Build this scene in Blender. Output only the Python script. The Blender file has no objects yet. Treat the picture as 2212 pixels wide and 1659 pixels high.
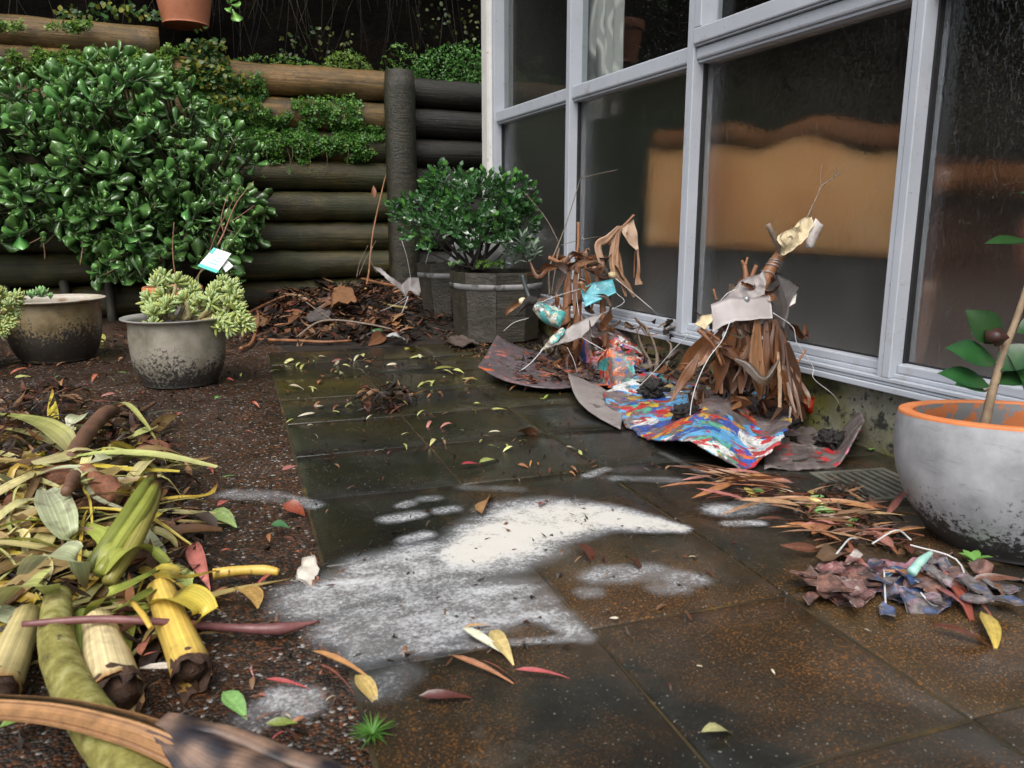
import bpy, bmesh, math, random
import numpy as np
from mathutils import Vector, Matrix, noise as mnoise

R = math.radians
rng = random.Random(7)
S = bpy.context.scene
COL = S.collection

# ------------------------------------------------------------------ camera
CAM_H, PITCH, YAW, FPX = 0.5, R(11.64), R(23.2), 1694.0      # FPX, and picture points below, are on a 2212 px wide picture
cam_d = bpy.data.cameras.new('camera')
cam_d.sensor_width = 36.0
cam_d.lens = 36.0 * FPX / 2212.0
cam_d.clip_start, cam_d.clip_end = 0.02, 2000.0
cam_d.dof.use_dof = True
cam_d.dof.focus_distance = 2.2
cam_d.dof.aperture_fstop = 11.0
cam = bpy.data.objects.new('camera', cam_d)
COL.objects.link(cam)
cam.location = (0, 0, CAM_H)
cam.rotation_euler = (R(90) - PITCH, 0, -YAW)
S.camera = cam

# ------------------------------------------------------------------ sky, sun, exposure (bright overcast)
world = bpy.data.worlds.new('World'); S.world = world; world.use_nodes = True
wn = world.node_tree.nodes; wl = world.node_tree.links
sky = wn.new('ShaderNodeTexSky'); sky.sky_type = 'NISHITA'; sky.sun_disc = False
SUN_EL, SUN_AZ = R(55), R(215)
sky.sun_elevation, sky.sun_rotation = SUN_EL, SUN_AZ
sky.air_density, sky.dust_density, sky.ozone_density = 1.0, 4.0, 0.6
hs = wn.new('ShaderNodeHueSaturation'); hs.inputs['Saturation'].default_value = 0.4
wl.new(sky.outputs[0], hs.inputs['Color'])
wl.new(hs.outputs[0], wn['Background'].inputs['Color'])
wn['Background'].inputs['Strength'].default_value = 0.15
sun_d = bpy.data.lights.new('sun', 'SUN'); sun_d.energy = 1.2; sun_d.angle = R(40); sun_d.color = (1.0, 0.96, 0.9)
sun = bpy.data.objects.new('sun', sun_d); COL.objects.link(sun)
# sun_rotation turns clockwise from +Y seen from above
sd = Vector((math.sin(SUN_AZ) * math.cos(SUN_EL), math.cos(SUN_AZ) * math.cos(SUN_EL), math.sin(SUN_EL)))
sun.rotation_euler = (-sd).to_track_quat('-Z', 'Y').to_euler()
sun.location = sd * 20
vs = S.view_settings
vs.view_transform = 'Standard'; vs.look = 'None'; vs.gamma = 1.0; vs.use_curve_mapping = False
vs.exposure = 0.6
S.cycles.use_denoising = True
S.cycles.max_bounces = 7; S.cycles.transmission_bounces = 6; S.cycles.transparent_max_bounces = 12
S.cycles.diffuse_bounces = 3; S.cycles.glossy_bounces = 3
S.cycles.sample_clamp_indirect = 6.0

# ------------------------------------------------------------------ picture point -> place
FWD = Vector((math.sin(YAW) * math.cos(PITCH), math.cos(YAW) * math.cos(PITCH), -math.sin(PITCH)))
RIGHT = Vector((math.cos(YAW), -math.sin(YAW), 0))
UPV = RIGHT.cross(FWD)
EYE = Vector((0, 0, CAM_H))
def ray(vx, vy):
    return FWD + RIGHT * ((vx - 1106.0) / FPX) - UPV * ((vy - 829.5) / FPX)
def D(vx, vy, d):
    return EYE + ray(vx, vy) * d
def sstep(a, b, x):
    t = min(1.0, max(0.0, (x - a) / (b - a))); return t * t * (3 - 2 * t)
def gz(x, y):
    """the paving falls a little towards the drain by the house"""
    return -0.038 * sstep(0.85, 1.5, x) * (1 - sstep(1.7, 2.6, y))
def bed_z(x, y):
    """garden bed in front of the log wall"""
    e = 0.05 * mnoise.noise(Vector((x * 2.1, y * 2.1, 0)))
    k = sstep(0.34, 0.6, x) * sstep(3.02 + e, 3.5 + e, y)
    return k * (0.035 + 0.03 * sstep(0.75, 1.05, x) + 0.05 * sstep(3.5, 4.5, y) + 0.02 * mnoise.noise(Vector((x * 5, y * 5, 3)))) if k > 0 else 0.0
def G(vx, vy, z=None):
    r = ray(vx, vy); p = None; zz = 0.0 if z is None else z
    for _ in range(5):
        t = (zz - CAM_H) / r.z; p = EYE + r * t
        if z is not None: return p
        zz = gz(p.x, p.y) + bed_z(p.x, p.y)
    return p
def WX(vx, vy, X):
    r = ray(vx, vy); return EYE + r * (X / r.x)
def WY(vx, vy, Y):
    r = ray(vx, vy); return EYE + r * (Y / r.y)
def depth(p): return (Vector(p) - EYE).dot(FWD)
def gnd(x, y): return gz(x, y) + bed_z(x, y)
def nz(p, s=1.0, o=0.0): return mnoise.noise(Vector((p[0] * s + o, p[1] * s + o * 1.7, p[2] * s - o)))

# ------------------------------------------------------------------ objects
def empty(name, loc, label, cat, group=None):
    o = bpy.data.objects.new(name, None); COL.objects.link(o); o.location = loc
    o.empty_display_size = 0.05
    o['label'] = label; o['category'] = cat
    if group: o['group'] = group
    return o
def tag(o, label, cat, group=None, kind=None):
    if label: o['label'] = label
    if cat: o['category'] = cat
    if group: o['group'] = group
    if kind: o['kind'] = kind
    return o
def pin(o, parent):
    o.parent = parent
    o.matrix_parent_inverse = Matrix.Translation(-parent.location) if parent.type == 'EMPTY' else Matrix.Identity(4)
def mesh(name, verts, faces, cols=None, smooth=True):
    me = bpy.data.meshes.new(name)
    me.from_pydata([tuple(v) for v in verts], [], faces)
    if smooth: me.shade_smooth()
    if cols is not None:
        a = me.color_attributes.new('col', 'FLOAT_COLOR', 'POINT')
        buf = np.ones((len(verts), 4), dtype=np.float32); buf[:] = np.array([q if len(q) == 4 else (q[0], q[1], q[2], 0.5) for q in cols], dtype=np.float32)
        a.data.foreach_set('color', buf.ravel())
    me.update()
    return me
def link(name, me, mat=None, parent=None, mw=None):
    o = bpy.data.objects.new(name, me); COL.objects.link(o)
    if mat is not None and not me.materials: me.materials.append(mat)
    if parent is not None: pin(o, parent)
    if mw is not None: o.matrix_basis = mw
    return o
def obj(name, vf, mat, parent=None, smooth=True):
    v, f = vf[0], vf[1]; c = vf[2] if len(vf) > 2 else None
    return link(name, mesh(name, v, f, c, smooth), mat, parent)
def bevel(o, w, seg=2):
    m = o.modifiers.new('bevel', 'BEVEL'); m.width = w; m.segments = seg; m.limit_method = 'ANGLE'; m.angle_limit = R(40)
    return o
class Bucket:
    def __init__(s): s.v = []; s.f = []; s.c = []
    def add(s, vf, mw=None, col=None):
        b = len(s.v); v = vf[0]
        if mw is not None: v = [mw @ Vector(p) for p in v]
        s.v.extend(v)
        s.f.extend([tuple(i + b for i in q) for q in vf[1]])
        if col is not None: s.c.extend([col] * len(v))
        elif len(vf) > 2 and vf[2] is not None: s.c.extend(vf[2])
        else: s.c.extend([(1, 1, 1)] * len(v))
    def out(s): return s.v, s.f, s.c

# ------------------------------------------------------------------ shapes
def box(x0, x1, y0, y1, z0, z1):
    v = [(x, y, z) for x in (x0, x1) for y in (y0, y1) for z in (z0, z1)]
    f = [(0, 1, 3, 2), (4, 6, 7, 5), (0, 4, 5, 1), (2, 3, 7, 6), (0, 2, 6, 4), (1, 5, 7, 3)]
    return v, f
def frame(p, yd, zh=(0, 0, 1), s=1.0):
    y = Vector(yd).normalized(); z = Vector(zh); x = y.cross(z)
    if x.length < 1e-4: x = y.cross(Vector((0.3, 0.9, 0.1)))
    x.normalize(); z = x.cross(y)
    m = Matrix((x, y, z)).transposed().to_4x4() @ Matrix.Scale(s, 4)
    m.translation = Vector(p); return m
def smooth_path(pts, n=6):
    P = [Vector(p) for p in pts]
    if len(P) < 3: 
        return [P[0].lerp(P[1], i / n) for i in range(n + 1)]
    out = []
    for i in range(len(P) - 1):
        a = P[i - 1] if i else P[0] * 2 - P[1]; b = P[i]; c = P[i + 1]; d = P[i + 2] if i + 2 < len(P) else P[-1] * 2 - P[-2]
        for k in range(n):
            t = k / n
            out.append(0.5 * ((2 * b) + (c - a) * t + (2 * a - 5 * b + 4 * c - d) * t * t + (3 * b - a - 3 * c + d) * t ** 3))
    out.append(P[-1]); return out
def tube(pts, r, sides=8, n=5, bump=0.0, seed=0.0, cap=True, raw=False, bs=20.0):
    """tube along a smooth path; r is one radius or one per given point"""
    P = [Vector(p) for p in pts] if raw else smooth_path(pts, n)
    N = len(P)
    rr = r if isinstance(r, (list, tuple)) else [r, r]
    def rad(t):
        k = t * (len(rr) - 1); i = min(int(k), len(rr) - 2); return rr[i] + (rr[i + 1] - rr[i]) * (k - i)
    v = []; f = []
    t0 = (P[1] - P[0]).normalized(); u = t0.orthogonal().normalized()
    for i, p in enumerate(P):
        t = (P[min(i + 1, N - 1)] - P[max(i - 1, 0)]).normalized()
        u = (u - t * u.dot(t)).normalized(); w = t.cross(u)
        ra = rad(i / (N - 1))
        for k in range(sides):
            a = 2 * math.pi * k / sides; d = u * math.cos(a) + w * math.sin(a)
            q = p + d * ra
            if bump: q += d * ra * bump * nz(q, bs, seed)
            v.append(q)
    for i in range(N - 1):
        for k in range(sides):
            a = i * sides + k; b = i * sides + (k + 1) % sides
            f.append((a, b, b + sides, a + sides))
    if cap:
        f.append(tuple(range(sides - 1, -1, -1))); f.append(tuple(range((N - 1) * sides, N * sides)))
    return v, f
def tube_c(pts, r, col, sides=10, n=5, bump=0.0, seed=0.0, tip=None, cap=True, flat=1.0, ragged=0.0, bs=20.0):
    """tube with colour and an around-the-stem coordinate in alpha, for fibres along the stem"""
    v, f = tube(pts, r, sides, n, bump, seed, cap, bs=bs); N = len(v) // sides; c = []
    for i in range(N):
        u = i / (N - 1)
        for k in range(sides):
            q = col if tip is None else tuple(x + (y - x) * sstep(tip[1], 1, u) for x, y in zip(col, tip[0]))
            al = 2 * k / sides; al = al if al <= 1 else 2 - al
            c.append((q[0], q[1], q[2], al))
    if ragged:
        d = (v[-1] - v[-1 - sides]).normalized()
        for k in range(sides): v[(N - 1) * sides + k] = v[(N - 1) * sides + k] + d * ragged * nz(v[(N - 1) * sides + k], 150, seed)
    return v, f, c
def lathe(prof, seg=40, wob=0.0, close=False):
    v = []; f = []
    for (r, z) in prof:
        for k in range(seg):
            a = 2 * math.pi * k / seg
            q = r * (1 + wob * math.sin(3 * a + 1) )
            v.append((q * math.cos(a), q * math.sin(a), z))
    for i in range(len(prof) - 1):
        for k in range(seg):
            a = i * seg + k; b = i * seg + (k + 1) % seg
            f.append((a, b, b + seg, a + seg))
    return v, f
def dome_prof(pts, n=5):
    return [(p.x, p.z) for p in smooth_path([(r, 0, z) for r, z in pts], n)]
PROF = {
    'lance': lambda u: max(0.03, math.sin(math.pi * min(1, u ** 0.72)) ** 0.9 * (1.0 - 0.15 * u)),
    'ell': lambda u: max(0.03, math.sin(math.pi * u ** 0.92) ** 1.05),
    'obov': lambda u: max(0.12 * (1 - u), (0.16 + 0.84 * sstep(0.0, 0.72, u)) * math.sqrt(max(0, 1 - max(0, (u - 0.62) / 0.38) ** 2.2))),
    'strap': lambda u: max(0.04, (0.55 + 0.45 * sstep(0, 0.4, u)) * (1 - sstep(0.55, 1.0, u) ** 1.3)),
}
def leaf(L, W, prof='ell', fold=0.25, curl=0.4, twist=0.0, n=6, wav=0.0, cfun=None, seed=0):
    """thin leaf along +Y; fold lifts the sides, curl bends it downwards along its length"""
    v = []; f = []; c = []
    y = z = 0.0; a = 0.0; pf = PROF[prof]
    for i in range(n + 1):
        u = i / n
        if i: 
            a = -curl * (i - 0.5) / n if not callable(curl) else curl(u); y += math.cos(a) * L / n; z += math.sin(a) * L / n
        w = W * 0.5 * pf(u); tw = twist * u
        for s in (-1, 0, 1):
            dx = s * w * math.cos(fold if s else 0); dz = abs(s) * w * math.sin(fold)
            if wav and s: dz += wav * W * math.sin(u * 9 + seed + s * 1.3)
            X = dx * math.cos(tw) - dz * math.sin(tw); Z = dx * math.sin(tw) + dz * math.cos(tw)
            v.append(Vector((X, y - math.sin(a) * Z, z + math.cos(a) * Z)))
            if cfun: c.append(tuple(cfun(u, s)) + ((s + 1) / 2,))
    for i in range(n):
        for k in (0, 1):
            q = i * 3 + k; f.append((q, q + 1, q + 4, q + 3))
    return v, f, (c if cfun else None)
def fat_leaf(L, W, T, prof='obov', curl=0.3, n=6, cup=0.12, cfun=None):
    v = []; f = []; c = []; y = z = 0; pf = PROF[prof]; a = 0
    for i in range(n + 1):
        u = i / n
        if i: a = curl * (i - .5) / n; y += math.cos(a) * L / n; z += math.sin(a) * L / n
        w = W * 0.5 * pf(u); t = T * 0.5 * (pf(u) ** 0.5)
        ring = [(-w, cup * w), (0, t), (w, cup * w), (0, -t)]
        for (x, dz) in ring:
            v.append(Vector((x, y - math.sin(a) * dz, z + math.cos(a) * dz)))
            if cfun: c.append(cfun(u, x))
    for i in range(n):
        for k in range(4):
            q = i * 4 + k; r = i * 4 + (k + 1) % 4; f.append((q, r, r + 4, q + 4))
    f.append((n * 4, n * 4 + 1, n * 4 + 2, n * 4 + 3))
    return v, f, (c if cfun else None)
def ribbon(pts, w, nrm=(0, 0, 1), n=5, fold=0.0, pleats=0, cols=None, taper=True, across=None):
    """strip along a path; w per point; nrm hints the face direction"""
    P = smooth_path(pts, n); N = len(P); ww = w if isinstance(w, (list, tuple)) else [w, w]
    m = across or (2 if not pleats else pleats * 2)
    v = []; f = []; c = []
    for i, p in enumerate(P):
        t = (P[min(i + 1, N - 1)] - P[max(i - 1, 0)]).normalized()
        x = t.cross(Vector(nrm)); x = x.normalized() if x.length > 1e-5 else t.orthogonal(); z = x.cross(t)
        k = i / (N - 1) * (len(ww) - 1); j = min(int(k), len(ww) - 2); wd = ww[j] + (ww[j + 1] - ww[j]) * (k - j)
        for q in range(m + 1):
            s = q / m * 2 - 1
            dz = abs(s) * wd * 0.5 * fold
            if pleats: dz += wd * 0.12 * (1 if q % 2 else -1)
            v.append(p + x * (s * wd * 0.5) + z * dz)
            if cols: c.append(tuple(cols(i / (N - 1), s)) + ((s + 1) / 2,))
    for i in range(N - 1):
        for q in range(m):
            a = i * (m + 1) + q; f.append((a, a + 1, a + m + 2, a + m + 1))
    return v, f, (c if cols else None)
def blob(r, sub=2, amp=0.3, fs=2.0, seed=0.0, sc=(1, 1, 1)):
    bm = bmesh.new(); bmesh.ops.create_icosphere(bm, subdivisions=sub, radius=1.0)
    v = []
    for q in bm.verts:
        d = q.co.normalized(); k = 1 + amp * nz(d, fs, seed) + amp * 0.5 * nz(d, fs * 2.7, seed + 5)
        v.append(Vector((d.x * sc[0], d.y * sc[1], d.z * sc[2])) * r * k)
    f = [tuple(x.index for x in q.verts) for q in bm.faces]; bm.free(); return v, f
def sheet_poly(pts, th=0.003, cuts=3, amp=0.006, fs=14.0, seed=0.0, cfun=None, emin=0.012):
    """torn sheet: polygon of 3D points, crumpled, given a thickness"""
    bm = bmesh.new(); vs = [bm.verts.new(p) for p in pts]; fc = bm.faces.new(vs)
    bmesh.ops.triangulate(bm, faces=[fc])
    for _ in range(cuts): 
        bmesh.ops.subdivide_edges(bm, edges=[e for e in bm.edges if e.calc_length() > emin], cuts=1, use_grid_fill=True)
        bmesh.ops.triangulate(bm, faces=bm.faces[:])
    bm.normal_update()
    no = Vector((0, 0, 0))
    for q in bm.faces: no += q.normal * q.calc_area()
    no.normalize()
    for q in bm.verts:
        e = 0.35 if q.is_boundary else 0.0
        q.co += no * amp * (nz(q.co, fs, seed) * 1.4 + nz(q.co, fs * 2.6, seed + 7) * 0.5) + (Vector((nz(q.co, 60, seed), nz(q.co, 60, seed + 9), nz(q.co, 60, seed + 3))) * amp * e)
    bm.normal_update(); bm.verts.index_update()
    n0 = len(bm.verts); v = [q.co.copy() for q in bm.verts]; nn = [q.normal.copy() for q in bm.verts]
    f = [tuple(x.index for x in q.verts) for q in bm.faces]; be = [(e.verts[0].index, e.verts[1].index) for e in bm.edges if e.is_boundary]
    bm.free()
    V = v + [a - b * th for a, b in zip(v, nn)]
    Fc = f + [tuple(i + n0 for i in reversed(q)) for q in f] + [(a, b, b + n0, a + n0) for a, b in be]
    return V, Fc
def grid_sheet(fn, nu, nv, th=0.0):
    v = [Vector(fn(i / nu, j / nv)) for i in range(nu + 1) for j in range(nv + 1)]
    f = [(i * (nv + 1) + j, (i + 1) * (nv + 1) + j, (i + 1) * (nv + 1) + j + 1, i * (nv + 1) + j + 1) for i in range(nu) for j in range(nv)]
    if th:
        n0 = len(v); nn = []
        for i in range(nu + 1):
            for j in range(nv + 1):
                a = v[min(i + 1, nu) * (nv + 1) + j] - v[max(i - 1, 0) * (nv + 1) + j]; b = v[i * (nv + 1) + min(j + 1, nv)] - v[i * (nv + 1) + max(j - 1, 0)]
                q = a.cross(b); nn.append(q.normalized() if q.length > 1e-12 else Vector((0, 0, 1)))
        v = v + [p - q * th for p, q in zip(v, nn)]
        f = f + [tuple(i + n0 for i in reversed(q)) for q in f]
        ring = [(i, 0) for i in range(nu)] + [(nu, j) for j in range(nv)] + [(i, nv) for i in range(nu, 0, -1)] + [(0, j) for j in range(nv, 0, -1)]
        ids = [i * (nv + 1) + j for i, j in ring]
        for k in range(len(ids)): a, b = ids[k], ids[(k + 1) % len(ids)]; f.append((b, a, a + n0, b + n0))
    return v, f

# ------------------------------------------------------------------ materials
def new_mat(name):
    m = bpy.data.materials.new(name); m.use_nodes = True
    nt = m.node_tree; return m, nt.nodes, nt.links, nt.nodes['Principled BSDF']
def ramp(nodes, stops, interp='LINEAR'):
    r = nodes.new('ShaderNodeValToRGB'); r.color_ramp.interpolation = interp
    e = r.color_ramp.elements
    while len(e) < len(stops): e.new(0.5)
    for q, (p, c) in zip(e, stops):
        q.position = p; q.color = (c[0], c[1], c[2], 1) if not isinstance(c, (int, float)) else (c, c, c, 1)
    return r
def noise_n(nodes, links, vec, scale, detail=6, rough=0.6, dist=0.0):
    n = nodes.new('ShaderNodeTexNoise'); n.inputs['Scale'].default_value = scale; n.inputs['Detail'].default_value = detail
    n.inputs['Roughness'].default_value = rough; n.inputs['Distortion'].default_value = dist
    if vec is not None: links.new(vec, n.inputs['Vector'])
    return n
def mixc(nodes, links, fac, a, b, mode='MIX'):
    m = nodes.new('ShaderNodeMix'); m.data_type = 'RGBA'; m.blend_type = mode
    for s, x in ((0, fac), (6, a), (7, b)):
        if isinstance(x, (int, float)): m.inputs[s].default_value = x
        elif isinstance(x, tuple): m.inputs[s].default_value = (x[0], x[1], x[2], 1)
        else: links.new(x, m.inputs[s])
    return m.outputs[2]
def math_n(nodes, links, op, a, b=None, clamp=False):
    m = nodes.new('ShaderNodeMath'); m.operation = op; m.use_clamp = clamp
    for s, x in ((0, a), (1, b)):
        if x is None: continue
        if isinstance(x, (int, float)): m.inputs[s].default_value = x
        else: links.new(x, m.inputs[s])
    return m.outputs[0]
def coords(nodes, links, kind='POS', scale=(1, 1, 1)):
    if kind == 'POS': o = nodes.new('ShaderNodeNewGeometry').outputs['Position']
    else: o = nodes.new('ShaderNodeTexCoord').outputs[kind]
    if scale != (1, 1, 1):
        mp = nodes.new('ShaderNodeMapping'); mp.inputs['Scale'].default_value = scale; links.new(o, mp.inputs['Vector']); o = mp.outputs[0]
    return o
def bump_n(nodes, links, h, strength, dist, bsdf):
    b = nodes.new('ShaderNodeBump'); b.inputs['Strength'].default_value = strength; b.inputs['Distance'].default_value = dist
    links.new(h, b.inputs['Height']); links.new(b.outputs[0], bsdf.inputs['Normal']); return b
def nmat(name, stops, scale=8, rough=(0.4, 0.7), bump=0.3, bscale=60, bdist=0.003, stretch=(1, 1, 1), kind='POS', specks=(), dist=0.0, coat=0.0, spec=0.5, metal=0.0, rnd=0.0, trans=0.0):
    """noise driven colours; specks = (scale, low, high, colour) laid on top"""
    m, N, L, b = new_mat(name)
    co = coords(N, L, kind, stretch)
    n1 = noise_n(N, L, co, scale, 8, 0.65, dist); r = ramp(N, stops); L.new(n1.outputs[0], r.inputs[0]); c = r.outputs[0]
    for (sc, lo, hi, colr) in specks:
        n2 = noise_n(N, L, co, sc, 4, 0.6); rr = ramp(N, [(lo, 0.0), (hi, 1.0)]); L.new(n2.outputs[0], rr.inputs[0])
        c = mixc(N, L, rr.outputs[0], c, colr)
    if rnd:
        oi = N.new('ShaderNodeObjectInfo'); h = N.new('ShaderNodeHueSaturation'); L.new(c, h.inputs['Color'])
        L.new(math_n(N, L, 'MULTIPLY_ADD', oi.outputs['Random'], rnd), h.inputs['Value'])
        h.inputs['Value'].links[0].from_node.inputs[2].default_value = 1 - rnd / 2
        c = h.outputs[0]
    L.new(c, b.inputs['Base Color'])
    n3 = noise_n(N, L, co, bscale, 6, 0.7)
    rr = ramp(N, [(0.3, rough[0]), (0.7, rough[1])]); L.new(n3.outputs[0], rr.inputs[0]); L.new(rr.outputs[0], b.inputs['Roughness'])
    if bump: bump_n(N, L, n3.outputs[0], bump, bdist, b)
    b.inputs['Coat Weight'].default_value = coat; b.inputs['Coat Roughness'].default_value = 0.15
    b.inputs['Specular IOR Level'].default_value = spec; b.inputs['Metallic'].default_value = metal
    return m
def vmat(name, rough=0.45, var=0.35, vscale=60, bump=0.2, coat=0.0, trans=0.0, rnd=0.0, stretch=(1, 1, 1), spec=0.5, kind='Object', vein=0.0, spots=0.0):
    """colour from the mesh's own colour attribute, broken up by noise"""
    m, N, L, b = new_mat(name)
    at = N.new('ShaderNodeAttribute'); at.attribute_name = 'col'
    co = coords(N, L, kind, stretch); n1 = noise_n(N, L, co, vscale, 6, 0.65)
    rr = ramp(N, [(0.25, 1 - var), (0.75, 1 + var)]); L.new(n1.outputs[0], rr.inputs[0])
    c = mixc(N, L, 1.0, at.outputs['Color'], rr.outputs[0], 'MULTIPLY')
    if vein:
        cx = N.new('ShaderNodeCombineXYZ'); L.new(math_n(N, L, 'MULTIPLY', at.outputs['Alpha'], vein), cx.inputs[0]); o2 = N.new('ShaderNodeObjectInfo'); L.new(math_n(N, L, 'MULTIPLY', o2.outputs['Random'], 40.0), cx.inputs[1])
        nv_ = noise_n(N, L, cx.outputs[0], 1.0, 3, 0.6); rv = ramp(N, [(0.3, 0.62), (0.7, 1.25)]); L.new(nv_.outputs[0], rv.inputs[0]); c = mixc(N, L, 1.0, c, rv.outputs[0], 'MULTIPLY')
    if spots:
        ns = noise_n(N, L, co, vscale * 0.35, 5, 0.7); rs = ramp(N, [(0.6, 0.0), (0.68, spots)]); L.new(ns.outputs[0], rs.inputs[0]); c = mixc(N, L, rs.outputs[0], c, (0.05, 0.025, 0.012))
    if rnd:
        oi = N.new('ShaderNodeObjectInfo'); h = N.new('ShaderNodeHueSaturation'); L.new(c, h.inputs['Color'])
        q = N.new('ShaderNodeMath'); q.operation = 'MULTIPLY_ADD'; q.inputs[1].default_value = rnd; q.inputs[2].default_value = 1 - rnd / 2
        L.new(oi.outputs['Random'], q.inputs[0]); L.new(q.outputs[0], h.inputs['Value'])
        q2 = N.new('ShaderNodeMath'); q2.operation = 'MULTIPLY_ADD'; q2.inputs[1].default_value = 0.03; q2.inputs[2].default_value = 0.485
        L.new(oi.outputs['Random'], q2.inputs[0]); L.new(q2.outputs[0], h.inputs['Hue'])
        c = h.outputs[0]
    L.new(c, b.inputs['Base Color']); b.inputs['Roughness'].default_value = rough
    b.inputs['Coat Weight'].default_value = coat; b.inputs['Coat Roughness'].default_value = 0.2
    b.inputs['Specular IOR Level'].default_value = spec
    if bump: bump_n(N, L, n1.outputs[0], bump, 0.002, b)
    if trans:
        t = N.new('ShaderNodeBsdfTranslucent'); L.new(c, t.inputs['Color']); mx = N.new('ShaderNodeMixShader'); mx.inputs[0].default_value = trans
        L.new(b.outputs[0], mx.inputs[1]); L.new(t.outputs[0], mx.inputs[2]); L.new(mx.outputs[0], N['Material Output'].inputs['Surface'])
    return m
# ================================================================== setting: ground, paving
def agg_mat():
    m, N, L, b = new_mat('exposed_aggregate')
    co = coords(N, L)
    vo = N.new('ShaderNodeTexVoronoi'); vo.inputs['Scale'].default_value = 230; L.new(co, vo.inputs['Vector'])
    sep = N.new('ShaderNodeSeparateColor'); L.new(vo.outputs['Color'], sep.inputs[0])
    r = ramp(N, [(0.0, (0.012, 0.009, 0.007)), (0.36, (0.024, 0.017, 0.012)), (0.48, (0.07, 0.028, 0.011)), (0.66, (0.14, 0.05, 0.018)), (0.76, (0.032, 0.026, 0.021)), (0.9, (0.1, 0.088, 0.072)), (0.968, (0.38, 0.37, 0.35))], 'CONSTANT')
    L.new(sep.outputs[0], r.inputs[0])
    n1 = noise_n(N, L, co, 2.2, 7, 0.7); r1 = ramp(N, [(0.35, (0.0, 0, 0)), (0.62, (1, 1, 1))]); L.new(n1.outputs[0], r1.inputs[0])
    n2 = noise_n(N, L, co, 38, 6, 0.7); r2 = ramp(N, [(0.3, (0.012, 0.009, 0.006)), (0.52, (0.038, 0.018, 0.009)), (0.7, (0.095, 0.04, 0.016))]); L.new(n2.outputs[0], r2.inputs[0])
    # soil washed between the stones, in patches
    k = math_n(N, L, 'MULTIPLY', r1.outputs[0], 0.5)
    c = mixc(N, L, k, r.outputs[0], r2.outputs[0])
    n4 = noise_n(N, L, co, 0.9, 4, 0.6); r4 = ramp(N, [(0.35, 0.65), (0.65, 1.25)]); L.new(n4.outputs[0], r4.inputs[0])
    c = mixc(N, L, 1.0, c, r4.outputs[0], 'MULTIPLY')
    L.new(c, b.inputs['Base Color'])
    n3 = noise_n(N, L, co, 7, 5, 0.6); rr = ramp(N, [(0.35, 0.22), (0.65, 0.6)]); L.new(n3.outputs[0], rr.inputs[0]); L.new(rr.outputs[0], b.inputs['Roughness'])
    h = math_n(N, L, 'MULTIPLY', vo.outputs['Distance'], -1.0)
    h = math_n(N, L, 'MULTIPLY_ADD', n2.outputs[0], 0.25)
    q = N.new('ShaderNodeMath'); q.operation = 'SUBTRACT'; L.new(h, q.inputs[0]); L.new(vo.outputs['Distance'], q.inputs[1])
    bump_n(N, L, q.outputs[0], 0.55, 0.006, b)
    return m
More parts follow.
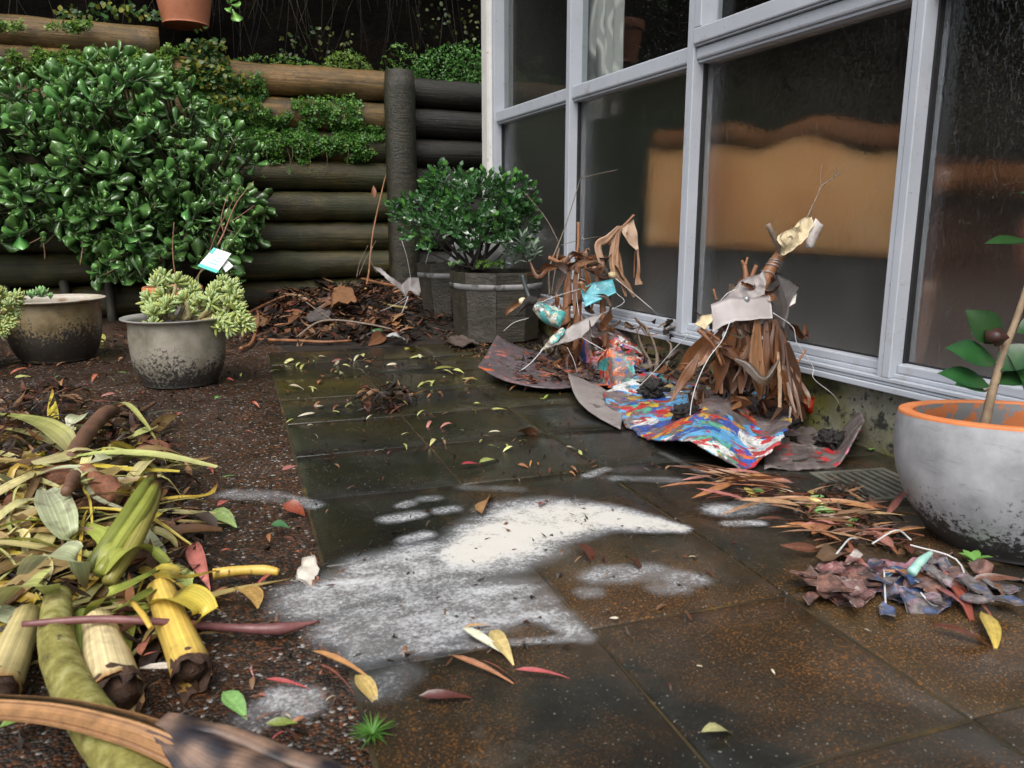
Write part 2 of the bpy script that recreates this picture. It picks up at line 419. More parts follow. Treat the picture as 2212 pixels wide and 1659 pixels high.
def slab_mat():
    m, N, L, b = new_mat('wet_paver')
    co = coords(N, L)
    oi = N.new('ShaderNodeObjectInfo')
    n1 = noise_n(N, L, co, 3.2, 8, 0.65, 0.3); r1 = ramp(N, [(0.28, (0.006, 0.006, 0.005)), (0.48, (0.017, 0.017, 0.014)), (0.72, (0.044, 0.043, 0.036))]); L.new(n1.outputs[0], r1.inputs[0])
    c = r1.outputs[0]
    # rust and ochre bloom: broad patches broken into grains
    nb = noise_n(N, L, co, 2.6, 6, 0.65, 0.5); rb = ramp(N, [(0.46, 0.0), (0.66, 1.0)])
    # rust gathers on the slabs nearest the path edge and in the foreground, algae at the far end
    sp = N.new('ShaderNodeSeparateXYZ'); L.new(co, sp.inputs[0]); mrg = N.new('ShaderNodeMapRange'); mrg.inputs['From Min'].default_value = 0.75; mrg.inputs['From Max'].default_value = 1.25; mrg.inputs['To Min'].default_value = 0.08; mrg.inputs['To Max'].default_value = -0.1; L.new(sp.outputs[1], mrg.inputs[0])
    L.new(math_n(N, L, 'ADD', nb.outputs[0], mrg.outputs[0]), rb.inputs[0])
    ng = noise_n(N, L, co, 300, 4, 0.75); rg = ramp(N, [(0.54, 0.0), (0.62, 1.0)]); L.new(ng.outputs[0], rg.inputs[0])
    k = math_n(N, L, 'MULTIPLY', rb.outputs[0], math_n(N, L, 'MULTIPLY_ADD', rg.outputs[0], 0.75))
    N_last = [n for n in N if n.type == 'MATH' and n.operation == 'MULTIPLY_ADD'][-1]; N_last.inputs[2].default_value = 0.1
    c = mixc(N, L, k, c, (0.3, 0.125, 0.025))
    # algae film
    na = noise_n(N, L, co, 2.3, 5, 0.6); ra = ramp(N, [(0.44, 0.0), (0.7, 0.75)]); L.new(na.outputs[0], ra.inputs[0])
    mra = N.new('ShaderNodeMapRange'); mra.inputs['From Min'].default_value = 1.4; mra.inputs['From Max'].default_value = 2.6; L.new(sp.outputs[1], mra.inputs[0])
    c = mixc(N, L, math_n(N, L, 'MULTIPLY', ra.outputs[0], math_n(N, L, 'ADD', mra.outputs[0], 0.25)), c, (0.075, 0.06, 0.012))
    # pale grit
    nw = noise_n(N, L, co, 260, 2, 0.5); rw = ramp(N, [(0.68, 0.0), (0.74, 1.0)]); L.new(nw.outputs[0], rw.inputs[0])
    c = mixc(N, L, math_n(N, L, 'MULTIPLY', rw.outputs[0], 0.7), c, (0.3, 0.28, 0.24))
    nc = noise_n(N, L, co, 5.5, 6, 0.7, 0.4); rc = ramp(N, [(0.6, 0.0), (0.75, 0.35)]); L.new(nc.outputs[0], rc.inputs[0])
    c = mixc(N, L, rc.outputs[0], c, (0.15, 0.14, 0.12))
    h = N.new('ShaderNodeHueSaturation'); L.new(c, h.inputs['Color'])
    q = N.new('ShaderNodeMath'); q.operation = 'MULTIPLY_ADD'; q.inputs[1].default_value = 0.35; q.inputs[2].default_value = 0.82; L.new(oi.outputs['Random'], q.inputs[0]); L.new(q.outputs[0], h.inputs['Value'])
    L.new(h.outputs[0], b.inputs['Base Color'])
    n3 = noise_n(N, L, co, 4.0, 6, 0.65, 0.4); rr = ramp(N, [(0.32, 0.05), (0.5, 0.16), (0.68, 0.36)]); L.new(n3.outputs[0], rr.inputs[0]); L.new(rr.outputs[0], b.inputs['Roughness'])
    n5 = noise_n(N, L, co, 120, 5, 0.7)
    bump_n(N, L, n5.outputs[0], 0.35, 0.0016, b)
    b.inputs['Specular IOR Level'].default_value = 0.45
    return m
M_agg, M_slab = agg_mat(), slab_mat()
M_soil = nmat('dark_soil', [(0.3, (0.008, 0.006, 0.005)), (0.55, (0.022, 0.014, 0.009)), (0.75, (0.05, 0.028, 0.015))], 14, (0.5, 0.9), 0.9, 45, 0.015)
M_joint = nmat('joint_moss', [(0.35, (0.01, 0.009, 0.005)), (0.55, (0.045, 0.03, 0.008)), (0.7, (0.14, 0.085, 0.016))], 9, (0.5, 0.9), 0.6, 160, 0.003)
M_turf = nmat('yard_earth', [(0.3, (0.03, 0.028, 0.018)), (0.6, (0.06, 0.055, 0.03)), (0.8, (0.07, 0.08, 0.03))], 1.2, (0.7, 0.95), 0.5, 30, 0.02)

g = obj('ground', ([(-300, -300, -0.09), (300, -300, -0.09), (300, 300, -0.09), (-300, 300, -0.09)], [(0, 1, 2, 3)]), M_turf, smooth=False)
g['kind'] = 'structure'
nu, nv = 60, 60
def path_pt(u, v):
    x = -6.5 + 8.02 * u; y = -2.2 + 6.95 * v
    return (x, y, gz(x, y) - 0.004 + 0.0022 * nz((x, y, 0), 3.0))
p = obj('aggregate_path', grid_sheet(path_pt, 120, 100), M_agg); p['kind'] = 'structure'

# paving, turned a few degrees from the house
PO, PA, PS = Vector((0.15, 0.807)), R(-4.0), 0.2935
EX = Vector((math.cos(PA), math.sin(PA))); EY = Vector((-math.sin(PA), math.cos(PA)))
def pav(a, b):
    q = PO + EX * a + EY * b; return q.x, q.y
paving = bpy.data.objects.new('paving', None); COL.objects.link(paving); paving['kind'] = 'structure'; paving.location = (0.8, 1.5, 0)
def jb(u, v):
    x, y = pav(-0.004 + 1.42 * u, -3.0 * PS + 11.02 * PS * v); return (x, y, gz(x, y) + 0.0004 + 0.0006 * nz((x, y, 0), 9))
obj('joint_bed', grid_sheet(jb, 30, 60), M_joint, paving)
for i in range(5):
    for j in range(-3, 8):
        a0, b0 = i * PS, j * PS + (0.03 if i == 0 else 0) * 0 
        rr_ = random.Random(i * 50 + j)
        x0, y0 = pav(a0 + PS / 2, b0 + PS / 2)
        if x0 > 1.6: continue
        gp = 0.0014; n = 6; v = []; f = []
        tx, ty, tz = rr_.uniform(-.002, .002), rr_.uniform(-.002, .002), rr_.uniform(-.0008, .0008)
        da = rr_.uniform(-.004, .004)
        rows = [(-1e-3, -0.02), (0, 0.0015), (0.0025, 0.0042)]
        # top grid with softly rounded, slightly chipped edges
        def tp(u, w):
            e = min(u, 1 - u, w, 1 - w) * PS
            aa = a0 + gp + (PS - 2 * gp) * u; bb = b0 + gp + (PS - 2 * gp) * w + da * (u - .5)
            x, y = pav(aa, bb)
            x += 0.0012 * nz((x, y, 0), 60, 4) * (1 if e < 0.004 else 0); y += 0.0012 * nz((x, y, 0), 60, 8) * (1 if e < 0.004 else 0)
            z = gz(x, y) + 0.0035 + tz + tx * (u - .5) + ty * (w - .5) - (0.0028 if e < 1e-4 else 0.0008 if e < 0.004 else 0)
            return (x, y, z)
        us = [0, 0.012, 0.2, 0.4, 0.6, 0.8, 0.988, 1]
        v = [tp(a, c) for a in us for c in us]; k = len(us)
        f = [(q * k + w, (q + 1) * k + w, (q + 1) * k + w + 1, q * k + w + 1) for q in range(k - 1) for w in range(k - 1)]
        ring = [q * k for q in range(k)] + [(k - 1) * k + w for w in range(1, k)] + [q * k + k - 1 for q in range(k - 2, -1, -1)] + [w for w in range(k - 2, 0, -1)]
        b0_ = len(v); v += [(v[q][0], v[q][1], v[q][2] - 0.02) for q in ring]
        for q in range(len(ring)):
            c = (q + 1) % len(ring); f.append((ring[c], ring[q], b0_ + q, b0_ + c))
        obj('paving_slab', (v, f), M_slab, paving)

def bed(u, v):
    x = 0.3 + 2.6 * u; y = 2.95 + 1.8 * v; return (x, y, bed_z(x, y) - 0.006 + 0.012 * sstep(0.01, 0.03, bed_z(x, y)) + 0.01 * nz((x, y, 0), 9) * sstep(.01, .04, bed_z(x, y)))
o = obj('garden_bed', grid_sheet(bed, 90, 70), M_soil); o['kind'] = 'structure'

# ================================================================== log retaining wall
def log_mat(name, stops, moss=0.4, mosscol=(0.035, 0.042, 0.012)):
    m, N, L, b = new_mat(name)
    co = coords(N, L, 'POS', (0.35, 2.2, 2.2)); n1 = noise_n(N, L, co, 9, 9, 0.7, 0.6); r = ramp(N, stops); L.new(n1.outputs[0], r.inputs[0]); c = r.outputs[0]
    c2 = coords(N, L, 'POS'); n2 = noise_n(N, L, c2, 3.1, 6, 0.65, 0.4); r2 = ramp(N, [(0.4, 0.0), (0.62, moss)]); L.new(n2.outputs[0], r2.inputs[0]); c = mixc(N, L, r2.outputs[0], c, mosscol)
    n4 = noise_n(N, L, c2, 6.5, 7, 0.75, 0.2); r4 = ramp(N, [(0.5, 0.0), (0.7, 0.8)]); L.new(n4.outputs[0], r4.inputs[0]); c = mixc(N, L, r4.outputs[0], c, (0.012, 0.011, 0.007))
    g1 = noise_n(N, L, coords(N, L, 'POS', (0.05, 3, 3)), 26, 8, 0.75); rg_ = ramp(N, [(0.3, 0.45), (0.5, 1.0), (0.7, 1.35)]); L.new(g1.outputs[0], rg_.inputs[0]); c = mixc(N, L, 1.0, c, rg_.outputs[0], 'MULTIPLY')
    n5 = noise_n(N, L, c2, 55, 6, 0.75); r5 = ramp(N, [(0.56, 0.0), (0.66, 0.6)]); L.new(n5.outputs[0], r5.inputs[0]); c = mixc(N, L, r5.outputs[0], c, (0.02, 0.018, 0.01))
    n6 = noise_n(N, L, coords(N, L, 'POS', (0.6, 1, 1.6)), 5.5, 6, 0.7, 0.8); r6 = ramp(N, [(0.55, 0.0), (0.7, moss)]); L.new(n6.outputs[0], r6.inputs[0]); c = mixc(N, L, r6.outputs[0], c, mixc(N, L, 1.0, r.outputs[0], (1.7, 1.6, 1.1), 'MULTIPLY'))
    L.new(c, b.inputs['Base Color'])
    bump_n(N, L, math_n(N, L, 'ADD', g1.outputs[0], math_n(N, L, 'MULTIPLY', n5.outputs[0], 0.5)), 0.8, 0.009, b)
    rr = ramp(N, [(0.35, 0.28), (0.65, 0.6)]); L.new(n2.outputs[0], rr.inputs[0]); L.new(rr.outputs[0], b.inputs['Roughness']); return m
M_log_tan = log_mat('tan_log', [(0.3, (0.05, 0.03, 0.008)), (0.5, (0.16, 0.092, 0.026)), (0.72, (0.27, 0.15, 0.05))], 0.35)
M_log_olive = log_mat('olive_log', [(0.3, (0.014, 0.012, 0.004)), (0.52, (0.048, 0.038, 0.009)), (0.75, (0.125, 0.085, 0.02))], 0.85, (0.024, 0.03, 0.007))
M_log_shaded = log_mat('shaded_log', [(0.3, (0.006, 0.006, 0.005)), (0.55, (0.016, 0.015, 0.012)), (0.75, (0.04, 0.038, 0.033))], 0.35, (0.016, 0.018, 0.008))  # logs right of the post: shade of the house put into the colour
YW = 4.785
wall = empty('retaining_wall', (0.2, YW, 0), 'retaining wall of stacked round timber logs at the back of the yard', 'retaining wall')
for k in range(8):
    z = 0.083 + 0.1705 * k; mt = M_log_tan if k >= 6 else M_log_olive
    dy = rng.uniform(-.012, .012) - 0.006 * k * 0
    pts = [(-5 + 6.36 * t, YW + dy + 0.006 * math.sin(t * 9 + k), z + 0.006 * math.sin(t * 7 + k * 2)) for t in [i / 26 for i in range(27)]]
    obj('log', tube(pts, [0.086, 0.0845], 26, 4, 0.13, k * 3.1, bs=9), mt, wall)
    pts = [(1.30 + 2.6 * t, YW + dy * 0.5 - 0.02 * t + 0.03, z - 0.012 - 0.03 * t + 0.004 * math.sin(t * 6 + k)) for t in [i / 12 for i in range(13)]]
    obj('log', tube(pts, [0.085, 0.085], 22, 3, 0.06, 40 + k * 2.3, bs=6), M_log_shaded, wall)
pts = [(-5 + 5.03 * t, YW + 0.01 + 0.012 * math.sin(t * 8), 1.452 + 0.01 * math.sin(t * 6) - 0.02 * t) for t in [i / 24 for i in range(25)]]
o = obj('log', tube(pts, [0.088, 0.08], 22, 3, 0.1, 77, bs=6), M_log_tan, wall); o['label'] = 'single raised top log, tan and weathered, half under clover'
# upright post: flat-backed round
pv = []; pf = []; PX, PY = 1.287, 4.655
for i in range(15):
    z = -0.05 + 1.405 * i / 14
    for k in range(20):
        a = 2 * math.pi * k / 20; r_ = 0.093 * (1 - 0.03 * (i / 14)) * (0.93 if i == 14 else 1)
        q = (PX + r_ * math.cos(a), PY + r_ * 0.85 * math.sin(a), z)
        d = 1 + 0.05 * nz(q, 5, 2); pv.append((PX + r_ * math.cos(a) * d, PY + r_ * 0.85 * math.sin(a) * d, z + (0.004 * nz(q, 20) if i == 14 else 0)))
for i in range(14):
    for k in range(20): a = i * 20 + k; b_ = i * 20 + (k + 1) % 20; pf.append((a, b_, b_ + 20, a + 20))
pf.append(tuple(range(280, 300)))
M_post = log_mat('post_wood', [(0.3, (0.012, 0.011, 0.007)), (0.55, (0.028, 0.025, 0.014)), (0.75, (0.055, 0.047, 0.028))], 0.7, (0.026, 0.028, 0.011))
obj('post', (pv, pf), M_post, wall)

# ================================================================== bank behind the logs, deep in shade of its overgrowth
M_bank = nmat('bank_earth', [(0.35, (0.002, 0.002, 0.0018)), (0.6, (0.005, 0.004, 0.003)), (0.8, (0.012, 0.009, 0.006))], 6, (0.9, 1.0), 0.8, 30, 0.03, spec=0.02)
def bank(u, v):
    x = -7 + 12 * u
    prof = smooth_path([(0, 4.83, -0.2), (0, 4.83, 0.6), (0, 4.82, 1.25), (0, 4.93, 1.34), (0, 5.1, 1.42), (0, 5.22, 1.75), (0, 5.3, 2.3), (0, 5.6, 2.9), (0, 7, 3.4), (0, 12, 3.8), (0, 40, 4.0)], 6)
    k = v * (len(prof) - 1); i = min(int(k), len(prof) - 2); q = prof[i].lerp(prof[i + 1], k - i)
    up = 0.15 * (1 - sstep(-0.2, 0.3, x)) * sstep(1.3, 1.4, q.z) * (1 if q.y < 5.15 else 1)
    w = sstep(4.9, 5.2, q.y)
    if q.z < 1.2: return (x, q.y, q.z)
    return (x, q.y + w * 0.12 * nz((x, q.y, q.z), 1.6) + 0.03 * w * nz((x, q.y, q.z), 7), q.z + up + w * 0.05 * nz((x, q.y, q.z), 3) + 0.015 * nz((x, q.y, q.z), 8))
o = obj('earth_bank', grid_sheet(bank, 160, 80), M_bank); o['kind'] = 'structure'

# ================================================================== house
M_alu = nmat('powder_coated_frame', [(0.3, (0.40, 0.43, 0.48)), (0.7, (0.47, 0.50, 0.55))], 5, (0.32, 0.45), 0.05, 200, 0.0005, specks=((90, 0.66, 0.72, (0.25, 0.24, 0.22)), (14, 0.62, 0.8, (0.33, 0.33, 0.33))))
M_whitepost = nmat('flaking_white_paint', [(0.3, (0.55, 0.54, 0.51)), (0.7, (0.68, 0.67, 0.64))], 9, (0.5, 0.7), 0.2, 70, 0.002, specks=((55, 0.64, 0.7, (0.3, 0.25, 0.2)),))
M_footing = nmat('mossy_concrete', [(0.3, (0.10, 0.10, 0.075)), (0.5, (0.24, 0.23, 0.18)), (0.7, (0.36, 0.34, 0.28))], 9, (0.6, 0.9), 0.7, 60, 0.006, specks=((3.4, 0.40, 0.58, (0.15, 0.15, 0.035)), (9, 0.5, 0.66, (0.05, 0.05, 0.03)), (24, 0.54, 0.64, (0.025, 0.025, 0.02)), (60, 0.6, 0.66, (0.02, 0.02, 0.018))))
M_wallp = nmat('rendered_wall', [(0.3, (0.35, 0.32, 0.27)), (0.7, (0.45, 0.42, 0.36))], 4, (0.7, 0.9), 0.3, 80, 0.003)
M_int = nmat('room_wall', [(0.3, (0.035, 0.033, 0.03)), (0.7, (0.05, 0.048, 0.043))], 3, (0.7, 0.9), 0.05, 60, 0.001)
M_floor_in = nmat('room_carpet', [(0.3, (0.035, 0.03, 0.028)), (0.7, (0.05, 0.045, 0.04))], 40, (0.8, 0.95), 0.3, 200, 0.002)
M_roof = nmat('roof_sheet', [(0.3, (0.12, 0.12, 0.12)), (0.7, (0.16, 0.16, 0.15))], 4, (0.5, 0.7), 0.1, 40, 0.002)
house = empty('house', (1.6, 1.5, 0), 'house wall of grey framed windows on a low mossy concrete footing', 'house')
XG = 1.530
Y_END, Y_NEAR = 3.665, -2.4
mull = [2.897, 2.092, 1.290, 0.488, -0.314, -1.116, -1.918]
HEAD = 1.86
def hb(name, b_, mat=M_alu, w=0.0025):
    o = obj(name, box(*b_), mat, house, smooth=False)
    if w: bevel(o, w, 2)
    return o
# footing, uneven concrete
def foot(u, v):
    y = Y_NEAR + (3.81 - Y_NEAR) * u; k = v
    if k < 0.75: z = -0.12 + (0.128 + 0.12) * k / 0.75; x = 1.516 - 0.006 * sstep(0.1, -0.04, z)
    else: z = 0.128; x = 1.516 + 0.2 * (k - 0.75) / 0.25
    return (x + 0.004 * nz((0, y, z), 14) + 0.002 * nz((0, y, z), 50), y, z)
obj('footing', grid_sheet(foot, 260, 16), M_footing, house)
hb('sill', (1.474, 1.56, Y_NEAR, Y_END, 0.119, 0.1335))
hb('sill', (1.482, 1.56, Y_NEAR, Y_END, 0.135, 0.1415), w=0.001)
hb('sill', (1.4785, 1.56, Y_NEAR, Y_END, 0.143, 0.1515), w=0.0015)
hb('sill_upstand', (1.495, 1.56, Y_NEAR, Y_END, 0.1515, 0.162))
prev = Y_END
for bi, ym in enumerate(mull + [None]):
    y1 = prev; y0 = (ym + 0.0185) if ym is not None else Y_NEAR
    if ym is not None:
        # mullion: two faces with a groove between
        hb('mullion', (1.478, 1.556, ym - 0.0185, ym + 0.003, 0.1516, HEAD))
        hb('mullion', (1.4805, 1.556, ym + 0.0048, ym + 0.0185, 0.1516, HEAD), w=0.0015)
    t0, t1 = (0.972, 1.022) if bi < 2 else (0.976, 1.010)
    hb('bottom_rail', (1.499, 1.556, y0, y1, 0.162, 0.1845), w=0.004)
    hb('transom', (1.487, 1.556, y0, y1, t0, t1), w=0.006)
    hb('transom', (1.4955, 1.556, y0, y1, t0 - 0.008, t0 - 0.001), w=0.001)
    up0 = t1
    if bi >= 2:      # hung sash above the transom
        hb('sash_rail', (1.472, 1.55, y0 + 0.002, y1 - 0.002, 1.017, 1.062), w=0.004)
        hb('sash_rail', (1.478, 1.55, y0 + 0.002, y1 - 0.002, 1.0115, 1.016), w=0.001)
        hb('sash_stile', (1.4735, 1.55, y1 - 0.034, y1 - 0.002, 1.0622, HEAD - 0.03), w=0.003)
        hb('sash_stile', (1.4735, 1.55, y0 + 0.002, y0 + 0.034, 1.0622, HEAD - 0.03), w=0.003)
        up0 = 1.058
    bays = (y0, y1, t0, up0)
    # glazing bead: dark gasket
    prev = (ym - 0.0185) if ym is not None else None
    house_b = house.get('_', None)
    if bi == 0: BAYS = []
    BAYS.append(bays)
hb('head_rail', (1.478, 1.556, Y_NEAR, Y_END, HEAD, HEAD + 0.05))
hb('jamb', (1.478, 1.556, Y_END, Y_END + 0.03, 0.1516, HEAD + 0.05))
# white corner board, worn round
o = hb('corner_post', (1.462, 1.60, 3.70, 3.81, -0.02, 2.15), M_whitepost, 0.022)
hb('wall_panel', (1.50, 1.72, Y_NEAR, 3.70, HEAD + 0.05, 2.2), M_wallp, 0.004)
hb('end_wall', (1.60, 5.0, 3.72, 3.80, -0.1, 2.2), M_wallp, 0)
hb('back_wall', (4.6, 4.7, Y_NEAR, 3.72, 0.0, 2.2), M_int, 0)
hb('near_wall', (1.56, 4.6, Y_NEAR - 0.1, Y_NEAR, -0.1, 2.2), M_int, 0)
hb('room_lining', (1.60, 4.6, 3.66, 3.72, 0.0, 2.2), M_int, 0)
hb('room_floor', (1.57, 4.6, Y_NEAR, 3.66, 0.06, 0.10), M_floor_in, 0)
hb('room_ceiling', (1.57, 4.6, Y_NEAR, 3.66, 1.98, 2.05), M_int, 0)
rf = hb('roof', (1.42, 5.2, Y_NEAR - 0.3, 4.0, 2.2, 2.26), M_roof, 0.005)
obj('gutter', tube([(1.39, Y_NEAR - .3, 2.2), (1.39, 0.5, 2.2), (1.39, 4.0, 2.2)], 0.05, 12, 6), M_alu, rf)

def glass_mat(name, obscure):
    m, N, L, b = new_mat(name); N.remove(b); out = N['Material Output']
    lw = N.new('ShaderNodeLayerWeight'); lw.inputs['Blend'].default_value = 0.5
    p5 = math_n(N, L, 'POWER', lw.outputs['Facing'], 4.5)
    k = math_n(N, L, 'MULTIPLY_ADD', p5, 0.9 if obscure else 0.5); N[k.node.name].inputs[2].default_value = 0.045 if obscure else 0.02
    gl = N.new('ShaderNodeBsdfAnisotropic' if False else 'ShaderNodeBsdfGlossy'); gl.inputs['Roughness'].default_value = 0.09 if obscure else 0.012
    co = coords(N, L)
    if obscure:
        th = N.new('ShaderNodeBsdfRefraction'); th.inputs['IOR'].default_value = 1.12; th.inputs['Roughness'].default_value = 0.28; th.inputs['Color'].default_value = (0.97, 0.98, 0.98, 1)
        vo = N.new('ShaderNodeTexVoronoi'); vo.feature = 'SMOOTH_F1'; vo.inputs['Scale'].default_value = 95
        mp = N.new('ShaderNodeMapping'); mp.inputs['Scale'].default_value = (1, 1, 0.62); L.new(co, mp.inputs[0])
        nd = noise_n(N, L, mp.outputs[0], 30, 3, 0.5); L.new(mixc(N, L, 0.06, mp.outputs[0], nd.outputs['Color']), vo.inputs['Vector'])
        bp = N.new('ShaderNodeBump'); bp.inputs['Strength'].default_value = 0.8; bp.inputs['Distance'].default_value = 0.0016; L.new(vo.outputs['Distance'], bp.inputs['Height'])
        for q in (gl, th): L.new(bp.outputs[0], q.inputs['Normal'])
    else:
        th = N.new('ShaderNodeBsdfTransparent'); th.inputs['Color'].default_value = (0.86, 0.88, 0.87, 1)
    mx = N.new('ShaderNodeMixShader'); L.new(k, mx.inputs[0]); L.new(th.outputs[0], mx.inputs[1]); L.new(gl.outputs[0], mx.inputs[2])
    # dust and dried rain spots
    df = N.new('ShaderNodeBsdfDiffuse'); df.inputs['Color'].default_value = (0.42, 0.41, 0.39, 1)
    ns = noise_n(N, L, co, 330 if obscure else 260, 1, 0.4); rs = ramp(N, [(0.73, 0.0), (0.78, 0.8)]); L.new(ns.outputs[0], rs.inputs[0])
    nf = noise_n(N, L, co, 6, 5, 0.6); rf_ = ramp(N, [(0.35, 0.003 if obscure else 0.001), (0.75, 0.018 if obscure else 0.004)]); L.new(nf.outputs[0], rf_.inputs[0])
    # splash dirt near the sill
    sz = N.new('ShaderNodeSeparateXYZ'); L.new(co, sz.inputs[0]); mr = N.new('ShaderNodeMapRange'); mr.inputs['From Min'].default_value = 0.42; mr.inputs['From Max'].default_value = 0.18; mr.inputs['To Min'].default_value = 0.0; mr.inputs['To Max'].default_value = 0.15 if obscure else 0.0; L.new(sz.outputs[2], mr.inputs[0])
    dd = math_n(N, L, 'ADD', math_n(N, L, 'MAXIMUM', rs.outputs[0], rf_.outputs[0]), math_n(N, L, 'MULTIPLY', mr.outputs[0], math_n(N, L, 'ADD', nf.outputs[0], 0.2)), True)
    m2 = N.new('ShaderNodeMixShader'); L.new(dd, m2.inputs[0]); L.new(mx.outputs[0], m2.inputs[1]); L.new(df.outputs[0], m2.inputs[2])
    L.new(m2.outputs[0], out.inputs['Surface']); return m
M_glass, M_obscure = glass_mat('clear_glass', False), glass_mat('obscure_glass', True)
M_gasket = nmat('black_gasket', [(0.3, (0.012, 0.012, 0.014)), (0.7, (0.02, 0.02, 0.022))], 20, (0.5, 0.7), 0, 50)
for (y0, y1, t0, up0) in BAYS:
    a = obj('pane', box(XG, XG + 0.005, y0 + 0.001, y1 - 0.001, 0.183, t0 - 0.007), M_obscure, house, smooth=False); a['label'] = 'rippled obscure glass pane'
    obj('pane', box(XG, XG + 0.005, y0 + 0.001, y1 - 0.001, up0 - 0.002, HEAD + 0.002), M_glass, house, smooth=False)
    obj('gasket', box(1.515, 1.5295, y1 - 0.006, y1 - 0.0005, 0.1850, t0 - 0.0085), M_gasket, house, smooth=False)
    obj('gasket', box(1.523, 1.5295, y0 + 0.001, y1 - 0.0065, 0.1848, 0.1885), M_gasket, house, smooth=False)

# ------------------------------------------------------------------ things inside the room
M_tan = nmat('tan_upholstery', [(0.34, (0.54, 0.31, 0.14)), (0.5, (0.55, 0.28, 0.105)), (0.66, (0.5, 0.19, 0.06))], 1.5, (0.7, 0.9), 0.2, 90, 0.002)
M_crest = nmat('carved_red_brown_wood', [(0.3, (0.10, 0.035, 0.014)), (0.7, (0.24, 0.09, 0.03))], 6, (0.25, 0.45), 0.2, 50, 0.002)
XS = 1.70
sofa = empty('sofa', (XS + 0.3, 2.1, 0.1), 'tan camel-backed sofa with carved wooden crest behind the obscure glass', 'sofa')
low = [(1405, 318), (1440, 325), (1520, 318), (1560, 310), (1600, 318), (1650, 322), (1690, 304), (1740, 292), (1800, 306), (1850, 325), (1900, 333), (1930, 330), (1960, 334)]
crest = [WX(x, y, XS) for x, y in low]
back_v = []; back_f = []; Pth = smooth_path(crest, 5); NB = len(Pth); nz_ = 10
for i, q in enumerate(Pth):
    for j in range(nz_ + 1):
        t = j / nz_; z = 0.41 + (q.z - 0.41) * t
        bul = 0.03 * math.sin(math.pi * t) * math.sin(math.pi * min(1, max(0, i / (NB - 1))))**0.3
        back_v.append((XS - bul, q.y, z))
for i in range(NB - 1):
    for j in range(nz_): a = i * (nz_ + 1) + j; back_f.append((a, a + 1, a + nz_ + 2, a + nz_ + 1))
n0 = len(back_v); back_v += [(XS + 0.14, y, z) for (x, y, z) in back_v]
back_f += [tuple(k + n0 for k in reversed(q)) for q in back_f]
for i in range(NB - 1):
    for j in (0, nz_): a = i * (nz_ + 1) + j; back_f.append((a, a + nz_ + 1, a + nz_ + 1 + n0, a + n0))
for j in range(nz_):
    for i in (0, NB - 1): a = i * (nz_ + 1) + j; back_f.append((a, a + 1, a + 1 + n0, a + n0))
obj('back', (back_v, back_f), M_tan, sofa)
obj('crest_rail', tube([(XS + 0.04, q.y, q.z + 0.03 + 0.012 * math.sin(i * 0.8)) for i, q in enumerate(crest)], 0.033, 12, 6), M_crest, sofa)
M_under = nmat('dark_underside', [(0.3, (0.007, 0.007, 0.008)), (0.7, (0.012, 0.012, 0.013))], 8, (.8, .95), 0, 50)
obj('bottom_rail', box(XS - 0.01, XS + 0.12, crest[-1].y, crest[0].y, 0.12, 0.405), M_under, sofa, False)
obj('seat', box(XS + 0.10, XS + 0.62, crest[-1].y, crest[0].y, 0.27, 0.46), M_tan, sofa, False)
obj('end_panel', box(XS - 0.015, XS + 0.66, crest[-1].y - 0.03, crest[-1].y - 0.002, 0.11, 0.66), nmat('red_brown_end', [(0.3, (0.07, 0.022, 0.012)), (0.7, (0.12, 0.04, 0.022))], 6, (.5, .7), .1, 50), sofa, False)
for yy in (crest[0].y + 0.03, crest[-1].y - 0.07):
    obj('arm', tube([(XS + 0.02, yy, 0.6), (XS + 0.3, yy, 0.6), (XS + 0.58, yy, 0.56), (XS + 0.62, yy, 0.4)], [0.035, 0.05, 0.06, 0.05], 10, 5), M_crest, sofa)
    obj('leg', tube([(XS + 0.04, yy, 0.36), (XS + 0.03, yy, 0.22), (XS, yy, 0.1)], [0.03, 0.024, 0.02], 8, 4), M_crest, sofa)
    obj('leg', tube([(XS + 0.56, yy, 0.36), (XS + 0.57, yy, 0.22), (XS + 0.6, yy, 0.1)], [0.03, 0.024, 0.02], 8, 4), M_crest, sofa)
# terracotta coloured chair nearer
M_rust = nmat('rust_red_upholstery', [(0.3, (0.10, 0.026, 0.014)), (0.7, (0.16, 0.042, 0.022))], 4, (0.6, 0.85), 0.2, 90, 0.002)
ch = empty('armchair', (2.0, 1.05, 0.1), 'rust red armchair behind the nearest obscure pane', 'armchair')
bk = grid_sheet(lambda u, v: (1.80 + 0.05 * (v - .5) ** 2 - 0.02 * math.sin(math.pi * u), 0.62 + 0.55 * u, 0.40 + v * (0.06 + 0.07 * math.sin(math.pi * min(1, u * 1.05)) ** 0.5)), 16, 8, 0.09)
obj('back', bk, M_rust, ch)
obj('seat', box(1.87, 2.35, 0.64, 1.15, 0.28, 0.44), M_rust, ch, False)
for (x_, y_) in ((1.86, 0.68), (1.86, 1.11), (2.3, 0.68), (2.3, 1.11)):
    obj('leg', tube([(x_, y_, 0.285), (x_, y_, 0.19), (x_, y_, 0.1)], [0.025, 0.022, 0.018], 8, 2), M_crest, ch)
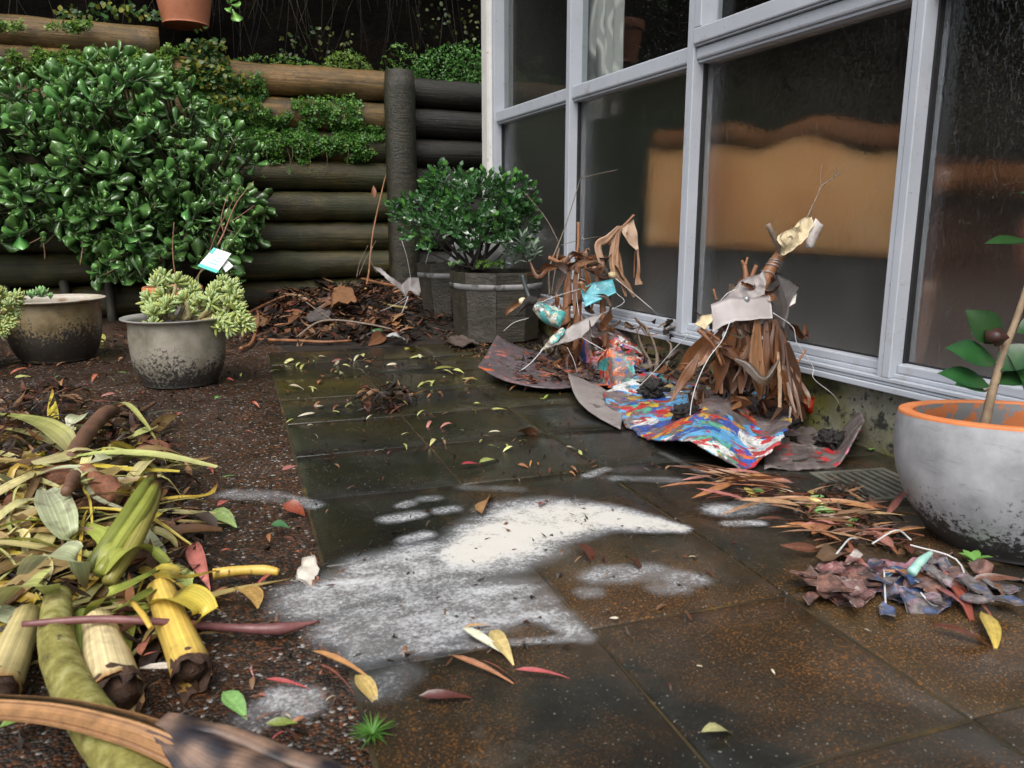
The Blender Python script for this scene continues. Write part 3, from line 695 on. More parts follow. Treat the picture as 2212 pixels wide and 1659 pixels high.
# patterned curtain behind the clear pane
m, N, L, b = new_mat('swirl_print_curtain')
co = coords(N, L, 'POS'); nn_ = noise_n(N, L, co, 7.0, 2, 0.4, 2.6); wv = N.new('ShaderNodeTexWave'); wv.inputs['Scale'].default_value = 3.4; wv.inputs['Distortion'].default_value = 9.0; wv.inputs['Detail'].default_value = 1.0; wv.inputs['Detail Scale'].default_value = 1.1; L.new(co, wv.inputs[0])
rp = ramp(N, [(0.0, (0.12, 0.12, 0.125)), (0.3, (0.3, 0.3, 0.3)), (0.48, (0.62, 0.61, 0.59)), (0.7, (0.7, 0.69, 0.67)), (0.9, (0.42, 0.42, 0.42))]); L.new(wv.outputs[0], rp.inputs[0]); L.new(rp.outputs[0], b.inputs['Base Color']); b.inputs['Roughness'].default_value = 0.8
cb = WX(1268, 100, 1.585); ce = WX(1350, 100, 1.60)
cur = grid_sheet(lambda u, v: (1.592 + 0.012 * math.sin(u * 26), ce.y + (cb.y - ce.y) * u, 0.90 + 0.95 * v), 40, 6, 0.0015)
o = obj('curtain', cur, m); tag(o, 'grey and white swirl printed curtain behind the clear upper pane', 'curtain')
# ================================================================== overgrowth on the bank
M_dark_leaf = vmat('dark_foliage', 0.35, 0.4, 30, 0.1, spec=0.4)
M_green = vmat('clover_green', 0.4, 0.35, 40, 0.1, trans=0.25, spec=0.4)
hb_ = Bucket(); rg = random.Random(11)
lf = [leaf(0.11, 0.05, 'ell', 0.2, 0.5, 0, 3), leaf(0.09, 0.06, 'ell', 0.1, 0.8, 0, 3)]
def rdir(r_): 
    z = r_.uniform(-1, 1); a = r_.uniform(0, 6.283); s = math.sqrt(1 - z * z); return Vector((s * math.cos(a), s * math.sin(a), z))
for _ in range(9000):
    x = rg.uniform(-7.5, 5.0); t = rg.random(); y = 5.25 + 1.7 * t + rg.uniform(-.3, .3) + 0.4 * nz((x, t, 0), 0.8); z = 2.0 + 3.9 * rg.random() ** 0.8 + 0.5 * nz((x, 0, 0), 1.1)
    c = rg.choice([(0.012, 0.028, 0.008), (0.02, 0.042, 0.012), (0.028, 0.05, 0.012), (0.014, 0.02, 0.008)])
    hb_.add(lf[rg.randrange(2)], frame((x, y, z), rdir(rg) + Vector((0, -.3, -.5)), rdir(rg), rg.uniform(1.0, 2.2)), c)
o = obj('hedge', hb_.out(), M_dark_leaf); tag(o, 'dark overhanging hedge mass above the earth bank', 'hedge', kind='stuff')
# core of the hedge: dense twiggy mass so that no sky shows through
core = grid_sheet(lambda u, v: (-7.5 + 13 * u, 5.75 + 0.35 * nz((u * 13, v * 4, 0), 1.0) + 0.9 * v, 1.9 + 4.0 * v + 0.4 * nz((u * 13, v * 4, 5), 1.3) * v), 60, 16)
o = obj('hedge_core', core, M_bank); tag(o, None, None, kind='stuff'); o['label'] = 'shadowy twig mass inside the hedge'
rb = Bucket()
for _ in range(260):
    x = rg.uniform(-2.6, 2.9); y = rg.uniform(5.0, 5.22); z1 = rg.uniform(1.75, 2.6); ln = rg.uniform(0.25, 0.8)
    z0 = max(1.42, z1 - ln); dx = rg.uniform(-.16, .16)
    c = rg.choice([(0.02, 0.013, 0.009), (0.032, 0.024, 0.014), (0.014, 0.01, 0.008), (0.05, 0.038, 0.02)])
    v, f = tube([(x, y, z1), (x + dx * .4, y - 0.02, (z0 + z1) / 2), (x + dx, y - 0.03, z0)], rg.uniform(0.0006, 0.0016), 3, 3, cap=False); rb.add((v, f), None, c)
o = obj('hanging_roots', rb.out(), vmat('root_fibre', 0.8, 0.3)); tag(o, 'thin roots and dry grass hanging over the dark bank', 'roots', kind='stuff')

def clover_mesh(s=1.0):
    v = []; f = []
    for k in range(3):
        a = k * 2.094; ca, sa = math.cos(a), math.sin(a)
        pts = [(0, 0.08, 0), (0.42, 0.62, 0.12), (0.3, 0.98, 0.05), (0, 0.86, -0.02), (-0.3, 0.98, 0.05), (-0.42, 0.62, 0.12)]
        b0 = len(v); v += [Vector((x * ca - y * sa, x * sa + y * ca, z)) * s for x, y, z in pts]; f += [(b0, b0 + 1, b0 + 2, b0 + 3), (b0, b0 + 3, b0 + 4, b0 + 5)]
    return v, f
CLO = clover_mesh(1.0)
def clover(label, zones, cols, name='trailing_clover', size=(0.011, 0.02), face=Vector((0, -0.8, 0.6)), seed=1, lf_=None):
    """zones: (function giving a point, number)"""
    r_ = random.Random(seed); B = Bucket()
    for fn, n in zones:
        for _ in range(n):
            p = fn(r_)
            nrm = face + rdir(r_) * 0.65; c = r_.choice(cols); k = r_.uniform(0.7, 1.25); c = tuple(q * k for q in c)
            s = r_.uniform(*size)
            B.add(lf_ or CLO, frame(p, rdir(r_), nrm, s), c)
            if r_.random() < 0.25: B.add(tube([p, Vector(p) + Vector((r_.uniform(-.01, .01), 0.02, -0.02))], 0.0006, 3, 1, cap=False), None, tuple(q * .8 for q in c))
    o = obj(name, B.out(), M_green); tag(o, label, 'clover', kind='stuff'); return o
def on_wall(x0, x1, y0, y1, Y=4.69, dens=None):
    def fn(r_):
        for _ in range(30):
            vx, vy = r_.uniform(x0, x1), r_.uniform(y0, y1)
            ex = min(1, (vx - x0) / (0.18 * (x1 - x0)), (x1 - vx) / (0.18 * (x1 - x0))); ey = min(1, (vy - y0) / (0.3 * (y1 - y0)), (y1 - vy) / (0.3 * (y1 - y0)))
            if ex * ey + 1.1 * nz((vx / 38, vy / 30, x0), 1.0) > r_.uniform(0.25, 0.9): break
        p = WY(vx, vy, Y)
        # sit on the rounded logs: outwards in the middle of a log, deeper in the joints
        k = ((p.z - 0.083) / 0.1705); fr = abs(k - round(k)) * 2
        return p + Vector((0, 0.055 * fr ** 2 + r_.uniform(-0.03, 0.01), 0))
    return fn
GR = [(0.06, 0.17, 0.025), (0.085, 0.22, 0.035), (0.04, 0.12, 0.022), (0.13, 0.26, 0.04)]
clover('green clover trailing over the logs left of the post', [(on_wall(490, 846, 255, 352), 2000), (on_wall(400, 600, 150, 310), 1000), (on_wall(380, 520, 120, 250), 500), (on_wall(605, 795, 198, 268), 360), (on_wall(705, 790, 240, 300), 200), (on_wall(480, 560, 290, 345), 180)], GR, seed=1)
clover('bright yellow green clover under the raised top log', [(on_wall(-20, 420, 95, 165, 4.68), 1300), (on_wall(100, 210, 45, 70, 4.68), 120), (on_wall(-20, 60, 30, 70, 4.66), 90), (on_wall(-10, 30, 135, 190), 80)], [(0.10, 0.2, 0.02), (0.07, 0.16, 0.02), (0.14, 0.24, 0.03)], seed=2)
def top_fn(x0, x1, y0, y1, Y0=4.78, Y1=5.05):
    def fn(r_):
        vx, vy = r_.uniform(x0, x1), y0 + (y1 - y0) * r_.random()
        e = math.sin(math.pi * (vx - x0) / (x1 - x0)) ** 0.4
        vy = y1 - (y1 - vy) * e
        t = (y1 - vy) / (y1 - y0); return WY(vx, vy, Y0 + (Y1 - Y0) * t * r_.random())
    return fn
fern = leaf(1.6, 0.7, 'lance', 0.1, 0.6, 0, 3)
clover('lime green feathery clump on the bank above the logs', [(top_fn(690, 805, 108, 162), 520)], [(0.14, 0.24, 0.03), (0.11, 0.2, 0.03), (0.18, 0.28, 0.05)], 'feathery_clump', (0.006, 0.012), Vector((0, -.5, .8)), 3)
clover('bright green leafy clump on the bank beside the house corner', [(top_fn(880, 1060, 95, 190), 1500), (top_fn(960, 1060, 85, 180), 500)], [(0.06, 0.19, 0.03), (0.09, 0.24, 0.04), (0.05, 0.14, 0.025)], 'leafy_clump', (0.008, 0.016), Vector((0, -.5, .8)), 4, leaf(1.5, 0.9, 'ell', 0.2, 0.5, 0, 3))
clover('low clover and weeds along the top edge of the logs', [(top_fn(455, 700, 118, 160), 420), (top_fn(820, 910, 90, 175), 160)], GR + [(0.12, 0.17, 0.02)], 'edge_weeds', (0.008, 0.015), Vector((0, -.5, .8)), 5)
ivy = leaf(1.7, 1.3, 'ell', 0.15, 0.5, 0, 3)
clover('small leaved ivy between the terracotta pot and the logs', [(on_wall(395, 500, 60, 215, 4.66), 420), (on_wall(440, 545, 150, 255, 4.67), 260), (top_fn(120, 345, 5, 40), 140)], [(0.03, 0.08, 0.02), (0.05, 0.12, 0.03), (0.09, 0.13, 0.02), (0.2, 0.2, 0.03)], 'ivy', (0.012, 0.022), Vector((0, -.8, .4)), 6, ivy)
clover('dark ivy hanging on the shaded bank beside the house', [(lambda r_: WY(r_.uniform(900, 1045), r_.uniform(-30, 110), r_.uniform(5.0, 5.1)), 90), (lambda r_: WY(r_.uniform(600, 760), r_.uniform(60, 125), r_.uniform(4.95, 5.05)), 60)], [(0.025, 0.05, 0.012), (0.05, 0.07, 0.015), (0.1, 0.12, 0.03)], 'ivy', (0.012, 0.02), Vector((0, -.8, .4)), 8, ivy)
# bits of hanging stem under the clover
st = Bucket(); r_ = random.Random(3)
for (x, y) in ((575, 360), (620, 365), (630, 352), (660, 350), (700, 350), (745, 345), (650, 340), (520, 345)):
    a = WY(x, y - 45, 4.68); b = WY(x + r_.uniform(-12, 14), y + r_.uniform(5, 35), 4.66); st.add(tube([a, (a + b) / 2 + Vector((0.01, -0.015, 0)), b], 0.0012, 4, 4), None, (0.2, 0.18, 0.09)); st.add(CLO, frame(b, rdir(r_), (0, -1, .3), 0.012), (0.08, 0.18, 0.03))
o = obj('hanging_stems', st.out(), M_green); tag(o, 'few thin stems dangling below the clover on the logs', 'stems', kind='stuff')

# ================================================================== pots
def place(vf, p, tilt=None, s=1.0):
    m = Matrix.Translation(Vector(p)) @ (tilt or Matrix.Identity(4)) @ Matrix.Scale(s, 4)
    return ([m @ Vector(q) for q in vf[0]], vf[1])
def pot_mat(name, base, dark, top, lowz, highz):
    """glazed pot with black mould creeping up from the foot (position along its own height)"""
    m, N, L, b = new_mat(name)
    co = coords(N, L); n1 = noise_n(N, L, co, 14, 7, 0.65); r = ramp(N, base); L.new(n1.outputs[0], r.inputs[0]); c = r.outputs[0]
    sz = N.new('ShaderNodeSeparateXYZ'); L.new(co, sz.inputs[0]); mr = N.new('ShaderNodeMapRange'); L.new(sz.outputs[2], mr.inputs[0])
    mr.inputs['From Min'].default_value = lowz; mr.inputs['From Max'].default_value = highz; mr.inputs['To Min'].default_value = 0.16; mr.inputs['To Max'].default_value = -0.13
    n2 = noise_n(N, L, co, 95, 6, 0.75); n3 = noise_n(N, L, co, 7, 4, 0.6)
    k = math_n(N, L, 'ADD', math_n(N, L, 'ADD', math_n(N, L, 'MULTIPLY', n2.outputs[0], 0.75), math_n(N, L, 'MULTIPLY', n3.outputs[0], 0.3)), mr.outputs[0])
    rk = ramp(N, [(0.53, 0.0), (0.59, 0.93)]); L.new(k, rk.inputs[0]); c = mixc(N, L, rk.outputs[0], c, dark)
    n6 = noise_n(N, L, coords(N, L, 'POS', (0.5, 0.5, 2.4)), 26, 8, 0.75, .6); r6 = ramp(N, [(0.58, 0.0), (0.7, 0.38)]); L.new(n6.outputs[0], r6.inputs[0]); c = mixc(N, L, r6.outputs[0], c, tuple(q * 5 for q in dark))
    L.new(c, b.inputs['Base Color']); b.inputs['Roughness'].default_value = 0.42; bump_n(N, L, n2.outputs[0], 0.25, 0.0015, b); return m
M_potsoil = M_soil
def bowl_pot(name, base, r, h, mats, label, tilt=None):
    e = empty(name, base, label, 'plant pot')
    out = dome_prof([(0.001, 0.004), (r * 0.62, 0.0), (r * 0.70, 0.01), (r * 0.83, h * 0.28), (r * 0.885, h * 0.62), (r * 0.875, h * 0.88), (r * 0.89, h * 0.945), (r * 0.985, h * 0.975)], 5)
    obj('body', place(lathe(out, 56, 0.004), base, tilt), mats[0], e)
    lip = dome_prof([(r * 0.983, h * 0.972), (r * 1.0, h * 0.984), (r * 0.995, h), (r * 0.94, h * 0.99), (r * 0.86, h * 0.955), (r * 0.84, h * 0.85), (r * 0.83, h * 0.7)], 5)
    obj('rim', place(lathe(lip, 56, 0.004), base, tilt), mats[1], e)
    sv, sf = lathe([(0.0005, h * 0.80), (r * 0.3, h * 0.815), (r * 0.6, h * 0.80), (r * 0.842, h * 0.78)], 32)
    sv = [Vector(q) + Vector((0, 0, 0.006 * nz(q, 40))) for q in sv]
    obj('soil', place((sv, sf), base, tilt), M_potsoil, e)
    return e
M_potB = pot_mat('grey_glaze', [(0.3, (0.13, 0.115, 0.085)), (0.5, (0.25, 0.23, 0.18)), (0.68, (0.34, 0.31, 0.26))], (0.018, 0.018, 0.018), 0, 0.0, 0.15)
M_potA = pot_mat('ochre_glaze', [(0.3, (0.09, 0.065, 0.03)), (0.5, (0.2, 0.15, 0.075)), (0.7, (0.16, 0.145, 0.12))], (0.014, 0.014, 0.014), 0, 0.05, 0.2)
M_rimgrey = nmat('worn_grey_rim', [(0.3, (0.2, 0.19, 0.17)), (0.7, (0.33, 0.32, 0.3))], 12, (0.4, 0.6), 0.2, 80, 0.001, specks=((50, 0.62, 0.7, (0.08, 0.075, 0.07)),))
M_rimcream = nmat('worn_cream_rim', [(0.3, (0.3, 0.26, 0.19)), (0.6, (0.5, 0.46, 0.38)), (0.8, (0.6, 0.57, 0.5))], 12, (0.4, 0.6), 0.2, 80, 0.001, specks=((16, 0.58, 0.7, (0.25, 0.15, 0.08)),))
PB = G(366, 838); PB = Vector((PB.x, PB.y, 0)) + Vector((FWD.x, FWD.y, 0)).normalized() * 0.09
dB = depth(PB); rB = 110 / FPX * dB * 0.99
potB = bowl_pot('bowl_pot', PB, rB, 0.212, (M_potB, M_rimgrey), 'speckled grey bowl pot with pale succulent, nearest of the left pots')
PA_ = G(92, 784); PA_ = Vector((PA_.x, PA_.y, 0)) + Vector((FWD.x, FWD.y, 0)).normalized() * 0.1
dA = depth(PA_); rA = 104 / FPX * dA
potA = bowl_pot('bowl_pot', PA_, rA, 0.226, (M_potA, M_rimcream), 'ochre bowl pot with blackened base and cream rim at the far left')
PC = G(-95, 800); PC = Vector((PC.x, PC.y, 0)); potC = bowl_pot('bowl_pot', PC, 0.15, 0.2, (M_potB, M_rimgrey), 'grey bowl pot cut off by the left edge of the picture')
M_terra = nmat('terracotta', [(0.3, (0.30, 0.10, 0.045)), (0.7, (0.42, 0.155, 0.075))], 8, (0.6, 0.8), 0.25, 70, 0.002, specks=((9, 0.6, 0.75, (0.2, 0.08, 0.045)), (60, 0.66, 0.72, (0.08, 0.05, 0.03))))
def flower_pot(base, r, h, label, mat, rimmat=None):
    e = empty('flower_pot', base, label, 'plant pot')
    obj('body', place(lathe(dome_prof([(0.001, 0.003), (r * .68, 0.0), (r * .72, 0.008), (r * .84, h * .45), (r * .93, h * .78)], 4), 40), base), mat, e)
    obj('rim', place(lathe(dome_prof([(r * .92, h * .775), (r * 1.0, h * .785), (r * 1.02, h * .9), (r * 1.0, h), (r * .92, h * .995), (r * .88, h * .85), (r * .87, h * .7)], 3), 40), base), rimmat or mat, e)
    obj('soil', place(lathe([(0.0005, h * .83), (r * .88, h * .82)], 24), base), M_potsoil, e); return e
b_ = WY(402, 50, 4.86); flower_pot(b_ + Vector((0, 0.05, 0)), 0.165, 0.26, 'terracotta flower pot standing on the bank at the top of the picture', M_terra)
b_ = G(385, 762); flower_pot(Vector((b_.x, b_.y, 0)) + Vector((0.0, 0.3, 0)), 0.118, 0.235, 'small pot with orange rim half hidden behind the pale succulent', M_rimgrey, nmat('orange_rim', [(0.3, (0.45, 0.14, 0.05)), (0.7, (0.6, 0.2, 0.08))], 20, (0.5, 0.7), 0.1, 60, specks=((30, 0.55, 0.62, (0.25, 0.24, 0.24)),)))

# big grey pot at the right, leaning back a little on the falling paving
bp_ = G(2205, 1226); hd = Vector((FWD.x, FWD.y, 0)).normalized(); dBP = depth(bp_)
PBg = Vector((1.234, 0.791, -0.021))
TILT = Matrix.Rotation(0.095, 4, Vector((-hd.y, hd.x, 0)).normalized())
sB, hB = 0.855, 1.038
SQ = Matrix.Diagonal((sB, sB, hB, 1)); TILT = TILT @ SQ
hBig = 0.21
M_bigpot = pot_mat('limewashed_grey', [(0.28, (0.23, 0.235, 0.25)), (0.5, (0.36, 0.37, 0.39)), (0.7, (0.46, 0.47, 0.49))], (0.016, 0.015, 0.014), 0, PBg.z + 0.01, PBg.z + 0.15)
M_orange = nmat('orange_clay_rim', [(0.3, (0.62, 0.19, 0.06)), (0.7, (0.72, 0.25, 0.09))], 20, (0.5, 0.7), 0.15, 90, 0.001)
M_flake = nmat('orange_under_flaking_grey', [(0.3, (0.55, 0.17, 0.055)), (0.7, (0.66, 0.22, 0.08))], 20, (0.5, 0.7), 0.15, 90, 0.001, specks=((22, 0.47, 0.5, (0.24, 0.24, 0.24)),))
bigpot = empty('planter_pot', PBg, 'large limewashed grey pot with orange rim at the right edge', 'plant pot')
obj('body', place(lathe(dome_prof([(0.001, 0.004), (0.118, 0.0), (0.135, 0.008), (0.175, 0.05), (0.203, 0.105), (0.212, 0.155), (0.2105, 0.19), (0.2075, hBig - 0.003)], 6), 80, 0.003), PBg, TILT), M_bigpot, bigpot)
obj('rim', place(lathe(dome_prof([(0.2077, hBig - 0.0035), (0.2065, hBig), (0.203, hBig + 0.0016), (0.186, hBig + 0.0016), (0.181, hBig - 0.002)], 4), 80, 0.003), PBg, TILT), M_orange, bigpot)
obj('lining', place(lathe(dome_prof([(0.181, hBig - 0.0021), (0.1805, hBig - 0.02), (0.186, hBig - 0.06)], 4), 80, 0.003), PBg, TILT), M_flake, bigpot)
sv, sf = lathe([(0.0005, 0.168), (0.06, 0.17), (0.12, 0.167), (0.184, 0.163)], 40); sv = [Vector(q) + Vector((0, 0, 0.008 * nz(q, 30))) for q in sv]
obj('soil', place((sv, sf), PBg, TILT), M_potsoil, bigpot)

# camellia in it
def cam_col(u, s): 
    return (0.012, 0.055, 0.014) if s else (0.022, 0.075, 0.018)
M_gloss = vmat('glossy_leaf', 0.33, 0.3, 25, 0.25, coat=0.1, rnd=0.35, spec=0.4)
M_bark = nmat('pale_bark', [(0.3, (0.14, 0.09, 0.055)), (0.6, (0.3, 0.22, 0.14)), (0.8, (0.4, 0.33, 0.22))], 30, (0.6, 0.8), 0.4, 120, 0.002)
def Db(vx, vy, k=0.0): return D(vx, vy, depth(PBg) + k)
cml = empty('camellia', TILT.to_3x3() @ Vector((0, 0, 0.17)) + PBg, 'young camellia with glossy dark leaves in the large grey pot', 'plant')
stem = [Db(2122, 945), Db(2140, 860), Db(2165, 770), Db(2195, 690), Db(2225, 600), Db(2260, 480), Db(2275, 380)]
obj('stem', tube(stem, [0.0085, 0.007, 0.006, 0.0055, 0.005, 0.004, 0.002], 10, 5, 0.1), M_bark, cml)
tw = Bucket()
def cleaf(x0, y0, x1, y1, w, zh, k0=0, k1=0, curl=0.35):
    a, b = Db(x0, y0, k0), Db(x1, y1, k1); Lh = (b - a).length
    me = mesh('camellia_leaf', *leaf(Lh * 1.03, w, 'ell', 0.22, curl, 0, 7, 0.02, cam_col), True)
    link('leaf', me, M_gloss, cml, frame(a, b - a, zh))
cleaf(2137, 835, 2042, 795, 0.045, (-.2, -.6, .75), 0, -.02)
cleaf(2150, 785, 2062, 742, 0.052, (-.2, -.7, .65), 0, -.03)
cleaf(2128, 845, 2075, 820, 0.035, (0.2, -.5, .8), 0, -.03)
cleaf(2160, 740, 2100, 672, 0.055, (-.5, -.75, .3), 0, -.02)
cleaf(2150, 800, 2235, 742, 0.05, (.1, -.6, .8), 0, -.03)
cleaf(2145, 830, 2260, 800, 0.05, (.1, -.5, .85), 0, -.03)
cleaf(2195, 720, 2285, 690, 0.05, (.1, -.6, .8), 0, -.02)
cleaf(2228, 525, 2140, 508, 0.032, (0, -.45, .9), 0, -.03)
cleaf(2232, 520, 2300, 470, 0.045, (0, -.7, .7), 0, -.03)
cleaf(2250, 470, 2330, 440, 0.045, (0, -.7, .7), 0, 0.02)
cleaf(2255, 450, 2200, 400, 0.045, (0, -.7, .7), 0, 0.05)
cleaf(2210, 650, 2260, 560, 0.05, (.4, -.7, .4), 0, 0.04)
cleaf(2170, 760, 2240, 860, 0.045, (.4, -.7, .6), 0, -0.03)
for (a, b) in (((2150, 820), (2128, 845)), ((2165, 775), (2150, 785)), ((2172, 755), (2160, 740)), ((2150, 830), (2162, 742)), ((2225, 600), (2228, 525))):
    tw.add(tube([Db(*a), Db((a[0] + b[0]) / 2 + 3, (a[1] + b[1]) / 2), Db(*b)], 0.0016, 5, 3), None, (0.2, 0.13, 0.07))
obj('twigs', tw.out(), vmat('twig_brown', 0.6, 0.3), cml)
bud = obj('withered_flower', place(blob(0.017, 2, 0.5, 3, 2, (1, 1, .8)), Db(2153, 728, -0.02)), nmat('withered_brown', [(0.3, (0.02, 0.01, 0.008)), (0.7, (0.07, 0.025, 0.018))], 60, (0.3, 0.6), 0.5, 90, 0.002), cml)

# ================================================================== jade plant
def jade_col(u, x): 
    return (0.052 + 0.04 * u, 0.145 + 0.07 * u, 0.042)
def jade_new(u, x): return (0.15, 0.32, 0.06)
JM = []
for i, (L_, W_, cf) in enumerate(((0.098, 0.06, jade_col), (0.09, 0.055, jade_col), (0.08, 0.055, jade_col), (0.06, 0.037, jade_new), (0.106, 0.058, jade_col))):
    q = fat_leaf(L_, W_, 0.009, 'obov', 0.25 + 0.15 * i, 6, 0.1, cf); JM.append((mesh('jade_leaf', q[0], q[1], q[2]), q))
M_jade = vmat('jade_green', 0.3, 0.35, 18, 0.2, coat=0.7, rnd=0.65, spec=0.7)
M_jade_w = vmat('jade_green_mass', 0.3, 0.35, 18, 0.2, coat=0.7, spec=0.7)
jb_ = G(200, 700); _j = WY(300, 640, 4.5); JB = Vector((_j.x, 4.5, 0))
jade = empty('jade_plant', JB, 'large jade plant with glossy dark rosettes in front of the log wall', 'shrub')
r_ = random.Random(21); ros = []
def jade_region(vx, vy):
    # outline of the crown in the picture: rounded mass with a ragged lower edge
    pts = [(-200, 190), (-60, 190), (60, 185), (130, 160), (220, 150), (330, 140), (400, 195), (470, 260), (530, 300), (545, 370), (520, 420), (575, 455), (520, 560), (430, 520), (330, 560), (240, 590), (190, 560), (150, 470), (60, 500), (-40, 540), (-200, 560)]
    n = len(pts); ins = False; j = n - 1
    for i in range(n):
        if (pts[i][1] > vy) != (pts[j][1] > vy) and vx < (pts[j][0] - pts[i][0]) * (vy - pts[i][1]) / (pts[j][1] - pts[i][1]) + pts[i][0]: ins = not ins
        j = i
    return ins
CJ = D(190, 340, 3.95)
cl = []; _try = 0
while len(cl) < 250 and _try < 30000:
    _try += 1; vx, vy = r_.uniform(-150, 575), r_.uniform(75, 590)
    if not jade_region(vx, vy): continue
    e = ((vx - 150) / 430) ** 2 + ((vy - 320) / 300) ** 2
    bul = 0.46 * math.sqrt(max(0.0, 1 - min(1, e))); t = r_.random() ** 1.7
    dd = 4.08 - bul + t * (bul + 0.3) * 0.95 + r_.uniform(-.09, .05)
    if vy > 480 and r_.random() < 0.5: continue
    p = D(vx, vy, dd)
    if p.y > 4.6: p.y = 4.6 - 0.05 * r_.random()
    if any((p - q[0]).length < 0.092 for q in cl): continue
    cl.append((p, dd, vy))
for (c0, dd, vy) in cl:
    main = ((c0 - CJ).normalized() * 0.5 + Vector((-0.05, -0.6, 0.6)) + rdir(r_) * 0.5).normalized()
    if vy > 450: main = (main + Vector((0, -.3, -.5))).normalized()
    for k in range(r_.choice([1, 2, 3, 3, 4])):
        off = rdir(r_) * r_.uniform(0.03, 0.075); p = c0 + (off - main * off.dot(main) * .4 if k else Vector((0, 0, 0))); ax = (main + rdir(r_) * 0.42).normalized()
        ros.append((p, ax, dd + (p - c0).dot(FWD)))
for q in [(r_.uniform(150, 560), r_.uniform(440, 600), r_.uniform(3.6, 4.1)) for _ in range(34)] + [(r_.uniform(-60, 200), r_.uniform(420, 520), r_.uniform(3.6, 4.0)) for _ in range(14)]:
    ros.append((D(*q), (Vector((0.05, -0.7, 0.3)) + rdir(r_) * .5).normalized(), q[2]))
for q in ((225, 455, 3.55), (238, 560, 3.57), (470, 480, 3.62), (545, 465, 3.7), (330, 585, 3.7), (160, 400, 3.55), (430, 560, 3.8), (380, 540, 3.75), (300, 520, 3.7), (520, 540, 3.8), (500, 590, 3.8), (120, 470, 3.6), (40, 500, 3.6), (270, 500, 3.6), (400, 490, 3.62), (350, 610, 3.8)):
    ros.append((D(*q), Vector((0.1, -0.8, 0.35)).normalized(), q[2] - 0.3))
leaves = []
for (p, ax, dd) in ros:
    n_l = r_.choice([2, 3, 3, 4]); sz = r_.choice([0.62, 0.8, 0.95, 1.05, 1.18]) * r_.uniform(.9, 1.1); base = r_.uniform(0, 6.28); u = ax.orthogonal().normalized(); w = ax.cross(u)
    for lv in range(n_l):
        for s in (0, 1):
            a = base + lv * 1.5708 + s * math.pi + r_.uniform(-.2, .2)
            rad = u * math.cos(a) + w * math.sin(a)
            op = [0.25, 0.75, 1.15, 1.45][lv] + r_.uniform(-.15, .15)       # centre leaves stand up, outer ones spread
            d = ax * math.cos(op) + rad * math.sin(op)
            k = 3 if lv == 0 else r_.choice([0, 1, 2, 4]); s2 = sz * [0.62, 0.85, 1.0, 1.0][lv]
            pos = p - ax * (0.016 * lv) + rad * 0.003
            leaves.append((dd, k, frame(pos, d + rdir(r_) * .12, ax - rad * 0.3 + rdir(r_) * .25, s2 * r_.uniform(.8, 1.12)))) if r_.random() > .06 else None
leaves.sort(key=lambda q: q[0])
JBk = Bucket()
for i, (dd, k, mw) in enumerate(leaves):
    if i < 300: link('leaf', JM[k][0], M_jade, jade, mw)
    else: JBk.add(JM[k][1], mw)
o = obj('foliage', JBk.out(), M_jade_w, jade); o['kind'] = 'stuff'
br = Bucket(); M_jstem = nmat('grey_green_stem', [(0.3, (0.016, 0.014, 0.009)), (0.7, (0.045, 0.038, 0.025))], 20, (0.6, 0.8), 0.4, 80, 0.003)
hubs = [D(x, y, 4.2) for x, y in ((90, 400), (200, 380), (330, 400), (420, 420), (-60, 380))]
for i, h_ in enumerate(hubs):
    m_ = JB.lerp(h_, 0.5) + Vector((r_.uniform(-.05, .05), 0, 0.02))
    b0 = Vector((h_.x * .75 + JB.x * .25, 4.58, -0.02)); m_ = b0.lerp(h_, .5) + Vector((0, .05, 0))
    obj('trunk', tube([b0, m_, h_], [0.026, 0.022, 0.014], 9, 6, 0.15), M_jstem, jade)
for i, (p, ax, dd) in enumerate(ros):
    h_ = min(hubs, key=lambda q: (q - p).length); e_ = p - ax * 0.05
    br.add(tube([h_, h_.lerp(e_, 0.6) + Vector((0, 0, -0.03)), e_, p], [0.009, 0.006, 0.0045, 0.0035], 4, 3, cap=False), None, (0.06, 0.07, 0.03) if i % 3 else (0.1, 0.07, 0.04))
obj('branches', br.out(), vmat('jade_stem', 0.6, 0.4), jade)
tw = Bucket()
for pts in (((180, 500), (178, 540), (173, 572)), ((90, 505), (96, 540), (97, 560)), ((60, 528), (90, 512), (95, 500))):
    tw.add(tube([D(x, y, 3.7) for x, y in pts], 0.003, 5, 4), None, (0.22, 0.14, 0.08))
obj('dry_shoots', tw.out(), vmat('dry_shoot', 0.7, 0.3), jade)
# sprig hanging into the picture beside the terracotta pot
sp = empty('jade_sprig', WY(500, -20, 4.6), 'green sprig hanging in at the top beside the terracotta pot', 'plant')
sp_p = [WY(480, -60, 4.62), WY(492, -10, 4.6), WY(502, 25, 4.6)]
obj('stem', tube(sp_p, 0.0025, 5, 4), M_jstem, sp)
for (x0, y0, x1, y1) in ((502, 20, 515, 52), (500, 15, 490, 30), (500, 10, 522, 15), (498, 5, 512, -12), (497, 8, 485, 0)):
    a, b = WY(x0, y0, 4.6), WY(x1, y1, 4.57); link('leaf', JM[3][0], M_jade, sp, frame(a, b - a, (0, -1, .2), (b - a).length / 0.05))

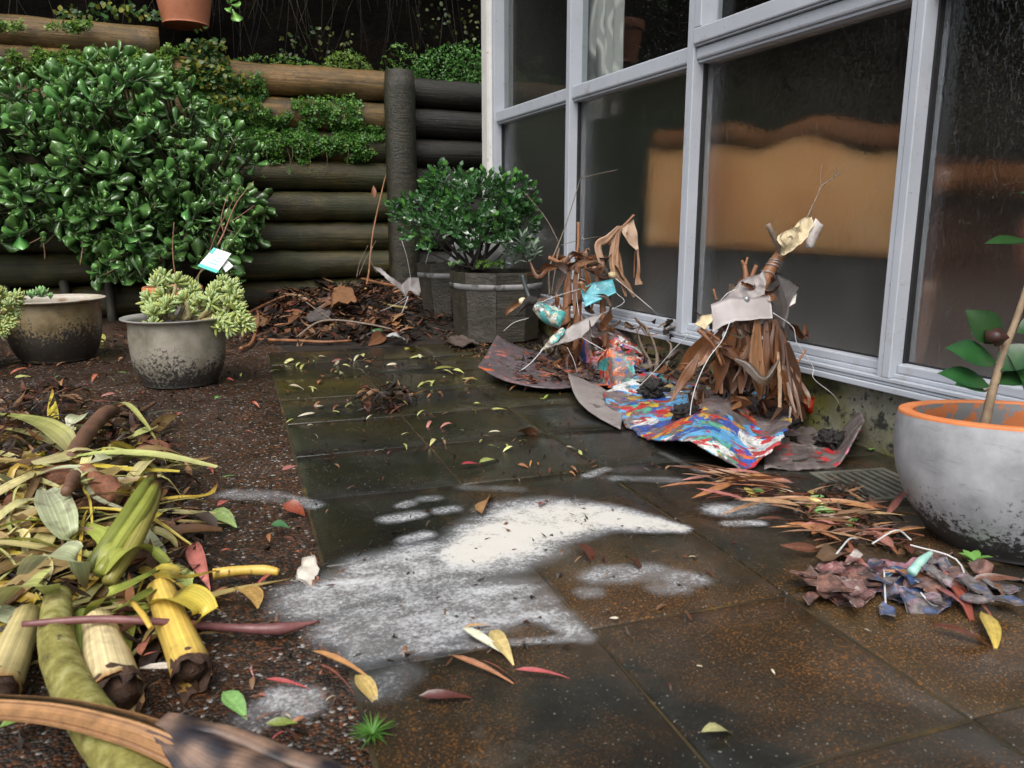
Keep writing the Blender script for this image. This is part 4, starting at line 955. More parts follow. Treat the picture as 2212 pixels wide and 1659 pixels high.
# ================================================================== pale succulents
def finger(L_, r0, c0, c1):
    v, f = tube([(0, 0, 0), (0, L_ * .3, 0.001), (0, L_ * .7, 0.003), (0, L_, 0.006)], [r0 * .45, r0 * .9, r0, r0 * .35], 6, 2)
    c = [tuple(c0[k] + (c1[k] - c0[k]) * min(1, max(0, q.y / L_)) for k in range(3)) for q in v]; return v, f, c
FQ = [finger(0.026, 0.0042, (0.22, 0.31, 0.09), (0.38, 0.48, 0.2)), finger(0.021, 0.0038, (0.27, 0.36, 0.12), (0.45, 0.54, 0.27)), finger(0.03, 0.004, (0.24, 0.29, 0.06), (0.4, 0.45, 0.14))]
FM = [mesh('succulent_leaf', *q) for q in FQ]
M_succ = vmat('powdery_succulent', 0.55, 0.2, 60, 0.05, rnd=0.2)
M_sstem = nmat('cream_stem', [(0.3, (0.22, 0.17, 0.07)), (0.7, (0.48, 0.42, 0.22))], 40, (0.5, 0.7), 0.2, 90, 0.001)
def succulent(label, root, stems, seed, nlv=5, lmax=300, big=1.0):
    """stems: lists of (vx,vy,depth) paths; rosettes sit along the upper half"""
    r_ = random.Random(seed); e = empty('succulent', root, label, 'succulent'); all_ = []
    for pts in stems:
        P = [D(*q) for q in pts]; obj('stem', tube(P, [0.006 * big, 0.005 * big, 0.0042 * big], 7, 4, 0.15), M_sstem, e)
        path = smooth_path(P, 8); 
        ends = [(path[-1], (path[-1] - path[-3]).normalized(), 1.0)]
        for _ in range(r_.choice([1, 2, 2])):
            i = r_.randrange(len(path) // 2, len(path) - 2); ends.append((path[i] + rdir(r_) * 0.012, ((path[-1] - path[-3]).normalized() * 0.5 + rdir(r_)).normalized(), 0.85))
        for (p, ax, s) in ends:
            u = ax.orthogonal().normalized(); w = ax.cross(u)
            for lv in range(nlv):
                for k in range(5):
                    a = k * 1.2566 + lv * 0.62 + r_.uniform(-.2, .2); rad = u * math.cos(a) + w * math.sin(a); op = 0.3 + lv * 0.3 + r_.uniform(-.1, .1)
                    all_.append((depth(p), r_.randrange(3), frame(p - ax * 0.0045 * lv + rad * 0.002, ax * math.cos(op) + rad * math.sin(op), ax, s * big * (0.6 + 0.1 * lv))))
    all_.sort(key=lambda q: q[0]); B = Bucket()
    for i, (d_, k, mw) in enumerate(all_):
        if i < lmax: link('leaf', FM[k], M_succ, e, mw)
        else: B.add(FQ[k], mw)
    if B.v: o = obj('leaf_mass', B.out(), vmat('succulent_mass', 0.55, 0.2, 60, 0.05), e); o['kind'] = 'stuff'
    return e
d0 = dB
stB = []
for (bx, by, mx, my, tx, ty, k) in ((345, 690, 330, 660, 315, 640, 0), (350, 690, 345, 640, 335, 605, -.03), (355, 690, 365, 640, 350, 590, .0), (370, 690, 375, 640, 385, 600, -.02), (360, 690, 345, 670, 320, 668, -.04), (385, 690, 400, 650, 402, 610, .02), (395, 690, 410, 660, 420, 620, 0), (400, 692, 425, 665, 430, 645, -.04), (420, 692, 450, 650, 470, 620, -.02), (420, 692, 460, 670, 485, 605, 0), (430, 692, 470, 660, 505, 612, -.03), (430, 694, 470, 685, 500, 650, -.05), (440, 695, 480, 690, 520, 665, -.06), (440, 695, 490, 695, 530, 690, -.07), (440, 695, 485, 705, 505, 710, -.08), (430, 695, 470, 700, 480, 702, -.08), (345, 692, 335, 685, 333, 668, -.07), (410, 690, 405, 660, 395, 640, -.05), (375, 690, 365, 670, 360, 650, -.06), (440, 690, 485, 670, 515, 635, -.04), (440, 692, 500, 690, 540, 705, -.07), (430, 690, 455, 660, 455, 635, -.06)):
    stB.append([(bx, by, d0 + k * .5), (mx, my, d0 + k), (tx, ty, d0 + k)])
succulent('pale finger-leaved succulent spilling from the speckled grey bowl pot', PB + Vector((0, 0, .17)), stB, 5, big=1.3)
stC = [[(-40, 660, 2.5), (-10, 650 + 6 * i, 2.45 - .01 * i), (x, y, 2.42 - .012 * i)] for i, (x, y) in enumerate(((20, 640), (38, 652), (10, 668), (30, 680), (5, 700), (22, 700), (42, 640), (0, 632), (8, 715)))]
succulent('pale green succulent hanging in from the left edge', PC + Vector((0, 0, .16)), stC, 6, 4, big=1.25)
# fresh green rosette in the ochre pot
rs = empty('rosette_succulent', PA_ + Vector((0, 0, 0.18)), 'fresh green rosette succulent in the ochre bowl pot', 'succulent')
rl = fat_leaf(0.05, 0.02, 0.006, 'obov', 0.5, 6, 0.2, lambda u, x: (0.16 + .1 * u, 0.34 + .1 * u, 0.16)); rlm = mesh('rosette_leaf', *rl)
for c_, n_, s_ in ((D(90, 642, dA - .03), 14, 0.9), (D(68, 645, dA - .05), 9, 0.7), (D(110, 646, dA - .08), 8, 0.5)):
    for k in range(n_):
        a = k * 2.399; op = 0.25 + k * 0.085; d_ = Vector((math.cos(a) * math.sin(op), math.sin(a) * math.sin(op), math.cos(op))); link('leaf', rlm, M_succ, rs, frame(c_, d_, (-d_.x, -d_.y, 1.2), s_))
# bare twigs and the plant tag in the bowl pot
rose = empty('bare_twig_bush', PB + Vector((0.02, 0.05, .17)), 'thin bare brown twigs rising behind the pale succulent', 'shrub')
M_twig = vmat('twig', 0.6, 0.3)
TW = lambda pts, r, c, par, d: obj('twig', (lambda q: (q[0], q[1], [c] * len(q[0])))(tube([D(x, y, d) for x, y in pts], r, 6, 5, 0.12)), M_twig, par)
dt = dB + 0.06
for pts, r0, c in ((((393, 655), (400, 640), (440, 575), (470, 500), (520, 400)), [.004, .0032, .002, .0012], (0.16, 0.08, 0.045)), (((470, 530), (485, 500), (510, 440), (548, 392)), [.003, .0022, .0012], (0.3, 0.15, 0.09)), (((395, 640), (380, 600), (373, 540), (376, 480)), [.003, .0022, .0014], (0.2, 0.09, 0.05)), (((498, 480), (520, 465), (548, 445)), [.0016, .001], (0.25, 0.12, 0.07)), (((482, 500), (478, 470), (492, 420)), [.0018, .001], (0.28, 0.13, 0.08)), (((425, 660), (428, 620), (432, 590), (470, 560), (530, 480)), [.003, .0025, .0018, .0012], (0.12, 0.17, 0.05)), (((440, 660), (455, 640), (480, 570), (500, 500)), [.0028, .002, .0014], (0.08, 0.07, 0.05))):
    TW(pts, r0, c, rose, dt)
tg = empty('plant_tag', D(470, 580, dt - .02), 'white plant tag with teal print stuck in the bowl pot', 'plant tag')
M_tag = nmat('tag_white', [(0.3, (0.75, 0.78, 0.78)), (0.7, (0.82, 0.85, 0.85))], 10, (0.3, 0.4), 0, 50)
M_teal = nmat('tag_teal', [(0.3, (0.08, 0.5, 0.45)), (0.7, (0.12, 0.6, 0.55))], 10, (0.3, 0.4), 0, 50)
dq = dt - 0.03
obj('card', sheet_poly([D(427, 575, dq), D(462, 535, dq), D(500, 548, dq - .01), D(468, 590, dq - .01)], 0.0012, 0, 0), M_tag, tg, False)
obj('stake', sheet_poly([D(478, 572, dq), D(492, 562, dq), D(504, 575, dq - .004), D(488, 588, dq - .004)], 0.001, 0, 0), M_tag, tg, False)
obj('print_band', sheet_poly([D(427, 575, dq - .002), D(432, 569, dq - .002), D(473, 584, dq - .012), D(468, 590, dq - .012)], 0.0006, 0, 0), M_teal, tg, False)
obj('print_band', sheet_poly([D(452, 546, dq - .002), D(462, 535, dq - .002), D(468, 537, dq - .004), D(458, 548, dq - .004)], 0.0006, 0, 0), M_teal, tg, False)
for i_ in range(3):
    x_ = 447 + 6 * i_; y_ = 566 - 6 * i_
    obj('print_line', sheet_poly([D(x_, y_, dq - .003), D(x_ + 1.2, y_ - 1.6, dq - .003), D(x_ + 22, y_ + 5.5, dq - .009), D(x_ + 21, y_ + 7.2, dq - .009)], 0.0004, 0, 0), M_teal, tg, False)

# ================================================================== clipped shrub in its planters by the house corner
M_stave = log_mat('grey_stave', [(0.3, (0.02, 0.017, 0.013)), (0.55, (0.05, 0.043, 0.034)), (0.75, (0.085, 0.073, 0.058))], 0.4, (0.045, 0.046, 0.016))
M_band = nmat('dull_zinc_band', [(0.3, (0.12, 0.12, 0.12)), (0.6, (0.28, 0.28, 0.28)), (0.8, (0.38, 0.38, 0.38))], 9, (0.5, 0.7), 0.1, 60, 0.001, specks=((14, 0.52, 0.64, (0.05, 0.045, 0.04)),))
def planter(c, r0, r1, h, label, nst=18, rot=0.0):
    e = empty('barrel_planter', c, label, 'planter')
    for k in range(nst):
        a0 = rot + 2 * math.pi * k / nst; a1 = rot + 2 * math.pi * (k + 1) / nst - 0.01; v = []
        for (r, z) in ((r0, 0), (r0 + (r1 - r0) * .8, h * .8), (r1, h), (r1 - 0.016, h), (r0 - 0.012, 0.0)):
            for a in (a0, (a0 + a1) / 2, a1): r_f = r * (math.cos((a1 - a0) / 2) if a == (a0 + a1) / 2 else 1); v.append((c.x + r_f * math.cos(a), c.y + r_f * math.sin(a), c.z + z))
        f = []
        for i in range(4):
            for j in (0, 1): q = i * 3 + j; f.append((q, q + 1, q + 4, q + 3))
        for j in (0, 1): f.append((12 + j, 13 + j, 1 + j, j))
        f += [(0, 3, 6, 9, 12), (14, 11, 8, 5, 2)]
        obj('stave', (v, f), M_stave, e, False)
    zb = h * .80; rb_ = r0 + (r1 - r0) * .8
    obj('band', place(lathe([(rb_ - .004, zb - .013), (rb_ + .0025, zb - .012), (rb_ + .0045, zb + .010), (rb_ - .002, zb + .011)], nst), c, Matrix.Rotation(rot, 4, 'Z')), M_band, e)
    obj('soil', place(lathe([(0.0005, h * .9), (r1 * .93, h * .88)], 24), c), M_potsoil, e)
    return e
q = D(1072, 708, 3.4); PF = Vector((q.x, q.y, 0)); PF.z = gnd(PF.x, PF.y)
dP = depth(PF); r1 = 104 / FPX * dP
zt = D(1070, 583, dP).z
r1 = min(r1, 1.468 - PF.x)
planter(PF, r1 * .9, r1, zt - PF.z, 'front half barrel planter with pale metal band under the clipped shrub', 9, 0.15)
q = G(965, 693); PK = q + hd * 0.13; PK.z = gnd(PK.x, PK.y); dK = depth(PK); zk = D(960, 566, dK).z
planter(PK, 0.115, 0.15, zk - PK.z, 'rear half barrel planter partly hidden behind the front one', 9, 0.3)
shrub = empty('clipped_shrub', Vector((PF.x, PF.y, zt)), 'rounded glossy green shrub growing in the barrel planter by the house corner', 'shrub')
M_sh = vmat('shrub_leaf', 0.25, 0.3, 30, 0.05, coat=1.0, spec=0.8); B = Bucket(); r_ = random.Random(9)
sl = [leaf(0.032, 0.0165, 'obov', 0.15, -0.4, 0, 3), leaf(0.027, 0.015, 'obov', 0.2, -0.6, 0, 3)]
root = D(1030, 572, dP + .03); tips = []
lobes = [(930, 470, 75, 62, 0), (975, 405, 62, 48, .02), (1040, 450, 90, 70, -.06), (1105, 430, 62, 55, .02), (1120, 490, 52, 55, 0), (985, 500, 90, 50, -.08), (1060, 510, 70, 45, -.05), (875, 455, 35, 25, .02)]
for (cx, cy, rx, ry, k) in lobes:
    c = D(cx, cy, dP + .02 + k); sx = rx / FPX * dP; sz_ = ry / FPX * dP; n_ = int(92 * rx * ry / 4000) + 10
    for _ in range(n_):
        d_ = rdir(r_); 
        if d_.z < -0.65: continue
        p = c + Vector((d_.x * sx, d_.y * sx * .9, d_.z * sz_)) * r_.uniform(0.72, 1.04)
        if p.x > 1.47: continue
        tips.append((p + rdir(r_) * .02, (d_ + Vector((0, -.25, .6)) + rdir(r_) * .6).normalized()))
for (p, ax) in tips:
    u = ax.orthogonal().normalized(); w = ax.cross(u); n_ = r_.choice([7, 8, 9]); k0 = r_.uniform(.75, 1.35); new = r_.random() < 0.2
    for k in range(n_):
        a = k * 2.399; op = 0.35 + k * 0.14; rad = u * math.cos(a) + w * math.sin(a); d_ = ax * math.cos(op) + rad * math.sin(op)
        c = (0.09, 0.25, 0.04) if new and k < 4 else (0.036 * k0, 0.115 * k0, 0.028 * k0)
        B.add(sl[k % 2], frame(p - ax * 0.004 * k, d_, ax, r_.uniform(.8, 1.35)), c)
o = obj('foliage', B.out(), M_sh, shrub); o['kind'] = 'stuff'
B = Bucket()
for i in range(22):
    t = tips[r_.randrange(len(tips))][0]; s0 = root + Vector((r_.uniform(-.05, .05), r_.uniform(-.05, .05), -0.02))
    B.add(tube([s0, s0.lerp(t, .5) + Vector((0, 0, -.02)), t], [0.007, 0.005, 0.002], 6, 5, 0.2), None, (0.02, 0.016, 0.012))
obj('stems', B.out(), vmat('dark_stem', 0.7, 0.3), shrub)
o = obj('white_bag', place(blob(0.12, 3, 0.35, 1.7, 4, (1.15, .5, .9)), D(1035, 545, dP + 0.32)), nmat('white_plastic', [(0.3, (0.75, 0.75, 0.75)), (0.7, (0.82, 0.82, 0.82))], 8, (0.3, 0.5), 0.2, 30, 0.004)); 
_c = D(1035, 545, dP + 0.32)
tag(o, 'white plastic bag standing behind the stems of the clipped shrub', 'bag')
# silver plant and small greens in the planters
sv_ = empty('silver_plant', D(1120, 575, dP - .02), 'woolly silver leaved plant at the right of the front planter', 'plant')
ql = leaf(0.062, 0.021, 'ell', 0.25, 0.3, 0, 5, 0.0, lambda u, s: (0.17, 0.25, 0.17) if s else (0.3, 0.36, 0.29)); qm = mesh('silver_leaf', *ql); M_silver = vmat('woolly_silver', 0.9, 0.2, 120, 0.4, rnd=0.3, spec=0.1)
for (cx, cy, n_, s_) in ((1130, 535, 22, 1.0), (1095, 552, 14, .85), (1155, 550, 12, .8), (1110, 565, 10, .7), (1140, 560, 10, .8)):
    c = D(cx, cy + 10, dP - .03)
    for k in range(n_):
        a = k * 2.399; op = .2 + 1.1 * (k / n_) ** .7; d_ = Vector((math.cos(a) * math.sin(op), math.sin(a) * math.sin(op) - .15, math.cos(op)))
        p = c + Vector((0, 0, 0.05 * (1 - k / n_))); p.x = min(p.x, 1.455)
        link('leaf', qm, M_silver, sv_, frame(p, d_, (-d_.x * .5, -d_.y * .5 - .4, 1), s_))
obj('stem', tube([D(1128, 582, dP - .02), D(1130, 555, dP - .02), D(1130, 520, dP - .02)], .003, 6, 4), M_jstem, sv_)
clover('bright small weeds in the front barrel planter', [(lambda r_: D(r_.uniform(1030, 1085), r_.uniform(562, 577), dP - .06 + r_.uniform(-.03, .03)), 70)], [(0.13, 0.26, 0.03), (0.09, 0.2, 0.03)], 'planter_weeds', (.006, .011), Vector((0, -.5, .8)), 31)
sd_ = empty('small_succulent', D(980, 582, dP - .04), 'small green succulent at the rim of the rear planter', 'succulent')
for (cx, cy, s_) in ((975, 578, .6), (992, 574, .55)):
    for k in range(8):
        a = k * 2.399; op = .3 + k * .13; d_ = Vector((math.cos(a) * math.sin(op), math.sin(a) * math.sin(op), math.cos(op))); link('leaf', rlm, M_jade, sd_, frame(D(cx, cy, dP - .08), d_, (-d_.x, -d_.y, 1.2), s_))
# ================================================================== painted lino and scrap sculptures by the windows
def paint_mat(name, base, bands, scale=7.0, dist=0.6, cover=(0.56, 0.575), seed=0.0, dirt=0.5):
    """grey sheet with splashes of several paints laid over one another, scuffed and dirty"""
    m, N, L, b = new_mat(name)
    co = coords(N, L)
    nb = noise_n(N, L, co, 20, 6, 0.7); rb_ = ramp(N, [(0.3, tuple(q * .55 for q in base)), (0.7, tuple(q * 1.25 for q in base))]); L.new(nb.outputs[0], rb_.inputs[0]); c = rb_.outputs[0]
    mp0 = N.new('ShaderNodeMapping'); mp0.inputs['Location'].default_value = (seed, 0, seed); L.new(co, mp0.inputs[0]); area = noise_n(N, L, mp0.outputs[0], scale * .45, 3, .5)
    for i, colr in enumerate(bands):
        mp = N.new('ShaderNodeMapping'); mp.inputs['Location'].default_value = (seed + i * 3.7, seed * 2 - i * 1.9, i * .83); L.new(co, mp.inputs[0])
        n1 = noise_n(N, L, mp.outputs[0], scale * (1 + .35 * ((i * 7) % 4)), 5, 0.55, dist); k = math_n(N, L, 'ADD', n1.outputs[0], math_n(N, L, 'MULTIPLY', math_n(N, L, 'SUBTRACT', area.outputs[0], .5), .35))
        rc = ramp(N, [(cover[0], 0.0), (cover[1], 0.95)]); L.new(k, rc.inputs[0]); c = mixc(N, L, rc.outputs[0], c, colr)
    n3 = noise_n(N, L, co, 30, 8, 0.78); rd = ramp(N, [(0.5, 0.0), (0.62, dirt)]); L.new(n3.outputs[0], rd.inputs[0]); c = mixc(N, L, rd.outputs[0], c, (0.05, 0.04, 0.036))
    n4 = noise_n(N, L, co, 160, 3, 0.6); r4 = ramp(N, [(0.35, 0.72), (0.65, 1.12)]); L.new(n4.outputs[0], r4.inputs[0]); c = mixc(N, L, 1.0, c, r4.outputs[0], 'MULTIPLY')
    L.new(c, b.inputs['Base Color']); b.inputs['Roughness'].default_value = 0.45; bump_n(N, L, nb.outputs[0], 0.4, 0.004, b); return m
GY = (0.19, 0.16, 0.155)
RED, ORG, YEL, BLU, LBL, GRN, WHT, PNK, TEA, PUR = (0.5, 0.03, 0.03), (0.6, 0.13, 0.04), (0.62, 0.4, 0.05), (0.03, 0.1, 0.42), (0.12, 0.4, 0.7), (0.1, 0.42, 0.28), (0.7, 0.72, 0.7), (0.6, 0.2, 0.26), (0.05, 0.35, 0.34), (0.12, 0.08, 0.2)
M_paint_bright = paint_mat('poured_paint_bright', GY, [ORG, RED, BLU, PUR, GRN, YEL, BLU, LBL, WHT, RED, LBL], 8, 0.5, (0.585, 0.6), 0.35, 0.8)
M_paint_pink = paint_mat('poured_paint_pink', GY, [PNK, RED, ORG, PNK, BLU, WHT], 10, 0.6, (0.58, 0.6), 3.1, 0.8)
M_paint_faint = paint_mat('faint_paint', GY, [(0.34, 0.3, 0.29), PNK, RED], 12, .6, (0.62, 0.65), 7.7, 0.85)
M_paint_teal = paint_mat('teal_cream_paint', (0.24, 0.22, 0.19), [TEA, WHT, (0.6, 0.55, 0.42), TEA], 18, .6, (0.52, 0.55), 1.7, 0.8)
M_lino = nmat('grey_lino', [(0.3, (0.2, 0.175, 0.17)), (0.7, (0.33, 0.3, 0.29))], 9, (0.35, 0.55), 0.25, 60, 0.002, specks=((24, 0.6, 0.68, (0.1, 0.08, 0.075)),))
M_lino_pale = nmat('pale_mauve_lino', [(0.3, (0.34, 0.305, 0.3)), (0.7, (0.47, 0.43, 0.425))], 7, (0.35, 0.55), 0.2, 60, 0.002, specks=((20, 0.62, 0.7, (0.2, 0.17, 0.16)),))
M_lino_dark = nmat('dark_lino_back', [(0.3, (0.03, 0.025, 0.023)), (0.7, (0.075, 0.062, 0.058))], 10, (0.4, 0.6), 0.35, 50, 0.003, specks=((20, 0.62, 0.72, (0.14, 0.12, 0.11)),))
M_cream = nmat('torn_cream_board', [(0.3, (0.42, 0.33, 0.18)), (0.55, (0.62, 0.52, 0.33)), (0.75, (0.68, 0.62, 0.5))], 35, (0.6, 0.8), 0.8, 90, 0.004, specks=((40, 0.62, 0.68, (0.16, 0.11, 0.06)),))
M_white_rag = nmat('white_board', [(0.3, (0.5, 0.47, 0.45)), (0.7, (0.66, 0.63, 0.6))], 12, (0.5, 0.7), 0.2, 60, 0.002, specks=((18, 0.62, 0.72, (0.45, 0.3, 0.26)),))
M_wire = nmat('white_coated_wire', [(0.3, (0.5, 0.5, 0.5)), (0.7, (0.62, 0.62, 0.61))], 20, (0.35, 0.5), 0, 50)
M_gwire = nmat('steel_wire', [(0.3, (0.28, 0.29, 0.3)), (0.7, (0.38, 0.39, 0.4))], 20, (0.3, 0.45), 0, 50, metal=0.5)
M_stick = nmat('reddish_stick', [(0.3, (0.13, 0.05, 0.022)), (0.55, (0.27, 0.12, 0.055)), (0.75, (0.36, 0.2, 0.11))], 30, (0.4, 0.65), 0.5, 90, 0.003, stretch=(1, 1, .3))
M_greytwig = nmat('grey_twig', [(0.3, (0.1, 0.075, 0.055)), (0.7, (0.26, 0.2, 0.15))], 30, (0.5, 0.7), 0.4, 90, 0.002)
M_black = nmat('black_clump', [(0.3, (0.008, 0.007, 0.007)), (0.7, (0.03, 0.026, 0.024))], 40, (0.4, 0.8), 1.0, 70, 0.008)
M_dead = vmat('dead_leaf', 0.34, 0.45, 35, 0.4, trans=0.12, stretch=(2.2, 2.2, .35), kind='POS', vein=14.0)
BR = [(0.13, 0.052, 0.02), (0.2, 0.082, 0.032), (0.075, 0.033, 0.017), (0.24, 0.115, 0.05)]
def dead_col(c, seed):
    r_ = random.Random(seed); ph = r_.uniform(0, 6)
    return lambda u, s: tuple(q * (0.75 + 0.5 * abs(math.sin(s * 4 + ph)) * (0.6 + 0.4 * math.sin(u * 5 + ph))) for q in c)
def sheet_at(name, pts, mat, par, th=0.0028, amp=0.006, fs=14, seed=0, cuts=3, smooth=True):
    return obj(name, sheet_poly([D(*q) for q in pts], th, cuts, amp, fs, seed), mat, par, smooth)

# ---------- nearer figure
B2 = G(1600, 950); d2 = depth(B2); h2 = lambda x, y, k=0.0: D(x, y, d2 + k)
fig2 = empty('scrap_sculpture', B2, 'larger scrap sculpture with cream torn head, grey lino body and brown leaf skirt', 'sculpture')
obj('neck', tube([h2(1600, 790), h2(1612, 700), h2(1640, 628), h2(1660, 588), h2(1684, 553), h2(1712, 512)], [0.017, 0.017, 0.0165, 0.0155, 0.015, 0.010], 14, 6, 0.12), M_stick, fig2)
obj('branch_stub', tube([h2(1689, 545, -.01), h2(1678, 522, -.02), h2(1658, 484, -.03)], [0.010, 0.0075, 0.0072], 10, 5, 0.1), M_greytwig, fig2)
sheet_at('head', [(1683, 545, d2 - .03), (1679, 525, d2 - .045), (1683, 507, d2 - .04), (1702, 503, d2 - .035), (1715, 488, d2 - .02), (1735, 474, d2 - .01), (1752, 470, d2), (1748, 490, d2 - .005), (1738, 512, d2 - .015), (1722, 530, d2 - .02), (1700, 548, d2 - .03), (1688, 556, d2 - .03)], M_cream, fig2, 0.009, 0.012, 40, 3)
def curl2(u, v):
    a = R(-60 + 175 * u); c = h2(1748, 505, 0.01); ax = (h2(1765, 472) - h2(1740, 528)).normalized(); s = RIGHT * math.cos(a) - Vector((FWD.x, FWD.y, 0)).normalized() * math.sin(a)
    s = s - ax * s.dot(ax); return c + ax * (0.032 * (v - .5) * 2 + 0.004 * math.sin(u * 7)) + s.normalized() * 0.020
obj('ear', grid_sheet(curl2, 20, 8, 0.0025), M_white_rag, fig2)
for pts, r0 in ((((1740, 480), (1747, 462), (1764, 426), (1774, 403), (1800, 384), (1824, 366)), [.0028, .0022, .0018, .0013]), (((1774, 403), (1772, 385), (1776, 355)), [.0013, .0008]), (((1800, 384), (1803, 372), (1806, 355)), [.0014, .0009])):
    obj('twig', tube([h2(x, y, .0) for x, y in pts], r0, 6, 5, 0.2), M_greytwig, fig2)
for (cx, cy, sq) in ((1674, 571, 1.0), (1669, 577, 1.1), (1658, 592, 1.15), (1676, 566, .95)):
    c = h2(cx, cy); ax = (h2(1684, 553) - h2(1660, 588)).normalized(); u = ax.orthogonal().normalized(); w = ax.cross(u)
    P = [c + (u * math.cos(a) + w * math.sin(a)) * 0.0178 * sq + ax * 0.004 * math.sin(a * 2) for a in [i * 0.4488 for i in range(15)]]
    obj('wire_loop', tube(P, 0.0011, 5, 2, raw=True), M_gwire, fig2)
for pts, r0 in ((((1612, 625), (1611, 595), (1608, 573)), [.008, .0065, .005]), (((1609, 575), (1602, 562)), [.004, .003]), (((1609, 575), (1615, 556)), [.004, .003]), (((1618, 625), (1624, 598), (1634, 573)), [.006, .0055, .005]), (((1590, 660), (1604, 640), (1622, 604)), [.006, .005, .004]), (((1548, 648), (1545, 640), (1541, 624)), [.003, .003])):
    obj('stick', tube([h2(x, y, -.02) for x, y in pts], r0, 8, 4, 0.2), M_stick, fig2)
sheet_at('lino_sheet', [(1537, 657, d2 - .05), (1572, 644, d2 - .055), (1624, 644, d2 - .05), (1663, 637, d2 - .04), (1668, 688, d2 - .05), (1630, 691, d2 - .06), (1589, 695, d2 - .065), (1560, 704, d2 - .06), (1540, 718, d2 - .05)], M_lino_pale, fig2, 0.003, 0.006, 10, 1)
sheet_at('lino_sheet', [(1560, 650, d2 - .02), (1588, 622, d2 - .03), (1602, 604, d2 - .03), (1630, 596, d2 - .03), (1650, 586, d2 - .02), (1656, 612, d2 - .03), (1652, 636, d2 - .045), (1630, 650, d2 - .05), (1600, 655, d2 - .05)], M_lino, fig2, 0.003, 0.012, 22, 2)
sheet_at('lino_sheet', [(1650, 606, d2 + .01), (1674, 588, d2 + .02), (1700, 603, d2 + .015), (1727, 622, d2 + .01), (1712, 645, d2 + .01), (1703, 668, d2 + .01), (1693, 710, d2), (1672, 690, d2 - .005), (1652, 660, d2)], M_lino_dark, fig2, 0.004, 0.008, 8, 3)
sheet_at('paper_flap', [(1722, 632, d2 - .002), (1718, 655, d2 - .004), (1704, 663, d2 - .002), (1712, 645, d2)], M_white_rag, fig2, 0.001, 0.002, 30, 4, 1)
sheet_at('cream_lump', [(1500, 700, d2 - .05), (1515, 685, d2 - .05), (1535, 680, d2 - .05), (1540, 696, d2 - .06), (1520, 712, d2 - .06)], M_cream, fig2, 0.006, 0.01, 40, 6, 2)
bl = obj('clay_blob', place(blob(0.009, 2, 0.3, 3, 8), h2(1612, 647, -.055)), M_gwire, fig2)
# skirt of dead banana-like leaves
def strip(par, pts, w, seed, d0=0.0, n=6, pleats=0, c=None, name='leaf_strip', dd=d2, nrm=None, fold=0.15):
    r_ = random.Random(seed); P = []
    for i, q in enumerate(pts):
        k = q[2] if len(q) > 2 else 0.0; P.append(D(q[0], q[1], dd + d0 + k + r_.uniform(-.006, .006)))
    return obj(name, ribbon(P, w, nrm or (-FWD.x + r_.uniform(-.4, .4), -FWD.y + r_.uniform(-.4, .4), 0.2), n, fold, pleats, dead_col(c or r_.choice(BR), seed)), M_dead, par)
sk = [((1592, 690), (1578, 745), (1560, 800), (1545, 850)), ((1612, 690), (1612, 750), (1604, 810), (1600, 850)), ((1636, 690), (1634, 765), (1640, 820), (1642, 862)), ((1655, 690), (1655, 760), (1648, 800), (1650, 852)), ((1672, 690), (1692, 760), (1714, 830), (1735, 880)), ((1684, 710), (1672, 770), (1685, 830), (1686, 895)), ((1700, 740), (1715, 800), (1722, 850), (1740, 905)), ((1578, 705), (1560, 760), (1552, 800), (1558, 850)), ((1600, 700), (1590, 760), (1586, 820), (1580, 850)), ((1625, 690), (1622, 740), (1618, 800), (1615, 845)), ((1664, 690), (1670, 750), (1668, 800), (1672, 860)), ((1560, 712), (1540, 740), (1512, 770), (1490, 800)), ((1540, 716), (1520, 735), (1490, 765), (1465, 800)), ((1690, 800), (1700, 840), (1715, 880), (1722, 905))]
for i, p in enumerate(sk):
    w = [0.010, 0.022, 0.026, 0.008] if i not in (4, 6, 2) else [0.014, 0.04, 0.036, 0.006]
    strip(fig2, p, w, 100 + i, rng.uniform(-.05, .03), 6, 3 if i in (2, 4, 5, 6, 3) else 0)
for i in range(14):
    x = rng.uniform(1545, 1700); strip(fig2, ((x, 700), (x + (x - 1630) * .1 + rng.uniform(-15, 15), 760), (x + (x - 1630) * .3 + rng.uniform(-30, 30), 810 + rng.uniform(-30, 60))), [0.004, 0.010, 0.007, 0.002], 140 + i, rng.uniform(-.05, .05), 5, 0)
strip(fig2, ((1510, 765), (1490, 800), (1470, 830), (1449, 868)), [0.006, 0.028, 0.02, 0.004], 171, -.1, 6, 3, BR[1])
strip(fig2, ((1684, 880, -.05), (1684, 820, -.02), (1680, 760, 0)), [0.008, 0.01, 0.006], 172, -.03, c=(0.34, 0.22, 0.13))
for i in range(4): strip(fig2, ((1690 + i * 5, 790, 0), (1700 + i * 11 + rng.uniform(-12, 12), 850, -.02), (1705 + i * 14, 895 + rng.uniform(-20, 20), -.04)), [0.004, 0.01, 0.003], 180 + i, -.03, c=(0.17, 0.09, 0.05))
for pts, mt, r0 in ((((1577, 695, -.07), (1560, 735, -.09), (1530, 775, -.1), (1507, 823, -.11), (1494, 870, -.12), (1488, 930, -.13)), M_wire, .0011), (((1670, 676, -.05), (1712, 706, -.03), (1722, 742, -.02), (1755, 790, 0), (1758, 818, .0), (1800, 853, .03), (1820, 885, .04), (1845, 925, .05)), M_wire, .0011), (((1548, 660, -.05), (1570, 635, -.06), (1590, 625, -.06)), M_wire, .001), (((1508, 703, -.06), (1455, 755, .0), (1420, 795, .05), (1365, 850, .1)), M_wire, .0011)):
    obj('wire', tube([h2(*q) for q in pts], r0, 6, 6), mt, fig2)
